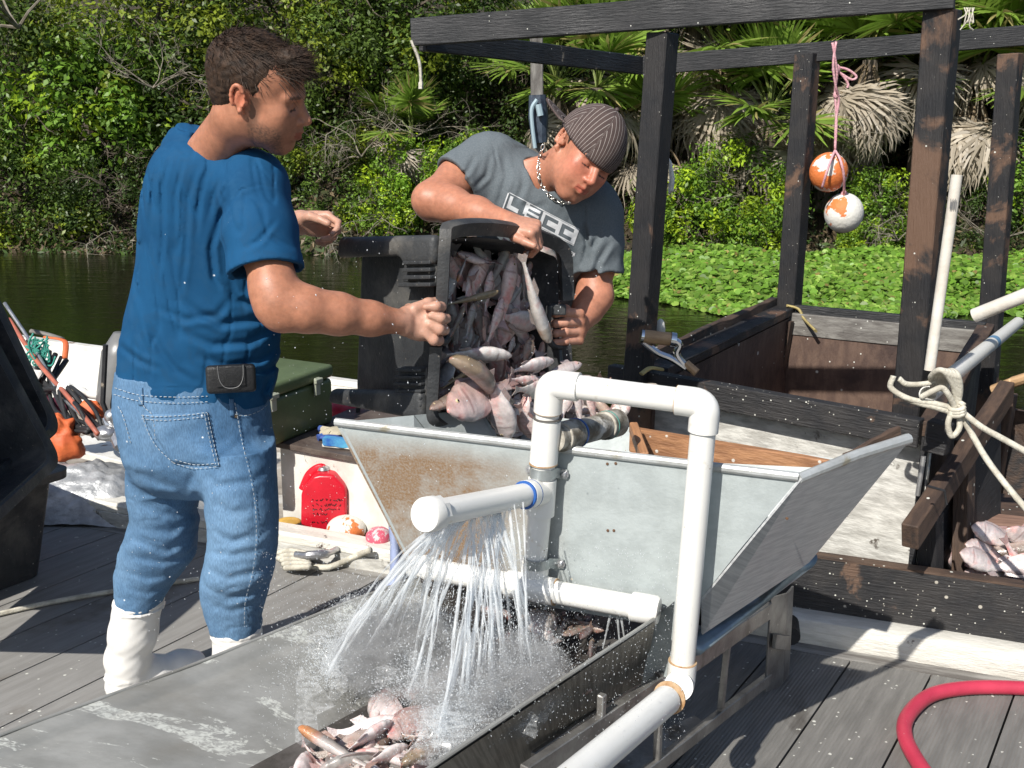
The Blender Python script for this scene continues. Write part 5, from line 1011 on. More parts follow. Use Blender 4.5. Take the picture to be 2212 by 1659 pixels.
TN = {'pink': ((.42, .30, .27), (.62, .45, .42), (.76, .64, .61), (.48, .14, .13)), 'white': ((.42, .34, .33), (.60, .53, .52), (.74, .67, .65), (.54, .30, .28)),
      'silver': ((.32, .30, .28), (.54, .50, .47), (.70, .66, .63), (.36, .18, .17)), 'brown': ((.11, .085, .065), (.21, .165, .135), (.45, .36, .32), (.30, .13, .10)),
      'olive': ((.14, .115, .06), (.27, .22, .13), (.42, .35, .24), (.22, .14, .08)), 'grey': ((.20, .185, .17), (.40, .365, .34), (.58, .53, .50), (.30, .16, .15)), 'dark': ((.05, .045, .045), (.11, .09, .09), (.24, .2, .19), (.2, .08, .07)), 'orange': ((.17, .15, .13), (.36, .32, .30), (.6, .54, .52), (.74, .20, .03))}
_fd = {}
eyeM = {}
def eye_meshes():
    for nm, r, m in (('eye', .0058, EYEW), ('pupil', .0032, EYEB)):
        mb = MB(); mb.sphere((0, 0, 0), (r, r*.55, r), 12, 8); o = mb.build(nm, m, smooth=3); eyeM[nm] = o.data; bpy.data.objects.remove(o)
eye_meshes()
def fish(kind, tone, seed, bend, Mx, label, group=None, scale=1.0, eyes=True, twist=0):
    key = (kind, tone, seed, round(bend, 1), twist)
    if key not in _fd: _fd[key] = fish_data(kind, bend, TN[tone], seed, twist)
    me, ey, kd = _fd[key]
    o = bpy.data.objects.new('fish', me); COL.objects.link(o); o.matrix_world = Mx@Matrix.Scale(scale, 4); tag(o, label, 'fish', group)
    if eyes:
        for p, s_ in ey:
            e = bpy.data.objects.new('eye', eyeM['eye']); COL.objects.link(e); e.parent = o; e.location = p; k = .6 if kd == 'c' else 1; e.scale = (k, k, k)
            q_ = bpy.data.objects.new('pupil', eyeM['pupil']); COL.objects.link(q_); q_.parent = e; q_.location = (0, s_*.0022, 0)
    return o
def FM(hu, hv, tu, tv, Yh, Yt, roll=0, kind='t', flip=1):
    """fish matrix from head pixel and tail pixel with depths; also the scale"""
    h = PY(hu, hv, Yh); t = PY(tu, tv, Yt); x = (h-t); L = x.length; x.normalize(); y = -fw*flip; y = (y-x*y.dot(x)).normalized(); z = x.cross(y)
    R = Matrix.Rotation(roll, 3, x); y = R@y; z = R@z; c_ = (h+t)/2; L0 = {'t': .30, 'c': .385, 'm': .34}[kind]
    c_ = c_+x*(.02*L/L0)
    return Matrix(((x.x, y.x, z.x, c_.x), (x.y, y.y, z.y, c_.y), (x.z, y.z, z.z, c_.z), (0, 0, 0, 1))), L/L0
def K(cx, cy): return 725.8+cx*.3125, 432+cy*.3125
def MY(u): return 2.60+(u-945)/(1218-945)*.36
def addf(kind, tone, hx, hy, tx, ty, dy, lb, bend=0., roll=0., flip=1, group=None, conv=K, dyt=None, Y=None, seed=None, eyes=True, smin=0):
    hu, hv = conv(hx, hy); tu, tv = conv(tx, ty); Yh = (Y if Y else MY(min(hu, 1225)))+dy; Yt = (Y if Y else MY(min(tu, 1225)))+(dyt if dyt is not None else dy)
    M_, s_ = FM(hu, hv, tu, tv, Yh, Yt, roll, kind, flip); s_ = max(s_, smin)*1.08
    return fish(kind, tone, seed if seed is not None else rnd.randint(1, 5), bend, M_, lb, group, s_, eyes)
G1 = 'fish inside the tipped tote'
addf('t', 'pink', 850, 375, 1110, 450, .08, 'pinkish fish lying belly up at the top of the pile inside the black tote', .2, 1.2)
addf('c', 'orange', 840, 560, 905, 390, .05, 'small catfish with an orange mouth near the upper left of the tote mouth', 0)
addf('c', 'olive', 1112, 632, 740, 730, -.01, 'olive catfish with a tan snout sticking out level with the fist', .3, dyt=.1)
addf('m', 'pink', 1222, 405, 1140, 880, .03, 'pinkish fish standing head up in the middle of the tote', .2, .2)
addf('c', 'silver', 1475, 975, 1270, 400, -.05, 'long silver-grey catfish hanging head down beside the gripping hand', -.3, .5)
addf('t', 'white', 1400, 850, 1120, 800, .06, 'deep-bodied white fish in the right part of the tote mouth', 0, .2)
addf('m', 'pink', 1150, 690, 1050, 1010, .02, 'slender pink fish lying upright left of the white fish', -.2, .7)
addf('m', 'dark', 960, 700, 1010, 1000, .06, 'dark narrow fish standing upright left of centre in the tote', .2, .4)
addf('m', 'pink', 1070, 500, 1020, 800, .07, 'dull pink fish below the belly-up one', .3, .6)
addf('c', 'brown', 880, 740, 760, 1010, .05, 'brown catfish standing by the fist of the blue-shirted man', -.2, .3)
addf('m', 'grey', 950, 720, 900, 960, .05, 'grey slender fish just right of the fist', .2)
addf('c', 'grey', 1290, 470, 1300, 700, .06, 'narrow grey fish in the shade beside the long silver catfish', .2)
addf('m', 'grey', 1230, 950, 1180, 1110, .03, 'grey fish half buried below the white fish', .1)
addf('t', 'brown', 1350, 960, 1290, 1160, .05, 'dark finned fish below the white fish at the right of the tote', .1)
addf('m', 'silver', 1195, 1070, 700, 1050, -.06, 'silver-grey fish lying across the lip of the tote in the sun', .3, .8, dyt=.05, seed=2)
addf('c', 'brown', 862, 1085, 1290, 1500, -.13, 'large curved brown-grey catfish lying over the pile with its tail down', -1.6, .7, dyt=-.12, seed=3)
addf('c', 'olive', 965, 1150, 715, 1310, -.05, 'olive catfish with its head towards the sun at the lower left of the pile', .2, .4, dyt=.03)
addf('t', 'pink', 790, 1455, 1230, 1260, -.10, 'pink deep-bodied fish with an orange eye at the lower left of the pile', .1, .1, flip=1, seed=1, dyt=-.02, eyes=True)
addf('t', 'white', 1190, 1640, 1060, 1160, -.13, 'white fish hanging head down over the hopper left of the riser pipe', .2, .5, seed=4)
addf('m', 'white', 1690, 1135, 1380, 1240, -.02, 'small fish with a bright eye just above the bend of the white pipe', .2, 0, seed=2, flip=-1)
addf('m', 'white', 1490, 1110, 1180, 1180, -.04, 'pale fish with a bloody cut near the pipe bend', .3, .6, seed=3)
addf('m', 'pink', 1400, 1250, 1180, 1240, -.07, 'reddish brown fish under the pale tail near the pipe', .2)
addf('t', 'silver', 1480, 1300, 1230, 1310, -.10, 'silver fish left of the riser pipe in half shade', .1, .5)
addf('t', 'white', 1620, 1330, 1560, 1510, -.02, 'round white fish just right of the riser pipe', .2, 0)
addf('m', 'white', 1660, 1330, 1700, 1560, -.05, 'pale fish right of the round white one', .2)
addf('m', 'pink', 1740, 1350, 1810, 1570, -.05, 'pinkish fish leaning against the mouldy inlet pipe', -.2)
addf('m', 'grey', 1700, 1330, 1850, 1460, .0, 'dark-backed fish above the inlet pipe', -.3)
addf('c', 'pink', 1800, 1370, 2060, 1780, .0, 'large brown and pink catfish at the right end of the pile by the orange board', -1., .5, seed=5)
addf('m', 'brown', 660, 1445, 960, 1290, -.04, 'dark slender fish along the lower edge of the tote', .2, .5)
addf('m', 'brown', 640, 1390, 900, 1240, .02, 'second dark slender fish above the lower edge of the tote', .1, .3)
addf('t', 'pink', 1370, 1650, 1260, 1400, -.14, 'pink fish nose down just left of the riser pipe', .2, .4)
addf('t', 'pink', 1300, 1500, 1330, 1300, -.09, 'pinkish fish between the white fish and the riser pipe', .2, .4)
addf('m', 'pink', 2040, 1660, 1740, 1590, -.03, 'shiny pinkish fish lying along the hopper rim below the inlet pipe', .3, .3)
addf('t', 'silver', 1700, 1620, 1500, 1590, -.08, 'silver fish behind the riser pipe at the hopper rim', .1)
addf('c', 'orange', 880, 1130, 760, 1110, -.0, 'orange-faced catfish head above the olive one', .1)
r5 = random.Random(21)
for i in range(70):   # bodies filling the tote behind the visible ones
    cx = r5.uniform(760, 1480); cy = r5.uniform(430+ (cx-760)*.1, 1250); a = math.pi/2+r5.uniform(-.6, .6)+(math.pi if r5.random() < .5 else 0); L = r5.uniform(170, 240)
    addf(r5.choice('mtct'), r5.choice(['grey', 'white', 'silver', 'pink', 'silver', 'pink']), cx+math.cos(a)*L, cy+math.sin(a)*L, cx-math.cos(a)*L, cy-math.sin(a)*L, r5.uniform(.09, .2), 'fish packed in the shaded depth of the tipped black tote', r5.choice((-.5, 0, .5)), r5.uniform(-1, 1), group=G1, eyes=False)
for i in range(70):   # pile in the hopper behind the front ones
    cx = r5.uniform(720, 1980); cy = r5.uniform(1280, 1640) if cx > 1150 else r5.uniform(1330, 1600); a = r5.uniform(0, 6.28); L = r5.uniform(180, 250)
    addf(r5.choice('mttct'), r5.choice(['pink', 'silver', 'grey', 'white', 'brown']), cx+math.cos(a)*L, cy+math.sin(a)*L*.5, cx-math.cos(a)*L, cy-math.sin(a)*L*.5, r5.uniform(.02, .1), 'fish heaped in the hopper below the tipped tote', r5.choice((-.5, 0, .5)), r5.uniform(-1, 1), group='fish heaped in the hopper', eyes=False, seed=r5.randint(1, 3))
# fish in the chute
def KC(cx, cy): return 483.8+cx*.4426, 907.2+cy*.4426
def chf(kind, tone, hx, hy, tx, ty, z, lb, bend=0., roll=0., flip=1, seed=2, z2=None, group=None, eyes=True):
    z = z+.12; z2 = z2+.12 if z2 is not None else None; hu, hv = KC(hx, hy); tu, tv = KC(tx, ty); Yh = PZ(hu, hv, z).y; Yt = PZ(tu, tv, z2 if z2 is not None else z).y
    M_, s_ = FM(hu, hv, tu, tv, Yh, Yt, roll, kind, flip); return fish(kind, tone, seed, bend, M_, lb, group, s_, eyes)
chf('c', 'orange', 362, 1505, 760, 1740, .40, 'catfish with a bright orange head resting on the left wall of the chute', .6, .6, seed=4, z2=.36)
chf('t', 'white', 820, 1470, 540, 1640, .38, 'pale pink fish with its belly up next to the orange-headed catfish', .2, 1.0, seed=1)
chf('t', 'white', 900, 1590, 640, 1700, .37, 'white fish at the bottom edge of the photo in the chute', .2, .6, seed=4)
chf('m', 'orange', 1075, 1465, 820, 1680, .38, 'fish with a yellow-orange face in the middle of the chute', .3, .5, seed=3)
chf('c', 'brown', 860, 1690, 1300, 1465, .39, 'grey-brown catfish lying along the right wall of the chute', .4, .6, seed=2)
chf('m', 'silver', 1000, 1390, 1230, 1330, .36, 'silver fish splashed by the water in the chute', .2, .4)
chf('t', 'white', 1180, 1440, 1360, 1400, .36, 'white belly of a fish under the falling water', .1, .8, seed=4)
chf('t', 'pink', 1410, 1280, 1600, 1330, .37, 'pinkish fish in the chute just below the lower spray bar', .1, .6, seed=1)
chf('t', 'white', 1630, 1280, 1480, 1350, .37, 'pale fish against the right wall of the chute', .1, .8)
chf('t', 'grey', 1500, 930, 1620, 1110, .42, 'blue-grey fish sliding out under the hopper', .1, .4)
chf('m', 'brown', 1650, 1050, 1800, 1000, .42, 'brown and orange fish in the dark mouth of the hopper', .1, .4, seed=3)
for i in range(40):
    v_ = r5.uniform(1450, 1690); t = (v_-1440)/220; uL = 930-t*300; uR = 1235-t*330; u_ = r5.uniform(uL+30, uR); cx = (u_-483.8)/.4426; cy = (v_-907.2)/.4426; a = r5.uniform(0, 6.28); L = r5.uniform(190, 270)
    chf(r5.choice('mtctt'), r5.choice(['pink', 'silver', 'white', 'white', 'pink', 'brown']), cx+math.cos(a)*L, cy+math.sin(a)*L*.5, cx-math.cos(a)*L, cy-math.sin(a)*L*.5, .335+r5.uniform(0, .03), 'wet fish on the chute floor under the other fish', r5.choice((-.5, 0, .5)), r5.uniform(-1, 1), group='fish on the chute floor', eyes=False, seed=r5.randint(1, 3))
for i in range(14):
    cx = r5.uniform(1250, 1900); cy = r5.uniform(900, 1150); a = r5.uniform(0, 6.28); L = 120
    chf(r5.choice('mmct'), r5.choice(['dark', 'brown', 'dark', 'grey']), cx+math.cos(a)*L, cy+math.sin(a)*L*.5, cx-math.cos(a)*L, cy-math.sin(a)*L*.5, .37, 'dark fish in the mouth of the hopper behind the lower spray bar', 0., r5.uniform(-1, 1), group='fish in the hopper mouth', eyes=False)
# catch lying in the work boat at the right
for i, (hu, hv, tu, tv, tn, lb) in enumerate([(2115, 1145, 2190, 1175, 'white', 'pale fish on top of the catch in the black boat'), (2190, 1150, 2260, 1190, 'white', 'pale fish at the right edge lying on the catch in the black boat'), (2110, 1185, 2165, 1205, 'white', 'white-bellied fish in the middle of the catch in the black boat'), (2215, 1185, 2130, 1195, 'brown', 'brown catfish across the catch in the black boat'), (2112, 1215, 2180, 1200, 'pink', 'pinkish fish low in the catch in the black boat'), (2160, 1240, 2195, 1200, 'silver', 'grey fish low in the catch in the black boat'), (2110, 1245, 2165, 1238, 'white', 'lowest left fish of the catch in the black boat'), (2215, 1245, 2190, 1205, 'pink', 'round fish at the lower right of the catch in the black boat'), (2100, 1205, 2150, 1225, 'white', 'pale fish beside the brown timber in the black boat'), (2230, 1215, 2170, 1225, 'white', 'pale fish below the brown catfish in the black boat')]):
    M_, s_ = FM(hu, hv, tu, tv, 3.36-.012*i, 3.38-.012*i, .5*(-1)**i, 't', 1); fish('t' if tn != 'brown' else 'm', tn, 1+i % 3, .2, M_, lb, None, max(s_, .75), False)
for i in range(30):
    u = r5.uniform(2080, 2320); v_ = r5.uniform(1165, 1290); M_, s_ = FM(u-30, v_, u+30, v_+r5.uniform(-15, 15), 3.42, 3.45, r5.uniform(-1, 1), 't', 1); fish('t', r5.choice(['white', 'pink', 'silver']), r5.randint(1, 3), .2, M_, 'fish buried in the catch at the right of the black boat', 'catch in the black boat', .8, False)
# ================================================================ PEOPLE: smooth bodies from blended volumes, meshed by surface nets
A3 = lambda v: np.array(tuple(v), dtype=np.float64)
class Vol:
    def __init__(s): s.p = []; s.disp = None
    def cap(s, a, b, ra, rb=None, k=.02, sub=False):
        a = A3(a); b = A3(b); rb = ra if rb is None else rb; ba = b-a; L2 = max(1e-9, ba@ba)
        def f(P):
            h = np.clip((P-a)@ba/L2, 0, 1); return np.linalg.norm(P-a-h[:, None]*ba, axis=1)-(ra+(rb-ra)*h)
        s.p.append((f, k, sub, (a+b)/2, np.linalg.norm(ba)/2+max(ra, rb))); return s
    def chain(s, pts, rs, k=.02, sub=False):
        for i in range(len(pts)-1): s.cap(pts[i], pts[i+1], rs[i], rs[i+1], k, sub)
        return s
    def ell(s, c, r, R=None, k=.02, sub=False):
        c = A3(c); r = np.array(r, dtype=float); R = np.identity(3) if R is None else np.array(R)   # R columns: local axes
        def f(P):
            q = (P-c)@R; k0 = np.linalg.norm(q/r, axis=1); k1 = np.linalg.norm(q/(r*r), axis=1)+1e-9; return k0*(k0-1)/k1
        s.p.append((f, k, sub, c, float(max(r)))); return s
    def loft(s, rows, k=.02, axis=(0, 0, 1), sub=False, e=2.2, X=(1, 0, 0)):
        """rows: (centre, half width a, half depth b, angle) along axis"""
        ax_ = A3(axis); ax_ = ax_/np.linalg.norm(ax_); X = A3(X); X = X-ax_*(X@ax_); X /= np.linalg.norm(X); Yv = np.cross(ax_, X)
        T = np.array([A3(r[0])@ax_ for r in rows]); o = np.argsort(T); T = T[o]; Cc = np.array([A3(rows[i][0]) for i in o]); a = np.array([rows[i][1] for i in o]); b = np.array([rows[i][2] for i in o]); g = np.array([(rows[i][3] if len(rows[i]) > 3 else 0) for i in o])
        # resample smoothly
        tt = np.linspace(T[0], T[-1], 60)
        def sm(y):
            z = np.interp(tt, T, y); kk = np.array([1, 4, 6, 4, 1.])/16; zp = np.concatenate([[z[0]]*2, z, [z[-1]]*2]); return np.convolve(zp, kk, 'valid')
        cx, cy, cz, a_, b_, g_ = sm(Cc[:, 0]), sm(Cc[:, 1]), sm(Cc[:, 2]), sm(a), sm(b), sm(g)
        def f(P):
            t = P@ax_; c = np.stack([np.interp(t, tt, cx), np.interp(t, tt, cy), np.interp(t, tt, cz)], 1); q = P-c; x = q@X; y = q@Yv; an = np.interp(t, tt, g_)
            ca, sa = np.cos(an), np.sin(an); x2 = x*ca+y*sa; y2 = -x*sa+y*ca; A_ = np.interp(t, tt, a_); B2 = np.interp(t, tt, b_)
            rr = ((np.abs(x2)/A_)**e+(np.abs(y2)/B2)**e)**(1/e); d = (rr-1)*np.minimum(A_, B2); return np.maximum(d, np.maximum(T[0]-t, t-T[-1]))
        s.p.append((f, k, sub, Cc.mean(0), np.linalg.norm(Cc.max(0)-Cc.min(0))/2+max(a.max(), b.max()))); return s
    def vol(s, o, k=.02):
        pp = [q for q in o.p if not q[2]]; c = np.mean([q[3] for q in pp], 0); r = max(np.linalg.norm(q[3]-c)+q[4] for q in pp); s.p.append((lambda P: o.ev(P), k, False, c, r)); return s
    def half(s, c, n, k=.004):   # cut away everything on the n side
        c = A3(c); n = A3(n); n = n/np.linalg.norm(n)
        s.p.append((lambda P: -((P-c)@n)*1.0, k, True, c, 9.)); return s
    def ev(s, P, act=None):
        d = np.full(len(P), .3)
        for i, (f, k, sub, c, r) in enumerate(s.p):
            if act is not None and i not in act: continue
            e = f(P)
            if sub: e = -e; h = np.clip(.5-.5*(e-d)/-k*-1, 0, 1) if False else np.clip(.5-.5*(d-e)/k, 0, 1); d = d*(1-h)+e*h+k*h*(1-h)
            else: h = np.clip(.5+.5*(e-d)/k, 0, 1); d = e*(1-h)+d*h-k*h*(1-h)
        if s.disp is not None: d = d+s.disp(P, d)
        return d
    def mesh(s, vox, pad=.02):
        pos = [(c-r, c+r) for (f, k, sub, c, r) in s.p if not sub]; lo = np.min([a for a, b in pos], 0)-pad; hi = np.max([b for a, b in pos], 0)+pad
        B = 16; nb = np.ceil((hi-lo)/(vox*B)).astype(int); NY, NZ = nb[1]*B+4, nb[2]*B+4
        cid = lambda i: (i[..., 0].astype(np.int64)*NY+i[..., 1])*NZ+i[..., 2]
        gi = np.stack(np.meshgrid(*[np.arange(n) for n in nb], indexing='ij'), -1).reshape(-1, 3); cc = lo+(gi*B+B/2)*vox; R = vox*B*.87
        d0 = s.ev(cc); keep = np.abs(d0) < R*1.6+.012; gi = gi[keep]; cc = cc[keep]
        Vv = []; Vi = []; Q = []
        g = np.arange(-1, B+1); G = np.stack(np.meshgrid(g, g, g, indexing='ij'), -1).reshape(-1, 3); n = B+2
        for b, c in zip(gi, cc):
            act = {i for i, (f, k, sub, pc, pr) in enumerate(s.p) if sub or np.linalg.norm(pc-c) < pr+R*1.8+.03+k}
            d = s.ev(lo+(b*B+G)*vox, act).reshape(n, n, n)
            if d.min() > 0 or d.max() < 0: continue
            sg = d < 0; m = n-1
            cells = np.zeros((m, m, m), bool); cnt = sum(sg[i:i+m, j:j+m, k:k+m].astype(int) for i in (0, 1) for j in (0, 1) for k in (0, 1)); cells = (cnt > 0) & (cnt < 8)
            own = cells.copy(); own[0] = False; own[:, 0] = False; own[:, :, 0] = False
            idx = np.argwhere(own)
            if len(idx):
                acc = np.zeros((len(idx), 3)); num = np.zeros(len(idx)); cr = [(i, j, k) for i in (0, 1) for j in (0, 1) for k in (0, 1)]
                for (p0, p1) in [(p, q) for p in cr for q in cr if sum(q)-sum(p) == 1 and all(q[t] >= p[t] for t in range(3))]:
                    da = d[idx[:, 0]+p0[0], idx[:, 1]+p0[1], idx[:, 2]+p0[2]]; db = d[idx[:, 0]+p1[0], idx[:, 1]+p1[1], idx[:, 2]+p1[2]]; ok = (da < 0) != (db < 0)
                    t = np.where(ok, da/np.where(ok, da-db, 1), 0); pt = np.array(p0)+t[:, None]*(np.array(p1)-np.array(p0)); acc += np.where(ok[:, None], pt, 0); num += ok
                Vv.append(lo+(b*B+idx-1+acc/num[:, None])*vox); Vi.append(cid(b*B+idx))      # cell id shifted by +1
            for ax_ in range(3):
                o1, o2 = [(1, 2), (2, 0), (0, 1)][ax_]; sl0 = [slice(1, m)]*3; s0 = sg[1:m, 1:m, 1:m]; sl = [slice(1, m)]*3; sl[ax_] = slice(2, m+1); s1 = sg[tuple(sl)]
                for flip, mask in ((False, s0 & ~s1), (True, ~s0 & s1)):
                    e = np.argwhere(mask)+1
                    if not len(e): continue
                    u1 = np.zeros(3, int); u1[o1] = 1; u2 = np.zeros(3, int); u2[o2] = 1; base = b*B+e
                    q = np.stack([cid(base-u1-u2), cid(base-u2), cid(base), cid(base-u1)], 1); Q.append(q[:, ::-1] if flip else q)
        Vv = np.concatenate(Vv); Vi = np.concatenate(Vi); Q = np.concatenate(Q); o = np.argsort(Vi); Vi = Vi[o]; Vv = Vv[o]
        J = np.searchsorted(Vi, Q); J = np.clip(J, 0, len(Vi)-1); ok = (Vi[J] == Q).all(1); return Vv, J[ok]
def vol_obj(name, vol, vox, m, parent, colf=None, gcf=None):
    vs, q = vol.mesh(vox); me = bpy.data.meshes.new(name); l = A3(rootloc(parent)); me.vertices.add(len(vs)); me.vertices.foreach_set('co', (vs-l).astype(np.float32).ravel())
    me.loops.add(q.size); me.loops.foreach_set('vertex_index', q.astype(np.int32).ravel()); me.polygons.add(len(q)); me.polygons.foreach_set('loop_start', np.arange(0, q.size, 4, dtype=np.int32))
    g = me.attributes.new('gc', 'FLOAT_VECTOR', 'POINT'); g.data.foreach_set('vector', (vs if gcf is None else gcf(vs)).astype(np.float32).ravel())
    if colf is not None:
        c = colf(vs); a = me.attributes.new('lc', 'FLOAT_COLOR', 'POINT'); a.data.foreach_set('color', np.concatenate([c, np.ones((len(c), 1))], 1).astype(np.float32).ravel())
    me.update(calc_edges=True); me.validate(); me.materials.append(m); me.shade_smooth(); o = bpy.data.objects.new(name, me); COL.objects.link(o); o.parent = parent; return o
_nk = [(rng.normal(size=3), rng.uniform(0, 6.28)) for _ in range(14)]
def wn(P, f, sh=0):   # cheap smooth noise
    r = np.zeros(len(P))
    for i in range(6):
        k, ph = _nk[(i+sh) % 14]; r += np.sin(P@(k*f*(1+.35*i))+ph)/(1+.3*i)
    return r/2.6
def uv_of(P):
    q = P-A3(C); z = q@A3(fw); return CU+F*(q@A3(rt))/z, CV-F*(q@A3(up))/z
def creases(lst):
    """(points, width px, depth m): grooves with a soft lip, laid where the cloth faces us"""
    def f(P):
        u, v = uv_of(P); out = np.zeros(len(P))
        for pts, w_, amp in lst:
            best = np.full(len(P), 1e9); sgn = np.zeros(len(P)); tt = np.zeros(len(P)); n = len(pts)-1
            for i in range(n):
                ax_, ay = pts[i]; bx, by = pts[i+1]; dx, dy = bx-ax_, by-ay; L2 = dx*dx+dy*dy; t = np.clip(((u-ax_)*dx+(v-ay)*dy)/L2, 0, 1); ex = u-ax_-t*dx; ey = v-ay-t*dy; dd = np.hypot(ex, ey)
                k = dd < best; best[k] = dd[k]; sgn[k] = np.sign(ex*dy-ey*dx)[k]; tt[k] = ((i+t)/n)[k]
            x = best/w_; fade = np.sin(np.pi*np.clip(tt, 0, 1))**.8; out += amp*fade*(np.exp(-x*x)-.75*np.exp(-((x-1.7)**2))*(sgn > 0)-.3*np.exp(-((x-1.7)**2))*(sgn < 0))
        return out
    return f
SKIN = mat('skin', (1, 1, 1), cattr='lc', coord='gc', scale=70, rough=.44, bump=.32, bs=300, sss=.18, spec=.45, dist=.0015)
def head(vol, O, f, l, u, s, neck_to, neck_r, ears=(1, -1), fat=0):
    R = np.stack([A3(f), A3(l), A3(u)], 1); L = lambda x, y, z: A3(O)+R@(np.array([x, y, z])*s)
    def E(c, r, k=.02, sub=False, RR=None): vol.ell(L(*c), np.array(r)*s, R if RR is None else R@RR, k*s, sub)
    def Cp(a, b, ra, rb, k=.015, sub=False): vol.cap(L(*a), L(*b), ra*s, rb*s, k*s, sub)
    E((-.010, 0, .045), (.094, .076, .082)); E((.04, 0, .045), (.058, .062, .055), .03); E((.036, 0, -.015), (.064, .060, .080), .03)
    E((.034, 0, -.068), (.052, .050+fat, .042), .03); Cp((.078, .008, -.100), (.078, -.008, -.100), .019, .019, .022)
    for y in (1, -1):
        Cp((-.002, y*(.054+fat), -.045), (.066, y*.022, -.098), .017+fat, .015, .03); E((.072, y*.040, -.018), (.024, .022, .022), .025)
        Cp((.086, y*.046, .020), (.099, y*.012, .016), .0085, .008, .014); E((.060, y*.040, -.055), (.03, .022+fat, .03), .03)
    E((.078, 0, -.045), (.027, .033, .036), .03); E((.094, 0, -.058), (.013, .022, .018), .016)
    for y in (1, -1):
        E((.106, y*.030, .001), (.013, .016, .010), .014, True); E((.0835, y*.031, -.001), (.0145, .0155, .0125), .003)
        Cp((.096, y*.020, .0015), (.092, y*.042, .0), .0022, .0018, .002); Cp((.0985, y*.024, -.0062), (.0925, y*.041, -.0062), .0016, .001, .002)
    Cp((.097, 0, .010), (.1235, 0, -.030), .0075, .0105, .010); Cp((.118, .0, -.035), (.108, 0, -.042), .0085, .006, .008)
    for y in (1, -1): E((.1095, y*.0125, -.036), (.0105, .0075, .0075), .005); pass
    Cp((.1035, .020, -.0625), (.1115, 0, -.0575), .004, .0055, .008); Cp((.1035, -.018, -.0625), (.1105, 0, -.0585), .004, .0055, .008)
    Cp((.101, .018, -.070), (.1085, 0, -.0725), .004, .0058, .008); Cp((.101, -.018, -.070), (.1075, 0, -.0725), .004, .0058, .008)
    Cp((.106, .019, -.0655), (.1165, 0, -.0655), .0008, .0008, .004, True); Cp((.106, -.019, -.0655), (.1165, 0, -.0655), .0008, .0008, .004, True)
    for y in ears:
        a = .22; RR = np.array([[math.cos(a), 0, -math.sin(a)], [0, 1, 0], [math.sin(a), 0, math.cos(a)]])
        yy = .075; pts = []
        for i in range(12): t = -2.2+i*.36*1.15; pts.append((-.012+.0150*math.cos(t+1.57+.2), y*(yy+.008), .003+.026*math.sin(t+1.57)))
        E((-.008, y*yy, .002), (.015, .008, .027), .008)
        for i in range(11): Cp(pts[i], pts[i+1], .0042, .0042, .003)
        E((-.004, y*(yy+.009), .0), (.0075, .006, .014), .004, True); Cp((-.004, y*(yy+.004), -.026), (.0, y*yy, -.030), .0065, .005, .006); E((.008, y*(yy+.002), -.006), (.005, .005, .007), .004)
    vol.chain([L(-.022, 0, -.01), L(-.030, 0, -.06), neck_to], [.055*s, .056*s, neck_r], .03)
    Cp((.0, .0, -.05), (.02, 0, -.075), .045, .035, .03)
    return L, R
def hcol(P, O, f, l, u, s):
    R = np.stack([A3(f), A3(l), A3(u)], 1); return ((P-A3(O))@R)/s
def hand(vol, w, d, n, s_, curl, spread=.0, sc=1.0, thumb=((.55, .75, .1), (.8, .3, -.35), (.9, .0, -.4)), k=.006, joints=None, tb=None):
    """w wrist, d towards the fingers, n palm-side normal, s_ towards the thumb"""
    d = V(d).normalized(); n = V(n); n = (n-d*n.dot(d)).normalized(); s_ = d.cross(n) if d.cross(n).dot(V(s_)) > 0 else n.cross(d)
    offs = (.030, .010, -.011, -.030); len_ = ((.044, .026, .021), (.048, .029, .022), (.045, .027, .021), (.034, .021, .019)); rad = ((.0098, .0086, .0078, .0068), (.0099, .0088, .0079, .0069), (.0094, .0084, .0075, .0066), (.0085, .0075, .0068, .006)); pal = (.088, .091, .086, .078)
    w = V(w)
    for i in range(4):
        m_ = w+(d*pal[i]+s_*offs[i]-n*(.002 if i in (1, 2) else .0))*sc; st = w+(d*.012+s_*offs[i]*.62)*sc
        vol.cap(st, m_, .0155*sc, .0118*sc, .014*sc); vol.cap(w+(d*.03+s_*offs[i]*.8+n*.008)*sc, m_+(n*.004-d*.012)*sc, .011*sc, .009*sc, .012*sc)
        q = m_; c_ = curl[i] if isinstance(curl[0], (tuple, list)) else curl; dd = V(d)+s_*spread*(1.5-i); dd.normalize(); ang = 0
        for j in range(3):
            ang += c_[j]; dir_ = (dd*math.cos(ang)+n*math.sin(ang)).normalized(); q2 = q+dir_*(len_[i][j]*sc); vol.cap(q, q2, rad[i][j]*sc, rad[i][j+1]*sc, .0035 if j else .008); q = q2
    q = w+(d*.018+s_*.024+n*.008)*sc; R_ = (.015, .0125, .0105, .0088)
    for j, (a, b_, c_) in enumerate(thumb):
        dir_ = (d*a+s_*b_+n*c_).normalized(); q2 = q+dir_*((.040, .034, .028)[j]*sc); vol.cap(q, q2, R_[j]*sc, R_[j+1]*sc, .012 if j == 0 else .004); q = q2
    vol.ell(w+(d*.05+n*.002)*sc, (.034*sc, .038*sc, .014*sc), np.stack([A3(d), A3(s_), A3(n)], 1), .012*sc)
    return q
def row(v_, uL, uR, Y, b, ang=0): a = PY(uL, v_, Y); c = PY(uR, v_, Y); return ((a+c)/2, (c-a).length/2*.965, b*.96, ang)
def smooth01(x): x = np.clip(x, 0, 1); return x*x*(3-2*x)
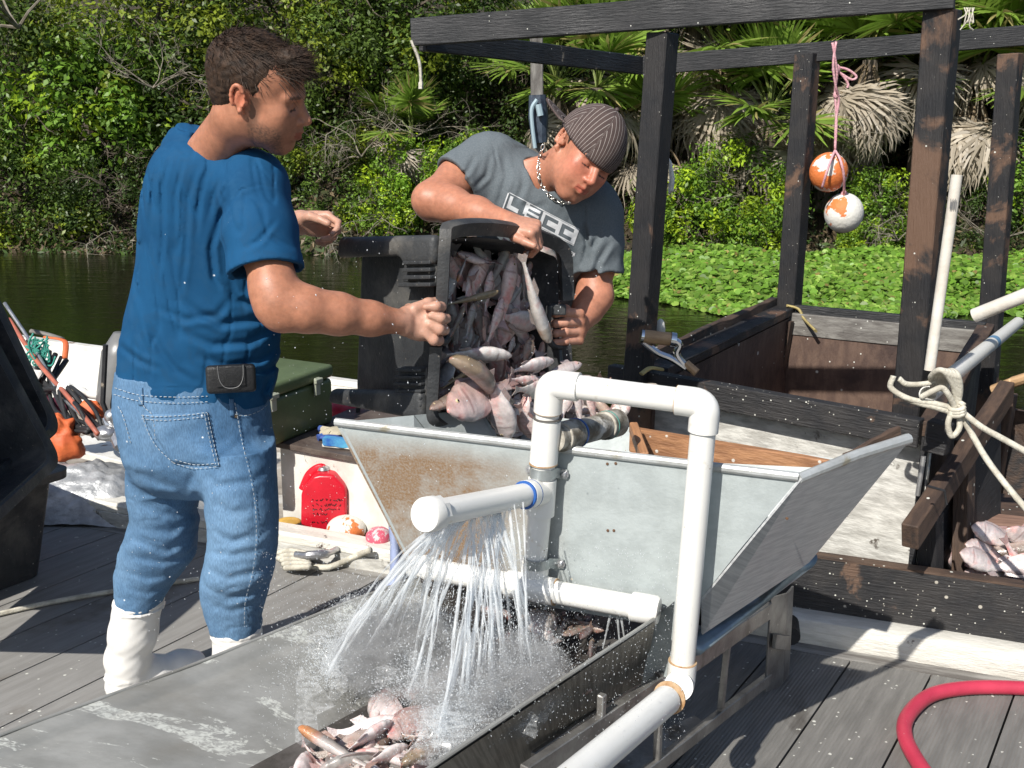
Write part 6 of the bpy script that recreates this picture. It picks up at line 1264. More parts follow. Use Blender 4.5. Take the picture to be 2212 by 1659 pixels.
# ---------------------------------------------------------------- the man in the blue shirt
m1 = thing('person', 'man in blue T-shirt, jeans and white boots gripping the tipped black tote', 'person', (-.95, 2.7, 0))
def ax3(x, dn, dp): return rt*x-up*dn+fw*dp
hf, hl, hu_ = ax3(.96, .285, -.043), ax3(.17, -.44, .88), ax3(.23, -.85, -.47)
HS1 = .985; HO = PY(555, 200, 2.44)
vb = Vol()
sh_c = PY(455, 372, 2.58)
L1, R1 = head(vb, HO, hf, hl, hu_, HS1, PY(468, 325, 2.56), .062, (-1,), -.002)
for r_ in [(300, 420, 520, 2.58, .07), (340, 370, 560, 2.58, .09), (400, 330, 590, 2.6, .11), (500, 330, 590, 2.62, .11), (640, 300, 590, 2.64, .12), (760, 280, 580, 2.65, .12), (860, 275, 570, 2.66, .13), (900, 275, 565, 2.66, .13)]: pass
vb.loft([row(*r_) for r_ in [(322, 405, 515, 2.58, .05), (350, 375, 550, 2.59, .07), (400, 345, 570, 2.61, .085), (500, 345, 570, 2.63, .085), (640, 330, 565, 2.65, .085), (760, 305, 560, 2.67, .09), (900, 300, 555, 2.68, .09)]], .04)
SHO, ELB, WRI = PY(562, 415, 2.48), PY(604, 655, 2.38), PY(868, 695, 2.51)
vb.chain([SHO, PY(575, 540, 2.44), PY(592, 625, 2.39)], [.050, .055, .050], .02); vb.cap(PY(592, 625, 2.39), ELB, .050, .048, .03)
vb.chain([ELB, PY(660, 668, 2.39), PY(730, 678, 2.42), PY(800, 688, 2.46), WRI], [.047, .049, .0445, .0365, .0290], .03)
vb.cap(PY(590, 668, 2.37), PY(604, 686, 2.37), .03, .03, .03)
fd_ = (PY(950, 700, 2.575)-WRI).normalized()
hand(vb, WRI+fd_*.0, fd_, fw-up*.1+rt*.1, up, ((1.15, 1.55, 1.0),)*4, sc=1.02, thumb=((.75, .45, .75), (.7, .1, .8), (.3, -.3, .9)))
vb.ell(PY(908, 697, 2.535), (.040, .036, .022), np.stack([A3(fd_), A3(up), A3(fw)], 1), .015)
for i, (u_, v_) in enumerate(((950, 662), (960, 687), (957, 712), (945, 735))):
    vb.chain([PY(u_-30, 690+(v_-698)*.75, 2.515), PY(u_-8, v_, 2.520), PY(u_+3, v_+1, 2.545), PY(u_+5, v_+2, 2.575)], [.008, .0125, .0118, .0105], .006)
vb.chain([PY(895, 668, 2.53), PY(925, 655, 2.55), PY(948, 650, 2.58)], [.016, .0125, .0105], .008)
# far arm
vb.chain([PY(400, 400, 2.74), PY(470, 520, 2.92), PY(520, 520, 2.95)], [.06, .052, .048], .03); LW = PY(648, 480, 2.92)
vb.chain([PY(520, 520, 2.95), PY(570, 500, 2.94), LW], [.048, .043, .033], .03)
ld = (PY(740, 486, 2.89)-LW).normalized()
hand(vb, LW, ld, -up*.75-fw*.65+rt*.1, -fw*.75+up*-.3, ((.55, .8, .6), (.85, 1.1, .8), (1.1, 1.2, .9), (1.2, 1.2, .9)), sc=1.02, thumb=((.75, .45, .35), (.95, .1, .35), (.9, -.1, .35)))
def col1(P):
    q = hcol(P, HO, hf, hl, hu_, HS1); base = np.tile(np.array([.42, .185, .11]), (len(P), 1)); u_, v_ = uv_of(P)
    n = wn(P, 60)[:, None]; base = base*(1+.07*n)
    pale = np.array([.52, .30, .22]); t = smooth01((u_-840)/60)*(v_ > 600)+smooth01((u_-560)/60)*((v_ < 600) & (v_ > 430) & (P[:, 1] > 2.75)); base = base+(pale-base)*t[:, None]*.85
    hd = np.linalg.norm(q, axis=1) < .17
    x, y, z = q.T; st = hd & (z < -.030) & (x > .0); k = smooth01((-.030-z)/.03)*smooth01((x+.005)/.03)*st*(1-.8*np.exp(-((z+.065)/.008)**2)*(x > .095))*(.55+.6*rng.random(len(P)))*(1-.7*smooth01((x-.08)/.015))
    sid = smooth01((.045-x)/.02)*smooth01((z+.075)/.02)*(z < .01)*(x > .012)*hd; base = base+(np.array([.07, .042, .03])-base)*np.clip(np.maximum(k*.85, sid*.7), 0, 1)[:, None]
    brow = hd & (np.abs(z-.021-.05*(np.abs(y)-.03)) < .0048*(1-((np.abs(y)-.029)/.022)**2)) & (x > .075) & (np.abs(y) > .010) & (np.abs(y) < .050); base[brow] = base[brow]+(np.array([.04, .025, .018])-base[brow])*(.45+.5*rng.random(brow.sum()))[:, None]
    la = hd & (np.abs(z+.0072) < .0024) & (x > .085) & (np.abs(y) > .018) & (np.abs(y) < .044); base[la] = (.05, .03, .025)
    lip_ = hd & (np.abs(z+.066) < .0085) & (x > .103) & (np.abs(y) < .022); base[lip_] = base[lip_]*np.array([.85, .6, .62])
    red = np.exp(-((x+.008)**2+(z-.002)**2)/.0009)*(np.abs(y) > .070)*hd; base = base*(1+red[:, None]*np.array([.25, -.02, -.02])); return np.clip(base, 0, 1)
vol_obj('body', vb, .0033, SKIN, m1, col1)
# hair: cap and strands
HAIR = mat('dark_hair', (.026, .017, .012), (.055, .032, .02), 60, rough=.6, bump=.3, bs=120, spec=.25); 
def hair_mesh(name, O, f, l, u, s, parent, m, n, lens, mask, comb, seed=1, w0=.0011):
    R = np.stack([A3(f), A3(l), A3(u)], 1); r = random.Random(seed); vs = []; fs = []; cr = np.array([.104, .081, .089]); cc = np.array([-.014, 0, .045]); made = 0
    while made < n:
        z_ = r.uniform(-1, 1); a = r.uniform(0, 6.283); d = np.array([math.sqrt(1-z_*z_)*math.cos(a), math.sqrt(1-z_*z_)*math.sin(a), z_]); p = cc+d*cr
        if not mask(p): continue
        made += 1; N_ = d/cr; N_ /= np.linalg.norm(N_); Ln = lens(p)*r.uniform(.7, 1.25); g = comb(p)+np.array([r.gauss(0, .28), r.gauss(0, .28), r.gauss(0, .28)])
        g = g-N_*(g@N_); g /= np.linalg.norm(g)+1e-6; dr = g*.85+N_*r.uniform(.18, .5)*(1.5 if Ln > .03 else .8); dr /= np.linalg.norm(dr); sd = np.cross(dr, N_); sd /= np.linalg.norm(sd)+1e-6; q = p-N_*.004; b = len(vs); w_ = w0*r.uniform(.7, 1.3)
        for j in range(4):
            t = j/3; pt = q+dr*Ln*t-N_*(.012*t*t*(1 if Ln < .03 else .4))*(Ln/.03); ww = w_*(1-t)*.9+.0001; vs += [A3(O)+R@((pt-sd*ww)*s), A3(O)+R@((pt+sd*ww)*s)]
        for j in range(3): fs.append((b+2*j, b+2*j+1, b+2*j+3, b+2*j+2))
    o = mesh_obj(name, np.array(vs), fs, m, parent); return o
def hm1(p): x, y, z = p; return (z > .052+.0*x and x < .078) or (x < .045 and z > .0) or (x < .0 and z > -.035 and not (abs(y) > .06 and x > -.035 and z < .02)) or (x < -.045 and z > -.06)
def hl1(p): x, y, z = p; return .078 if (x > .045 and z > .06) else (.034 if z > .09 else (.026 if z > .04 else .017))
def hc1(p): x, y, z = p; return np.array([1., -.15, .35]) if (x > .03 and z > .05) else (np.array([.8, .1*np.sign(y), -.25]) if z > .05 else np.array([.35, 0, -.9]))
hv = Vol(); Rh = np.stack([A3(hf), A3(hl), A3(hu_)], 1); Lh = lambda x, y, z: A3(HO)+Rh@(np.array([x, y, z])*HS1)
hv.ell(Lh(-.016, 0, .047), np.array([.1045, .0815, .090])*HS1, Rh, .01); hv.ell(Lh(-.05, 0, -.015), np.array([.058, .060, .052])*HS1, Rh, .02); hv.cap(Lh(.075, -.02, .098), Lh(.075, .03, .098), .022*HS1, .022*HS1, .03)
hv.ell(Lh(.10, 0, -.01), np.array([.068, .12, .078])*HS1, Rh, .006, True); hv.ell(Lh(-.004, -.085, -.012), np.array([.027, .03, .040])*HS1, Rh, .004, True); hv.ell(Lh(.04, -.03, -.075), np.array([.085, .12, .055])*HS1, Rh, .006, True); hv.half(Lh(0, 0, -.062), -A3(hu_), .01)
hv.disp = lambda P, d: .0022*wn(P, 90, 2)+.002*wn(P*np.array([1, 1, 1]), 220, 5)
vol_obj('hair', hv, .0036, HAIR, m1)
hair_mesh('hair_strands', HO, hf, hl, hu_, HS1, m1, HAIR, 9000, hl1, hm1, hc1, 4)
def bm1(p): return False
# T-shirt
BLUEC = mat('blue_cotton', (.006, .058, .145), (.008, .072, .175), 5, rough=.85, bump=.25, bs=420, dist=.002, spec=.2, c3=(.010, .068, .16), s3=25, specks=[(14, .055, .10, (.6, .65, .7)), (55, .07, .03, (.6, .65, .7))])
vt = Vol()
vt.loft([row(*r_) for r_ in [(285, 400, 452, 2.64, .05), (305, 358, 515, 2.61, .09), (330, 335, 550, 2.60, .11), (370, 316, 580, 2.60, .12), (420, 305, 598, 2.61, .125), (480, 299, 606, 2.62, .128), (560, 296, 610, 2.63, .125), (620, 284, 610, 2.64, .125), (680, 269, 608, 2.65, .13), (740, 258, 608, 2.66, .135), (790, 249, 604, 2.67, .138), (835, 247, 596, 2.67, .138), (856, 250, 588, 2.67, .136), (866, 258, 584, 2.67, .134)]], .03, e=2.35)
vt.ell(PY(548, 392, 2.50), (.075, .075, .075), None, .05); vt.ell(PY(402, 312, 2.68), (.055, .06, .045), None, .05)
sa, sb = PY(552, 425, 2.49), PY(574, 585, 2.425); s_ax = (sb-sa).normalized()
def sleeve(a_, m_, b_, rs, ax_, wob, seed_):
    z = Vol(); z.chain([a_, m_, b_, b_+ax_*.08], [rs[0], rs[1], rs[2], rs[2]], .02); z.cap(b_-ax_*.03, b_+ax_*.14, rs[2]-.0095, rs[2]-.0095, .002, True)
    c_ = A3(b_); n_ = A3(ax_); z.p.append((lambda P: -((P-c_)@n_-wob*wn(P, 12, seed_)), .003, True, c_, 9.)); return z
vt.vol(sleeve(sa, PY(562, 500, 2.455), sb, (.078, .083, .083), s_ax, .006, 1), .03)
vt.half(PY(470, 597, 2.40)+V((0, 0, 0)), V((0, 0, 1)), .001) if False else None
# cut the sleeve at its hem and hollow it
cr1 = [([(470, 470), (455, 540), (462, 600), (480, 625)], 7, .007), ([(495, 420), (475, 470), (468, 520)], 6, .005), ([(600, 470), (560, 520), (520, 540)], 6, .003), ([(640, 540), (600, 520), (570, 500)], 6, .003),
       ([(350, 310), (330, 400), (325, 500)], 5, .0028), ([(375, 305), (352, 400), (352, 520), (340, 620)], 5, .0030), ([(400, 330), (378, 420), (378, 540)], 5, .0028), ([(430, 345), (405, 430), (400, 560), (385, 660)], 6, .0030), ([(455, 350), (432, 430), (424, 520)], 5, .0026), ([(490, 355), (462, 420), (448, 480)], 5, .0026), ([(320, 360), (305, 470), (305, 600)], 5, .002),
       ([(610, 640), (560, 690), (480, 700), (420, 670), (390, 640)], 9, .006), ([(612, 690), (540, 740), (460, 745), (390, 715)], 9, .006), ([(612, 740), (560, 780), (490, 790), (420, 765)], 8, .005), ([(320, 700), (350, 760), (380, 800), (430, 830)], 8, .005), ([(290, 650), (300, 720), (330, 790)], 7, .004), ([(610, 780), (580, 800), (540, 800)], 6, .005), ([(590, 800), (570, 850), (585, 875)], 6, .005),
       ([(500, 640), (470, 680), (400, 690), (330, 660)], 8, .004), ([(250, 740), (300, 780), (350, 800)], 7, .004), ([(480, 610), (510, 650), (560, 660), (600, 640)], 8, .006)]
cf1 = creases(cr1)
seam = creases([([(550, 325), (560, 360), (598, 405)], 2.5, .0015), ([(598, 405), (560, 400), (520, 410), (492, 450), (470, 480)], 2.5, .0022), ([(395, 262), (404, 292), (450, 310), (500, 318), (548, 338)], 2.2, .0018), ([(500, 596), (575, 590), (648, 566)], 2, .0015), ([(245, 822), (330, 838), (440, 836)], 2, .0012)])
def disp1(P, d):
    m = np.abs(d) < .03; out = np.zeros(len(P))
    if m.any():
        Q = P[m]; D = A3(rt); z = Q[:, 2]; lowm = smooth01((1.25-z)/.25)
        W = Q*np.array([1, 1, .28]); a = .0016*wn(W, 26, 2)*(1-.4*lowm)+.0025*wn(Q@np.array([[1, 0, .5], [0, 1, 0], [-.3, 0, 1.]]).T*np.array([.5, 1, 1.5]), 24, 7)*lowm; a += .0035*np.clip(.16-np.abs(wn(W, 24, 4)), 0, 1)/.16
        out[m] = a+cf1(Q)+seam(Q)
    return out
Nc = A3(PY(478, 300, 2.54)); nax = A3(L1(-.03, 0, -.06))-A3(PY(468, 325, 2.56)); vt.ell(PY(474, 296, 2.555), (.076, .070, .036), np.stack([A3(ax3(.97, .24, 0)), A3(fw), A3(ax3(-.24, .97, 0))], 1), .004, True); vt.cap(PY(474, 300, 2.555), PY(500, 220, 2.5), .060, .07, .004, True)
vt.disp = disp1
vol_obj('t_shirt', vt, .0042, BLUEC, m1)
# jeans
def denim():
    m = mat('blue_denim', (.135, .24, .375), (.052, .125, .235), 3.0, .36, .66, rough=.8, bump=.35, bs=480, st=(1, 1, .7), dist=.003, spec=.25, specks=[(30, .09, .10, (.55, .6, .65))])
    nt = m.node_tree; N = nt.nodes; L = nt.links; b = N['Principled BSDF']; src = b.inputs['Base Color'].links[0].from_socket; at = N.new('ShaderNodeAttribute'); at.attribute_name = 'gc'
    w_ = N.new('ShaderNodeTexNoise'); w_.inputs['Scale'].default_value = 420; w_.inputs['Detail'].default_value = 2; mp_ = N.new('ShaderNodeMapping'); mp_.inputs['Scale'].default_value = (1, 1, .22); L.new(at.outputs['Vector'], mp_.inputs[0]); L.new(mp_.outputs[0], w_.inputs['Vector'])
    r = N.new('ShaderNodeMapRange'); r.inputs['From Min'].default_value = .35; r.inputs['From Max'].default_value = .65; r.inputs['To Min'].default_value = .84; r.inputs['To Max'].default_value = 1.2; L.new(w_.outputs['Fac'], r.inputs['Value'])
    h = N.new('ShaderNodeHueSaturation'); L.new(src, h.inputs['Color']); L.new(r.outputs[0], h.inputs['Value']); L.new(h.outputs[0], b.inputs['Base Color']); return m
DEN = denim()
vj = Vol()
vj.loft([row(*r_) for r_ in [(800, 250, 582, 2.67, .135), (840, 245, 580, 2.67, .14), (880, 243, 586, 2.67, .145), (930, 254, 590, 2.67, .15), (980, 264, 592, 2.67, .15), (1030, 285, 585, 2.67, .12), (1062, 330, 550, 2.67, .07)]], .03, e=2.4)
vj.loft([row(*r_) for r_ in [(960, 275, 440, 2.73, .10), (1059, 273, 432, 2.74, .105), (1110, 284, 428, 2.75, .10), (1160, 268, 426, 2.76, .095), (1199, 252, 423, 2.77, .09), (1235, 248, 398, 2.78, .085), (1265, 247, 372, 2.78, .078), (1290, 249, 356, 2.78, .072), (1306, 256, 350, 2.78, .066)]], .035, e=2.2)
vj.loft([row(*r_) for r_ in [(960, 430, 592, 2.60, .10), (1040, 436, 598, 2.59, .11), (1106, 445, 603, 2.58, .105), (1176, 448, 603, 2.58, .10), (1223, 437, 596, 2.58, .095), (1260, 430, 586, 2.59, .085), (1295, 432, 574, 2.60, .08), (1330, 444, 570, 2.60, .075), (1362, 452, 566, 2.60, .07)]], .035, e=2.2)
cj = creases([([(300, 850), (330, 895), (332, 945)], 3, .002), ([(430, 1000), (400, 1060), (340, 1040), (290, 1020)], 9, .008), ([(450, 1060), (420, 1110), (350, 1110), (300, 1085)], 9, .007), ([(425, 1110), (370, 1150), (300, 1140)], 8, .006), ([(420, 1160), (360, 1190), (290, 1165), (260, 1180)], 8, .008), ([(415, 1200), (350, 1215), (270, 1200)], 7, .007), ([(380, 1240), (320, 1250), (255, 1230)], 7, .006), ([(370, 1262), (320, 1282), (262, 1268)], 6, .005),
              ([(430, 1010), (470, 1050), (540, 1040), (590, 1010)], 9, .007), ([(450, 1075), (500, 1110), (560, 1095)], 9, .006), ([(452, 1140), (500, 1170), (570, 1150)], 8, .007), ([(440, 1190), (500, 1200), (560, 1190), (598, 1160)], 8, .007), ([(440, 1225), (490, 1250), (560, 1235), (595, 1210)], 8, .008), ([(435, 1262), (490, 1290), (540, 1285), (585, 1250)], 7, .008), ([(450, 1310), (500, 1320), (560, 1300)], 7, .007), ([(540, 1325), (560, 1335), (572, 1315)], 5, .006), ([(500, 900), (540, 920), (580, 912)], 7, .003), ([(350, 960), (400, 930), (440, 935)], 12, .005), ([(400, 990), (430, 1000), (480, 990), (520, 960)], 10, .006),
              ([(505, 868), (512, 900), (520, 950), (545, 1060), (552, 1150), (545, 1230), (528, 1300), (526, 1360)], 2.2, .0025), ([(445, 880), (438, 850)], 3, .002), ([(245, 880), (262, 905), (290, 1000), (310, 1040)], 3, .0025)])
def dispj(P, d):
    m = np.abs(d) < .03; out = np.zeros(len(P))
    if m.any():
        Q = P[m]; lo_ = smooth01((.95-Q[:, 2])/.5); out[m] = .0022*wn(Q*np.array([.6, .8, 1.3]), 22, 3)*(.35+lo_)+.0045*(np.clip(.2-np.abs(wn(Q@np.array([[1, 0, .5], [0, 1, 0], [-.4, 0, 1.]]).T*np.array([.5, .8, 1.2]), 20, 8)), 0, 1)/.2)*lo_*.5+.0009*wn(Q, 75, 6)+cj(Q)*.5
    return out
vj.disp = dispj
jo = vol_obj('jeans', vj, .0045, DEN, m1)
def bvh_of(o):
    me = o.data; vs = [o.matrix_world@v.co for v in me.vertices] if False else [v.co+rootloc(o.parent) for v in me.vertices]; return BVHTree.FromPolygons(vs, [tuple(p.vertices) for p in me.polygons])
bj = bvh_of(jo)
def cast(bv, u_, v_, off_=.0): r = ray(u_, v_).normalized(); h = bv.ray_cast(C, r); return (h[0]-r*off_, h[1]) if h[0] is not None else (None, None)
def patch(bv, poly, off_, name, m, par, th=.0025, nu=14, nv=14, W=None):
    """quad patch (4 pixels corners) laid on a surface"""
    a, b_, c_, d_ = [V((*q_, 0)) for q_ in poly]; vs = []; ok = True
    for j in range(nv+1):
        for i in range(nu+1):
            p = a.lerp(b_, i/nu).lerp(d_.lerp(c_, i/nu), j/nv); h, n_ = cast(bv, p.x, p.y, off_)
            if h is None: return None
            vs.append(h)
    fs = [(j*(nu+1)+i, (j+1)*(nu+1)+i, (j+1)*(nu+1)+i+1, j*(nu+1)+i+1) for j in range(nv) for i in range(nu)]
    o = mesh_obj(name, vs, fs, m, par, smooth=3); md = o.modifiers.new('th', 'SOLIDIFY'); md.thickness = th; md.offset = -1; return o
STI = mat('pale_stitching', (.42, .46, .48), (.3, .36, .42), 200, rough=.8, bump=0)
pk = patch(bj, [(306, 896), (448, 890), (474, 1008), (372, 1000)], .004, 'back_pocket', DEN, m1, .003)
def stitch(bv, pts, par, name, r=.0010, dash=7, gap=3, off_=.0045, m=STI):
    mb = MB(); P = bez([V((*q_, 0)) for q_ in pts], 40); acc = 0; run = []
    for a, b_ in zip(P, P[1:]):
        acc += (b_-a).length
        if acc % (dash+gap) < dash:
            h, n_ = cast(bv, a.x, a.y, off_)
            if h: run.append(h)
        elif len(run) > 1: mb.tube(run, r, 4); run = []
        else: run = []
    if len(run) > 1: mb.tube(run, r, 4)
    if mb.v: return mb.build(name, m, par, smooth=None)
pst_ = [(306, 897), (340, 900), (400, 897), (448, 891)]
for pp_ in (pst_, [(306, 905), (360, 908), (447, 900)], [(448, 892), (458, 940), (473, 1006)], [(442, 894), (452, 945), (466, 1004)], [(308, 898), (318, 930), (338, 965), (374, 1000)], [(374, 1000), (420, 1012), (473, 1008)], [(378, 993), (420, 1004), (468, 1001)]):
    stitch(bj, pp_, pk or m1, 'stitching', off_=.0075)
for pp_ in ([(248, 838), (300, 853), (380, 858), (450, 856)], [(246, 852), (300, 866), (380, 871), (450, 868)], [(300, 858), (312, 880), (330, 900), (335, 950)], [(507, 870), (514, 905), (522, 950), (547, 1060), (554, 1150), (547, 1230), (530, 1300), (528, 1355)], [(508, 895), (530, 898), (560, 888), (580, 872)], [(255, 878), (266, 900), (283, 960)]):
    stitch(bj, pp_, m1, 'stitching')
for q_ in ((302, 842), (500, 866)):
    patch(bj, [(q_[0]-5, q_[1]-4), (q_[0]+5, q_[1]-4), (q_[0]+7, q_[1]+34), (q_[0]-3, q_[1]+34)], .004, 'belt_loop', DEN, m1, .003, 3, 8)
h, n_ = cast(bj, 510, 899, .001); mb = MB(); mb.lathe(h, n_, [(.005, 0), (.0045, .002), (0, .0025)], 10); mb.build('rivet', mat('copper', (.4, .3, .2), metal=1, rough=.4, bump=0), m1)
# phone pouch on the belt
po = thing('belt_pouch', 'black leather pouch clipped to the belt of the blue-shirted man', 'pouch', PY(500, 845, 2.5))
LEA = mat('black_leather', (.012, .012, .013), (.02, .02, .021), 20, rough=.38, rough2=.5, bump=.3, bs=200)
h, n_ = cast(bj, 498, 830, 0); pn = (V((n_.x, n_.y, 0)).normalized()-fw*.8).normalized(); px_ = V((0, 0, 1)).cross(pn).normalized(); Rp = Matrix((px_, V((0, 0, 1)), pn)).transposed(); pc = PY(499, 818, h.y-.035)
mb = MB(); mb.box(pc, (.118, .07, .034), R=Rp); mb.build('case', LEA, po, bevel=.010, seg=4, smooth=1.2)
mb = MB(); mb.box(pc+pn*.0185+V((0, 0, .008)), (.070, .052, .006), R=Rp); mb.build('flap', LEA, po, bevel=.0028, seg=3, smooth=1.2)
mb = MB(); ps = [(-.030, .03), (-.028, -.002), (-.018, -.022), (0, -.027), (.018, -.022), (.028, -.002), (.030, .03)]; mb.tube(bez([pc+pn*.0225+px_*a+V((0, 0, b_+.006)) for a, b_ in ps], 5), .0007, 4); mb.build('stitching', mat('grey_thread', (.25, .25, .25), bump=0), po)
mb = MB(); mb.box(pc-pn*.02, (.06, .05, .03), R=Rp); mb.build('belt_clip', LEA, po, bevel=.003)
# white boots
BOO = mat('white_rubber', (.80, .79, .77), (.72, .70, .66), 5, rough=.35, rough2=.5, bump=.06, bs=30, c3=(.42, .40, .37), s3=9, lo3=.64, hi3=.8)
def boot(top, rt_, bot, foot_dir, name='boot'):
    v = Vol(); top = V(top); bot = V(bot); d = foot_dir
    ank = bot+V((0, 0, .10)); v.chain([top, top.lerp(ank, .5), ank+V((0, 0, .02)), bot+V((0, 0, .055))], [rt_, rt_*.96, .061, .054], .02)
    v.chain([bot+V((0, 0, .045))-d*.02, bot+V((0, 0, .052))+d*.07, bot+d*.16+V((0, 0, .042)), bot+d*.20+V((0, 0, .038))], [.045, .046, .044, .036], .03)
    v.half(bot+V((0, 0, .004)), -V((0, 0, 1)), .004)
    for h_ in (.012, .026): v.chain([top-V((0, 0, h_))+V((math.cos(a)*rt_, math.sin(a)*rt_, 0)) for a in [i*math.pi/8 for i in range(17)]], [.0035]*17, .004)
    v.half(top-V((0, 0, .002)), V((0, 0, 1)), .003); v.cap(top-V((0, 0, .02))+V((0, 0, rt_)), top+V((0, 0, .2)), rt_-.008, rt_-.008, .003, True)
    for (hh_, rr2) in ((.03, .054), (.045, .055), (.075, .058)):
        v.chain([bot+V((math.cos(a)*rr2*.95, math.sin(a)*rr2*.95, hh_))-d*.01 for a in [i*math.pi/6 for i in range(13)]], [.0035]*13, .006)
    v.disp = lambda P, d_: np.where(np.abs(d_) < .03, .0009*wn(P*np.array([1, 1, .7]), 26, 3)*smooth01((.27-P[:, 2])/.1)+.0012*wn(P, 50, 1), 0)
    return vol_obj(name, v, .0042, BOO, m1)
bt = PY(299, 1292, 2.78); bb_ = PZ(272, 1520, 0)+V((.0, .04, 0)); boot(bt, .068, V((bb_.x, bb_.y, 0)), V((.75, .66, 0)).normalized())
bt2 = PY(510, 1350, 2.60); boot(bt2, .066, V((bt2.x+.0, bt2.y-.01, 0)), V((.85, .52, 0)).normalized())
# ---------------------------------------------------------------- the man in the grey shirt
m2 = thing('person', 'man in a grey printed T-shirt and silver chain leaning over the black tote', 'person', (.0, 3.25, 0))
gf, gl2, gu = ax3(.319, .579, -.751), ax3(.719, .369, .590), ax3(.619, -.727, -.299)
def orth(f, l):
    f = f.normalized(); l = (l-f*l.dot(f)).normalized(); return f, l, f.cross(l)
gf, gl2, gu = orth(gf, gl2); HS2 = 1.01; GO = PY(1258, 333, 3.06)
vg = Vol(); L2, R2 = head(vg, GO, gf, gl2, gu, HS2, PY(1165, 392, 3.17), .060, (-1, 1), -.001)
vg.loft([row(*r_) for r_ in [(345, 1050, 1225, 3.2, .07), (380, 1030, 1260, 3.2, .10), (440, 1040, 1290, 3.22, .11), (540, 1050, 1270, 3.26, .11), (680, 1030, 1220, 3.3, .11), (820, 1010, 1190, 3.3, .12), (950, 1000, 1190, 3.3, .12)]], .04)
# right arm (photo left)
e2 = PY(936, 432, 3.04); w2 = PY(1098, 481, 2.845)
vg.chain([PY(1045, 355, 3.2), PY(990, 390, 3.14), e2], [.062, .060, .054], .03); vg.chain([e2, PY(975, 443, 3.0), PY(1030, 460, 2.93), w2], [.048, .048, .040, .029], .03); vg.cap(PY(920, 432, 3.02), PY(930, 445, 3.03), .032, .032, .03)
d2 = (PY(1180, 500, 2.80)-w2).normalized(); hand(vg, w2-d2*.008, d2, -up*.8+fw*.5, -fw*.9-up*.2, ((1.15, 1.0, .7), (1.25, 1.0, .7), (1.3, 1.0, .7), (1.35, 1.0, .6)), sc=1.0, thumb=((.8, .55, .15), (.95, .25, .05), (.95, .1, .1)))
# left arm (photo right)
e3 = PY(1282, 640, 3.14); w3_ = PY(1250, 703, 3.03)
vg.chain([PY(1285, 455, 3.2), PY(1290, 560, 3.18), e3], [.062, .056, .048], .03); vg.chain([e3, PY(1270, 668, 3.1), w3_], [.047, .042, .031], .03)
vg.cap(PY(1292, 632, 3.13), PY(1298, 640, 3.12), .036, .034, .03)
d3 = (PY(1226, 700, 2.985)-w3_).normalized()
for i, (v0, v1, r_) in enumerate(((676, 676, .0115), (697, 698, .0118), (717, 719, .0112), (735, 739, .0100))):   # fingers wrapped round the grip
    a = PY(1252, v0+(0 if i else 2), 3.0); b_ = PY(1222, v1-2, 2.968); c_ = PY(1200, v1+1, 2.962); dd = PY(1192, v1+2, 2.985)
    vg.cap(w3_, a, .018, r_*1.3, .014); vg.chain([a, b_, c_, dd], [r_*1.25, r_*1.15, r_, r_*.85], .0035)
vg.chain([w3_, PY(1222, 668, 3.02), PY(1200, 660, 3.02), PY(1192, 668, 3.0)], [.02, .013, .0115, .010], .006); vg.ell(PY(1244, 705, 3.015), (.025, .02, .042), None, .015)
def col2(P):
    q = hcol(P, GO, gf, gl2, gu, HS2); base = np.tile(np.array([.45, .195, .12]), (len(P), 1))*(1+.06*wn(P, 60)[:, None]); u_, v_ = uv_of(P)
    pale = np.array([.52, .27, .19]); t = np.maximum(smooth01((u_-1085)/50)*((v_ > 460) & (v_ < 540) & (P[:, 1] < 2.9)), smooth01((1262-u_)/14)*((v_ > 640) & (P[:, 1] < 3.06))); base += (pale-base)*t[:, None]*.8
    x, y, z = q.T; hd = np.linalg.norm(q, axis=1) < .17
    brow = hd & (np.abs(z-.0215-.05*(np.abs(y)-.03)) < .0038) & (x > .075) & (np.abs(y) > .012) & (np.abs(y) < .050); base[brow] = base[brow]+(np.array([.05, .03, .022])-base[brow])*(.45+.5*rng.random(brow.sum()))[:, None]
    la = hd & (np.abs(z+.0078) < .0018) & (x > .085) & (np.abs(y) > .018) & (np.abs(y) < .045); base[la] = (.05, .03, .025)
    lip_ = hd & (np.abs(z+.066) < .0085) & (x > .103) & (np.abs(y) < .022); base[lip_] *= np.array([.9, .6, .62])
    rd = np.exp(-((x-.085)**2+(np.abs(y)-.045)**2+(z+.02)**2)/.0012)*hd+np.exp(-((x-.118)**2+y**2+(z+.03)**2)/.0006)*hd; base *= (1+np.clip(rd, 0, 1)[:, None]*np.array([.14, -.10, -.08]))
    st = hd & (z < .025) & (z > -.03) & (x < .012) & (x > -.1); k = smooth01((z+.03)/.012)*smooth01((.012-x)/.012)*(np.abs(y) > .05)*st*(~((np.abs(x+.008) < .02) & (np.abs(y) > .076))); base += (np.array([.05, .03, .022])-base)*np.clip(k, 0, 1)[:, None]*.85
    return np.clip(base, 0, 1)
vol_obj('body', vg, .0033, SKIN, m2, col2)
hv = Vol(); Lg = lambda x, y, z: A3(GO)+R2@(np.array([x, y, z])*HS2); hv.ell(Lg(-.018, 0, .035), np.array([.100, .0795, .085])*HS2, R2, .01); hv.ell(Lg(-.05, 0, -.01), np.array([.056, .060, .05])*HS2, R2, .02); hv.ell(Lg(.108, 0, -.0), np.array([.080, .12, .09])*HS2, R2, .005, True)
for y in (1, -1): hv.ell(Lg(-.006, y*.088, -.010), np.array([.024, .026, .036])*HS2, R2, .004, True)
hv.half(Lg(0, 0, -.05), -gu, .01); hv.disp = lambda P, d: .0015*wn(P, 180, 5); vol_obj('hair', hv, .0042, HAIR, m2)
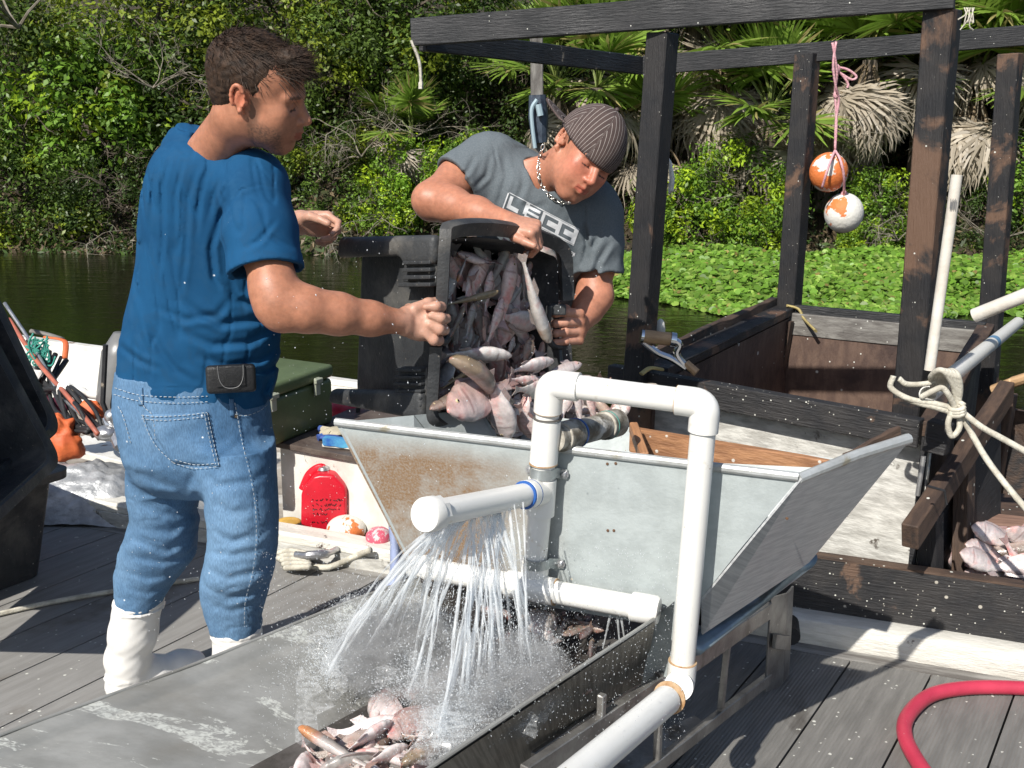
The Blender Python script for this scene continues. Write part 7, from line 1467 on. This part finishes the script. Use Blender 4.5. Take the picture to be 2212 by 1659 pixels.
# cap worn backwards
cap = thing('baseball_cap', 'brown pinstriped cap worn backwards on the grey-shirted man', 'cap', Lg(0, 0, .06))
CAPM = mat('pinstripe_cloth', (.075, .050, .045), (.055, .036, .033), 30, rough=.9, bump=.3, bs=300, dist=.002, lines=(0, .0150, .0008, (.42, .38, .35)))
mb = MB(); nu, nv = 96, 22
def capf(i, j):
    az = 2*math.pi*i/nu; t = j/nv; ph = t*1.66+.13*math.cos(az)*t*t*1.2; p = np.array([-.004+.120*math.sin(ph)*math.cos(az), .0905*math.sin(ph)*math.sin(az), .040+.104*math.cos(ph)+(.006*math.cos(ph*2))]); sec = round(az/(math.pi/3)); da = az-sec*math.pi/3; rho = ph*.105; se = abs(abs(da)-math.pi/6); p = p*(1-.012*math.exp(-(se/.03)**2)*(t > .03)); return Lg(*p), (rho*math.sin(da)*1.05+.0075, rho*math.cos(da), 0)
vs = []; gcs = []
for j in range(nv+1):
    for i in range(nu): a, g = capf(i, j); vs.append(a); gcs.append(g)
mb.raw(vs, [(j*nu+i, (j+1)*nu+i, (j+1)*nu+(i+1) % nu, j*nu+(i+1) % nu) for j in range(nv) for i in range(nu)], gcs)
cb = mb.build('crown', CAPM, cap, smooth=3); md = cb.modifiers.new('th', 'SOLIDIFY'); md.thickness = .003; md.offset = -1
mb = MB(); mb.sphere(Lg(-.004, 0, .151), .007, 12, 8); mb.build('button', mat('brown_cloth', (.06, .04, .035), bump=.1), cap)
mb = MB()
def brim(u_, v_):
    a = math.pi+.62+(u_-.5)*1.6; r0_, r1_ = 1.0, 1.0; x = -.004+.118*math.cos(a)*.995; y = .089*math.sin(a)*.995; e = v_*.085*math.cos((u_-.5)*math.pi*.92)**.5; am = math.pi+.62; return V(Lg(x+e*math.cos(am), y+e*math.sin(am), .036-1.6*((u_-.5)**2)*.03*v_+.010*v_))
mb.surf(brim, 24, 6, lambda u_, v_: (v_*.06+.005, u_*.2, 0)); o = mb.build('brim', CAPM, cap, smooth=3); md = o.modifiers.new('th', 'SOLIDIFY'); md.thickness = .004
# grey T-shirt
GRY = mat('heather_grey_cotton', (.105, .125, .138), (.135, .155, .17), 260, rough=.9, bump=.25, bs=420, dist=.002, spec=.2, c3=(.09, .11, .122), s3=6, lo3=.5, hi3=.75)
vs2 = Vol()
vs2.loft([row(*r_) for r_ in [(318, 1045, 1130, 3.24, .06), (345, 1012, 1200, 3.22, .11), (380, 1000, 1262, 3.21, .14), (420, 1005, 1298, 3.21, .155), (470, 1015, 1318, 3.22, .16), (530, 1030, 1310, 3.24, .16), (600, 1035, 1262, 3.26, .155), (700, 1020, 1238, 3.28, .155), (820, 1000, 1225, 3.3, .155), (900, 995, 1215, 3.3, .15)]], .03, e=2.3)
vs2.ell(PY(1062, 345, 3.20), (.085, .08, .07), None, .05); a2, b2 = PY(1055, 352, 3.2), PY(984, 398, 3.13); s2 = (b2-a2).normalized(); vs2.vol(sleeve(a2, (a2+b2)/2, b2, (.085, .084, .083), s2, .006, 2), .04)
vs2.ell(PY(1275, 440, 3.2), (.08, .08, .08), None, .06); a3, b3 = PY(1288, 470, 3.19), PY(1290, 590, 3.16); s3 = (b3-a3).normalized(); vs2.vol(sleeve(a3, PY(1292, 530, 3.17), b3, (.080, .074, .074), s3, .006, 3), .035)
cg = creases([([(1085, 330), (1095, 380), (1080, 430), (1070, 470)], 7, .006), ([(1125, 345), (1130, 400), (1110, 450)], 7, .005), ([(1030, 330), (1010, 370), (975, 395)], 6, .004), ([(1060, 330), (1050, 380), (1020, 410)], 6, .004), ([(1065, 310), (1072, 345), (1078, 370)], 3, .003), ([(1300, 500), (1275, 540), (1262, 590)], 6, .007), ([(1320, 520), (1295, 560), (1280, 600)], 6, .007), ([(1262, 480), (1268, 530), (1255, 580)], 5, .008), ([(1310, 570), (1280, 590), (1255, 600)], 6, .005), ([(1325, 590), (1295, 610), (1265, 612)], 6, .004), ([(1240, 440), (1230, 480), (1240, 530)], 7, .003), ([(1190, 440), (1150, 450), (1120, 440)], 7, .003), ([(1262, 440), (1264, 470), (1262, 500)], 3, .003), ([(1180, 560), (1210, 600), (1240, 610)], 8, .006), ([(1150, 330), (1142, 370), (1160, 405), (1190, 430), (1230, 445)], 2.5, .002)])
def disp2(P, d):
    m = np.abs(d) < .03; out = np.zeros(len(P))
    if m.any(): Q = P[m]; out[m] = .003*wn(Q*np.array([1, 1, .6]), 24, 2)+.001*wn(Q, 60, 5)+cg(Q)
    return out
vs2.ell(PY(1186, 378, 3.13), (.078, .085, .048), np.stack([A3(ax3(.80, .55, -.1)), A3(fw), A3(ax3(-.55, .80, 0))], 1), .004, True); vs2.cap(PY(1178, 385, 3.14), PY(1215, 330, 3.08), .066, .08, .004, True)
vs2.disp = disp2
so2 = vol_obj('t_shirt', vs2, .0042, GRY, m2)
bs2 = bvh_of(so2)
# print on the chest
TLp, ex, ey = V((1098, 414, 0)), V((154, 81, 0)), V((-13, 36, 0))
def logo(s_, t):
    if s_ < .018: return t > .05
    if t < .05: return True
    if t > .95: return s_ > .40
    if .045 < s_ < .085 and .13 < t < .86: return True
    if .045 < s_ < .20 and .62 < t < .86: return True
    if s_ > .985: return .05 < t < .95
    if .26 < s_ < .47:
        if .13 < t < .30 or .43 < t < .58 or .72 < t < .88: return not (s_ < .29 and (t > .72 or t < .16))
        return s_ < .315 if t < .6 else s_ > .43 if False else s_ < .315
    if .47 <= s_ < .50: return t < .05 or t > .95
    if s_ >= .50:
        for c0_, c1_ in ((.54, .72), (.775, .945)):
            if c0_ < s_ < c1_ and .16 < t < .86:
                if s_ < c0_+.05 or t < .36 or t > .66: return False
        return .05 < t < .95
    return False
FONT = {'I': '111,010,010,010,111', 'A': '010,101,111,101,101', 'T': '111,010,010,010,010', 'O': '111,101,101,101,111', 'N': '101,111,111,111,101'}
mb = MB(); nx, ny = 230, 50; cache = {}
def pt(i, j, org, e_x, e_y, NX, NY):
    p = org+e_x*(i/NX)+e_y*(j/NY); h, n_ = cast(bs2, p.x, p.y, .0012); return h
def cells(org, e_x, e_y, NX, NY, fn):
    idx = {}; vs = []; fs = []
    for j in range(NY):
        for i in range(NX):
            if not fn((i+.5)/NX, (j+.5)/NY): continue
            q = []
            for (a, b_) in ((i, j), (i, j+1), (i+1, j+1), (i+1, j)):
                if (a, b_) not in idx:
                    h = pt(a, b_, org, e_x, e_y, NX, NY)
                    if h is None: break
                    idx[(a, b_)] = len(vs); vs.append(h)
                q.append(idx[(a, b_)])
            if len(q) == 4: fs.append(tuple(q))
    return vs, fs
vs, fs = cells(TLp, ex, ey, 230, 50, logo)
if fs: mesh_obj('chest_print', vs, fs, mat('white_print', (.68, .69, .70), (.58, .6, .62), 60, rough=.7, bump=.1), m2)
txt = 'IATION'
def tx(s_, t):
    k = min(5, int(s_*6)); f_ = s_*6-k
    if f_ > .78: return False
    cc_ = FONT[txt[k]].split(','); return cc_[min(4, int(t*5))][min(2, int(f_/.78*3))] == '1'
vs, fs = cells(V((1213, 533, 0)), V((31, 14, 0)), V((-2.5, 8, 0)), 72, 15, tx)
if fs: mesh_obj('chest_text', vs, fs, mat('white_print', (.68, .69, .70)), m2)
# chain
chn = thing('neck_chain', 'thick silver chain round the neck of the grey-shirted man', 'chain', PY(1170, 400, 3.05))
bb2_ = BVHTree.FromPolygons([v.co+rootloc(m2) for v in m2.children[0].data.vertices], [tuple(p.vertices) for p in m2.children[0].data.polygons])
cp = bez([V((*q_, 0)) for q_ in [(1172, 318), (1166, 340), (1163, 370), (1168, 395), (1184, 420), (1203, 434), (1218, 438), (1230, 437)]], 12); P = []
for q_ in cp:
    best = None
    for bv in (bs2, bb2_):
        h, n_ = cast(bv, q_.x, q_.y, .005)
        if h is not None and (best is None or (h-C).length < (best-C).length): best = h
    P.append(best or PY(q_.x, q_.y, 3.05))
for _ in range(10): P = [P[0]]+[(a+b_*2+c_)/4 for a, b_, c_ in zip(P, P[1:], P[2:])]+[P[-1]]
cum = [0]
for a, b_ in zip(P, P[1:]): cum.append(cum[-1]+(b_-a).length)
mb = MB(); s_ = 0; k = 0
while s_ < cum[-1]:
    i = max(0, min(len(P)-2, int(np.searchsorted(cum, s_))-1)); tdir = (P[i+1]-P[i]).normalized(); p = P[i]+tdir*(s_-cum[i]); long_ = k % 4 == 0; a_ = .0078 if long_ else .0048; sd_ = tdir.cross(fw).normalized(); nn = (-fw*.8+sd_*(.6 if k % 2 else -.6)*(0 if long_ else 1)).normalized(); sd2 = tdir.cross(nn).normalized()
    mb.tube([p+tdir*math.cos(t)*a_+sd2*math.sin(t)*.0046 for t in [2*math.pi*q_/12 for q_ in range(12)]], .00155, 6, closed=True); s_ += a_*1.35+(.004 if long_ else .0012); k += 1
mb.build('links', mat('silver', (.82, .80, .74), rough=.22, metal=1, bump=0), chn, smooth=3)
# trousers and boots, mostly hidden behind the tote and the hopper
v = Vol(); v.loft([row(850, 1000, 1200, 3.3, .13), row(960, 995, 1205, 3.3, .14)], .03)
cz = PY(1100, 900, 3.3); LG = [(-.08, 3.28), (.10, 3.30)]
for (x_, y_) in LG: v.chain([V((cz.x+(x_-.01)*.8, 3.3, .86)), V((cz.x+x_, y_, .5)), V((cz.x+x_, y_, .30))], [.10, .085, .075], .04)
v.disp = lambda P, d: .004*wn(P*np.array([.7, .7, 1.4]), 22, 3); vol_obj('jeans', v, .009, DEN, m2)
_m1 = m1; m1 = m2
for (x_, y_) in LG: boot(V((cz.x+x_, y_, .34)), .072, V((cz.x+x_, y_, 0)), V((.05, -1, 0)).normalized())
m1 = _m1
# ================================================================ WATER SPRAY
def water_mat(name, a, c=(.92, .95, .97)):
    m = bpy.data.materials.new(name); m.use_nodes = True; nt = m.node_tree; N = nt.nodes; L = nt.links; b = N['Principled BSDF']
    b.inputs['Base Color'].default_value = (*c, 1); b.inputs['Roughness'].default_value = .12; b.inputs['IOR'].default_value = 1.33; b.inputs['Specular IOR Level'].default_value = 1
    at = N.new('ShaderNodeAttribute'); at.attribute_name = 'gc'; n0 = N.new('ShaderNodeTexNoise'); n0.inputs['Scale'].default_value = 45; n0.inputs['Detail'].default_value = 4
    mp_ = N.new('ShaderNodeMapping'); mp_.inputs['Scale'].default_value = (.4, 3, 3); L.new(at.outputs['Vector'], mp_.inputs[0]); L.new(mp_.outputs[0], n0.inputs['Vector'])
    r = N.new('ShaderNodeMapRange'); r.inputs['From Min'].default_value = .35; r.inputs['From Max'].default_value = .65; r.inputs['To Min'].default_value = a[0]; r.inputs['To Max'].default_value = a[1]; L.new(n0.outputs['Fac'], r.inputs['Value'])
    t = N.new('ShaderNodeBsdfTransparent'); tl = N.new('ShaderNodeBsdfTranslucent'); tl.inputs[0].default_value = (*c, 1); m1 = N.new('ShaderNodeMixShader'); m1.inputs[0].default_value = .45; L.new(b.outputs[0], m1.inputs[1]); L.new(tl.outputs[0], m1.inputs[2])
    m2 = N.new('ShaderNodeMixShader'); L.new(r.outputs[0], m2.inputs[0]); L.new(t.outputs[0], m2.inputs[1]); L.new(m1.outputs[0], m2.inputs[2]); L.new(m2.outputs[0], N['Material Output'].inputs[0]); return m
WJ = water_mat('water_jet', (.05, .62)); WD = water_mat('water_drops', (.5, .95)); WS = water_mat('splash_sheet', (.0, .28))
sp = thing('water_spray', 'white jets of water spraying from the upper bar down onto the fish in the chute', 'water', SE+V((0, 0, -.5)))
r6 = random.Random(5); sdn = sd
def chute_z(p): return .37
ends = []
mb = MB()
jets = []
for i in range(64):
    t = .34+.60*(i/63) if False else r6.uniform(.33, .93); a = T1+sdn*(L*t if False else (SE-T1).length*t)+V((0, 0, -r0))
    # targets: a fan over the chute floor and the left wall
    k = (t-.33)/.60
    if r6.random() < .26: tu, tv = r6.uniform(700, 1010), r6.uniform(1350, 1530)
    else: tu, tv = r6.uniform(985, 1210), r6.uniform(1440, 1600)
    if k < .25 and r6.random() < .6: tu = r6.uniform(1080, 1220)
    if k > .6: tu, tv = r6.uniform(700, 960), r6.uniform(1350, 1500)
    tu = min(tu, 1410-(tv-1340)*1.505-75); z = .53 if tu > 950 else .54
    jets.append((a, PZ(tu, tv, z)))
for (u0, u1, v1) in ((1110, 1150, 1500), (1098, 1132, 1490), (1090, 1066, 1480), (1130, 1140, 1470)): jets.append((PD(u0, 1085, 2.25), PZ(u1, v1, .52)))
for i, (a, e) in enumerate(jets):
    v0 = (e-a); n = 14; w_ = r6.uniform(.0012, .0046); P = []; R = []
    for j in range(n+1):
        t = j/n; p = a+v0*t; p.z = a.z+(e.z-a.z)*(t*.55+t*t*.45); p += V((noise.noise(V((i, t*6, 0)))*.006*t, noise.noise(V((i, t*6, 5)))*.006*t, 0)); P.append(p)
        R.append(w_*(1+.25*t)*(1+.55*noise.noise(V((i*3, t*16, 9)))))
    mb = MB(); mb.tube(P, R, 6, u0=(0, 1, 0)); mb.build('water_jet', WJ, sp, smooth=3); ends.append((e, v0.normalized()))
# weak dribbles from the right end of the lower bar
for (ua, ub, vb) in ((1318, 1302, 1402), (1334, 1340, 1412), (1342, 1352, 1400), (1140, 1128, 1440), (1180, 1176, 1420)):
    a = HP(ua, 1288+(ua-1150)*.17+14, off+.01); b_ = HP(ub, vb, off+.02); mb = MB(); mb.tube([a+(b_-a)*(j/6) for j in range(7)], [.003, .0028, .0024, .002, .0018, .0016, .001], 6); mb.build('water_jet', WJ, sp, smooth=3)
# drops: short irregular beads thrown about the impact points
def drops(name, n, gen, smin, smax, label, m, stretch=(1.5, 4)):
    P = np.empty((n, 3)); D = np.empty((n, 3)); S = np.empty(n)
    for i in range(n): p, d = gen(); P[i] = p; D[i] = d; S[i] = smin+(smax-smin)*r6.random()**2.5
    D /= np.linalg.norm(D, axis=1)[:, None]+1e-9; A = np.cross(D, rng.normal(size=(n, 3))); A /= np.linalg.norm(A, axis=1)[:, None]; B = np.cross(D, A); st = rng.uniform(*stretch, n)[:, None]; s = S[:, None]
    v = np.empty((n, 6, 3)); v[:, 0] = P+D*s*st; v[:, 1] = P+A*s; v[:, 2] = P+B*s; v[:, 3] = P-A*s; v[:, 4] = P-B*s; v[:, 5] = P-D*s*st
    q_ = []; base = (np.arange(n)*6)[:, None]
    f = np.concatenate([base+np.array([a]) for a in ((0, 1, 2), (0, 2, 3), (0, 3, 4), (0, 4, 1), (5, 2, 1), (5, 3, 2), (5, 4, 3), (5, 1, 4))])
    me = quads_mesh(name, v.reshape(-1, 3), f, np.ones((n*6, 3)), m); o = bpy.data.objects.new(name, me); COL.objects.link(o)
    return o
def g_imp():
    e, d = r6.choice(ends); r_ = abs(r6.gauss(0, .055)); a = r6.uniform(0, 6.28); hz = abs(r6.gauss(0, .045)); q_ = e+V((math.cos(a)*r_, math.sin(a)*r_, hz-.02))
    nr_ = V((Rn.y-Rf.y, -(Rn.x-Rf.x), 0)).normalized(); dd_ = (q_-Rf).dot(nr_)
    if dd_ > -.02: q_ = q_-nr_*(dd_+.02+abs(r6.gauss(0, .02)))
    return q_, V((math.cos(a), math.sin(a), r6.uniform(.2, 1.4)))
o = drops('splash_drops', 110000, g_imp, .0002, .0010, '', WD); o.parent = sp; o.location = -sp.location; o['kind'] = 'stuff'
def g_col():
    a, e = r6.choice(jets); t = r6.random(); p = a+(e-a)*t; s_ = .008+.03*t; return p+V((r6.gauss(0, s_), r6.gauss(0, s_), r6.gauss(0, s_))), (e-a)
o = drops('falling_drops', 7000, g_col, .0004, .0013, '', WD); o.parent = sp; o.location = -sp.location; o['kind'] = 'stuff'
def g_air():
    p = PD(r6.uniform(560, 1480), r6.uniform(1180, 1600), r6.uniform(1.7, 2.4)); return p, V((r6.uniform(-.5, .5), 0, -1))
o = drops('mist_drops', 5000, g_air, .0003, .0008, '', WD); o.parent = sp; o.location = -sp.location; o['kind'] = 'stuff'
def g_scale():
    c_ = r6.random()
    if c_ < .6: p = PD(r6.uniform(560, 1300), r6.uniform(500, 1250), r6.uniform(2.1, 3.0))
    else: p = PD(r6.uniform(250, 1000), r6.uniform(1000, 1400), r6.uniform(2.0, 3.2))
    return p, V((r6.uniform(-1, 1), 0, -1))
o = drops('flying_drops', 700, g_scale, .0006, .0016, '', WD, (1, 2)); tag(o, 'drops and fish scales flying round the tipped tote and the jeans', 'drops', kind='stuff')
# thin sheets of foam where the jets strike the wall and floor
mb = MB()
for i in range(90):
    e, d = r6.choice(ends); c_ = e+V((r6.gauss(0, .03), r6.gauss(0, .03), r6.uniform(0, .04))); s_ = r6.uniform(.03, .075); n_ = V((r6.uniform(-.6, .6), -1, r6.uniform(-.2, .8))).normalized()
    x_ = n_.cross(V((0, 0, 1))).normalized(); y_ = n_.cross(x_); vs = [c_]; k = 14
    for j in range(k): a = 2*math.pi*j/k; q_ = s_*(.45+.55*abs(noise.noise(V((i, a*2, 0)))*2)); vs.append(c_+x_*math.cos(a)*q_+y_*math.sin(a)*q_*1.4+n_*r6.uniform(-.01, .01))
    mb.raw(vs, [(0, 1+j, 1+(j+1) % k) for j in range(k)])
o = mb.build('splash_foam', WS, sp, smooth=3); o['kind'] = 'stuff'

# fine spray hanging over the chute: small even puffs of droplets
mv = bpy.data.materials.new('fine_spray'); mv.use_nodes = True; N = mv.node_tree.nodes; L_ = mv.node_tree.links; N.remove(N['Principled BSDF']); pv = N.new('ShaderNodeVolumePrincipled'); pv.inputs['Color'].default_value = (1, 1, 1, 1)
tc = N.new('ShaderNodeTexCoord'); n0 = N.new('ShaderNodeTexNoise'); n0.inputs['Scale'].default_value = 3.2; n0.inputs['Detail'].default_value = 5; n0.inputs['Roughness'].default_value = .7; L_.new(tc.outputs['Object'], n0.inputs['Vector'])
ln = N.new('ShaderNodeVectorMath'); ln.operation = 'LENGTH'; L_.new(tc.outputs['Object'], ln.inputs[0]); fa = N.new('ShaderNodeMapRange'); fa.inputs['From Min'].default_value = 1; fa.inputs['From Max'].default_value = .15; L_.new(ln.outputs['Value'], fa.inputs['Value'])
r_ = N.new('ShaderNodeMapRange'); r_.inputs['From Min'].default_value = .42; r_.inputs['From Max'].default_value = .72; r_.inputs['To Max'].default_value = 125; L_.new(n0.outputs['Fac'], r_.inputs['Value'])
mu = N.new('ShaderNodeMath'); mu.operation = 'MULTIPLY'; L_.new(r_.outputs[0], mu.inputs[0]); L_.new(fa.outputs[0], mu.inputs[1]); L_.new(mu.outputs[0], pv.inputs['Density']); L_.new(pv.outputs[0], N['Material Output'].inputs['Volume'])
mb = MB(); mb.sphere((0, 0, 0), 1, 20, 14); o0 = mb.build('fine_spray', mv); me0 = o0.data; bpy.data.objects.remove(o0)
for (u, v_, z, sx, sy, sz) in ((850, 1400, .57, .15, .12, .10), (1060, 1480, .55, .20, .14, .10)):
    o = bpy.data.objects.new('fine_spray', me0); COL.objects.link(o); o.parent = sp; o.location = PZ(u, v_, z)-sp.location; o.scale = (sx, sy, sz); o.rotation_euler = (0, 0, .8); o['kind'] = 'stuff'
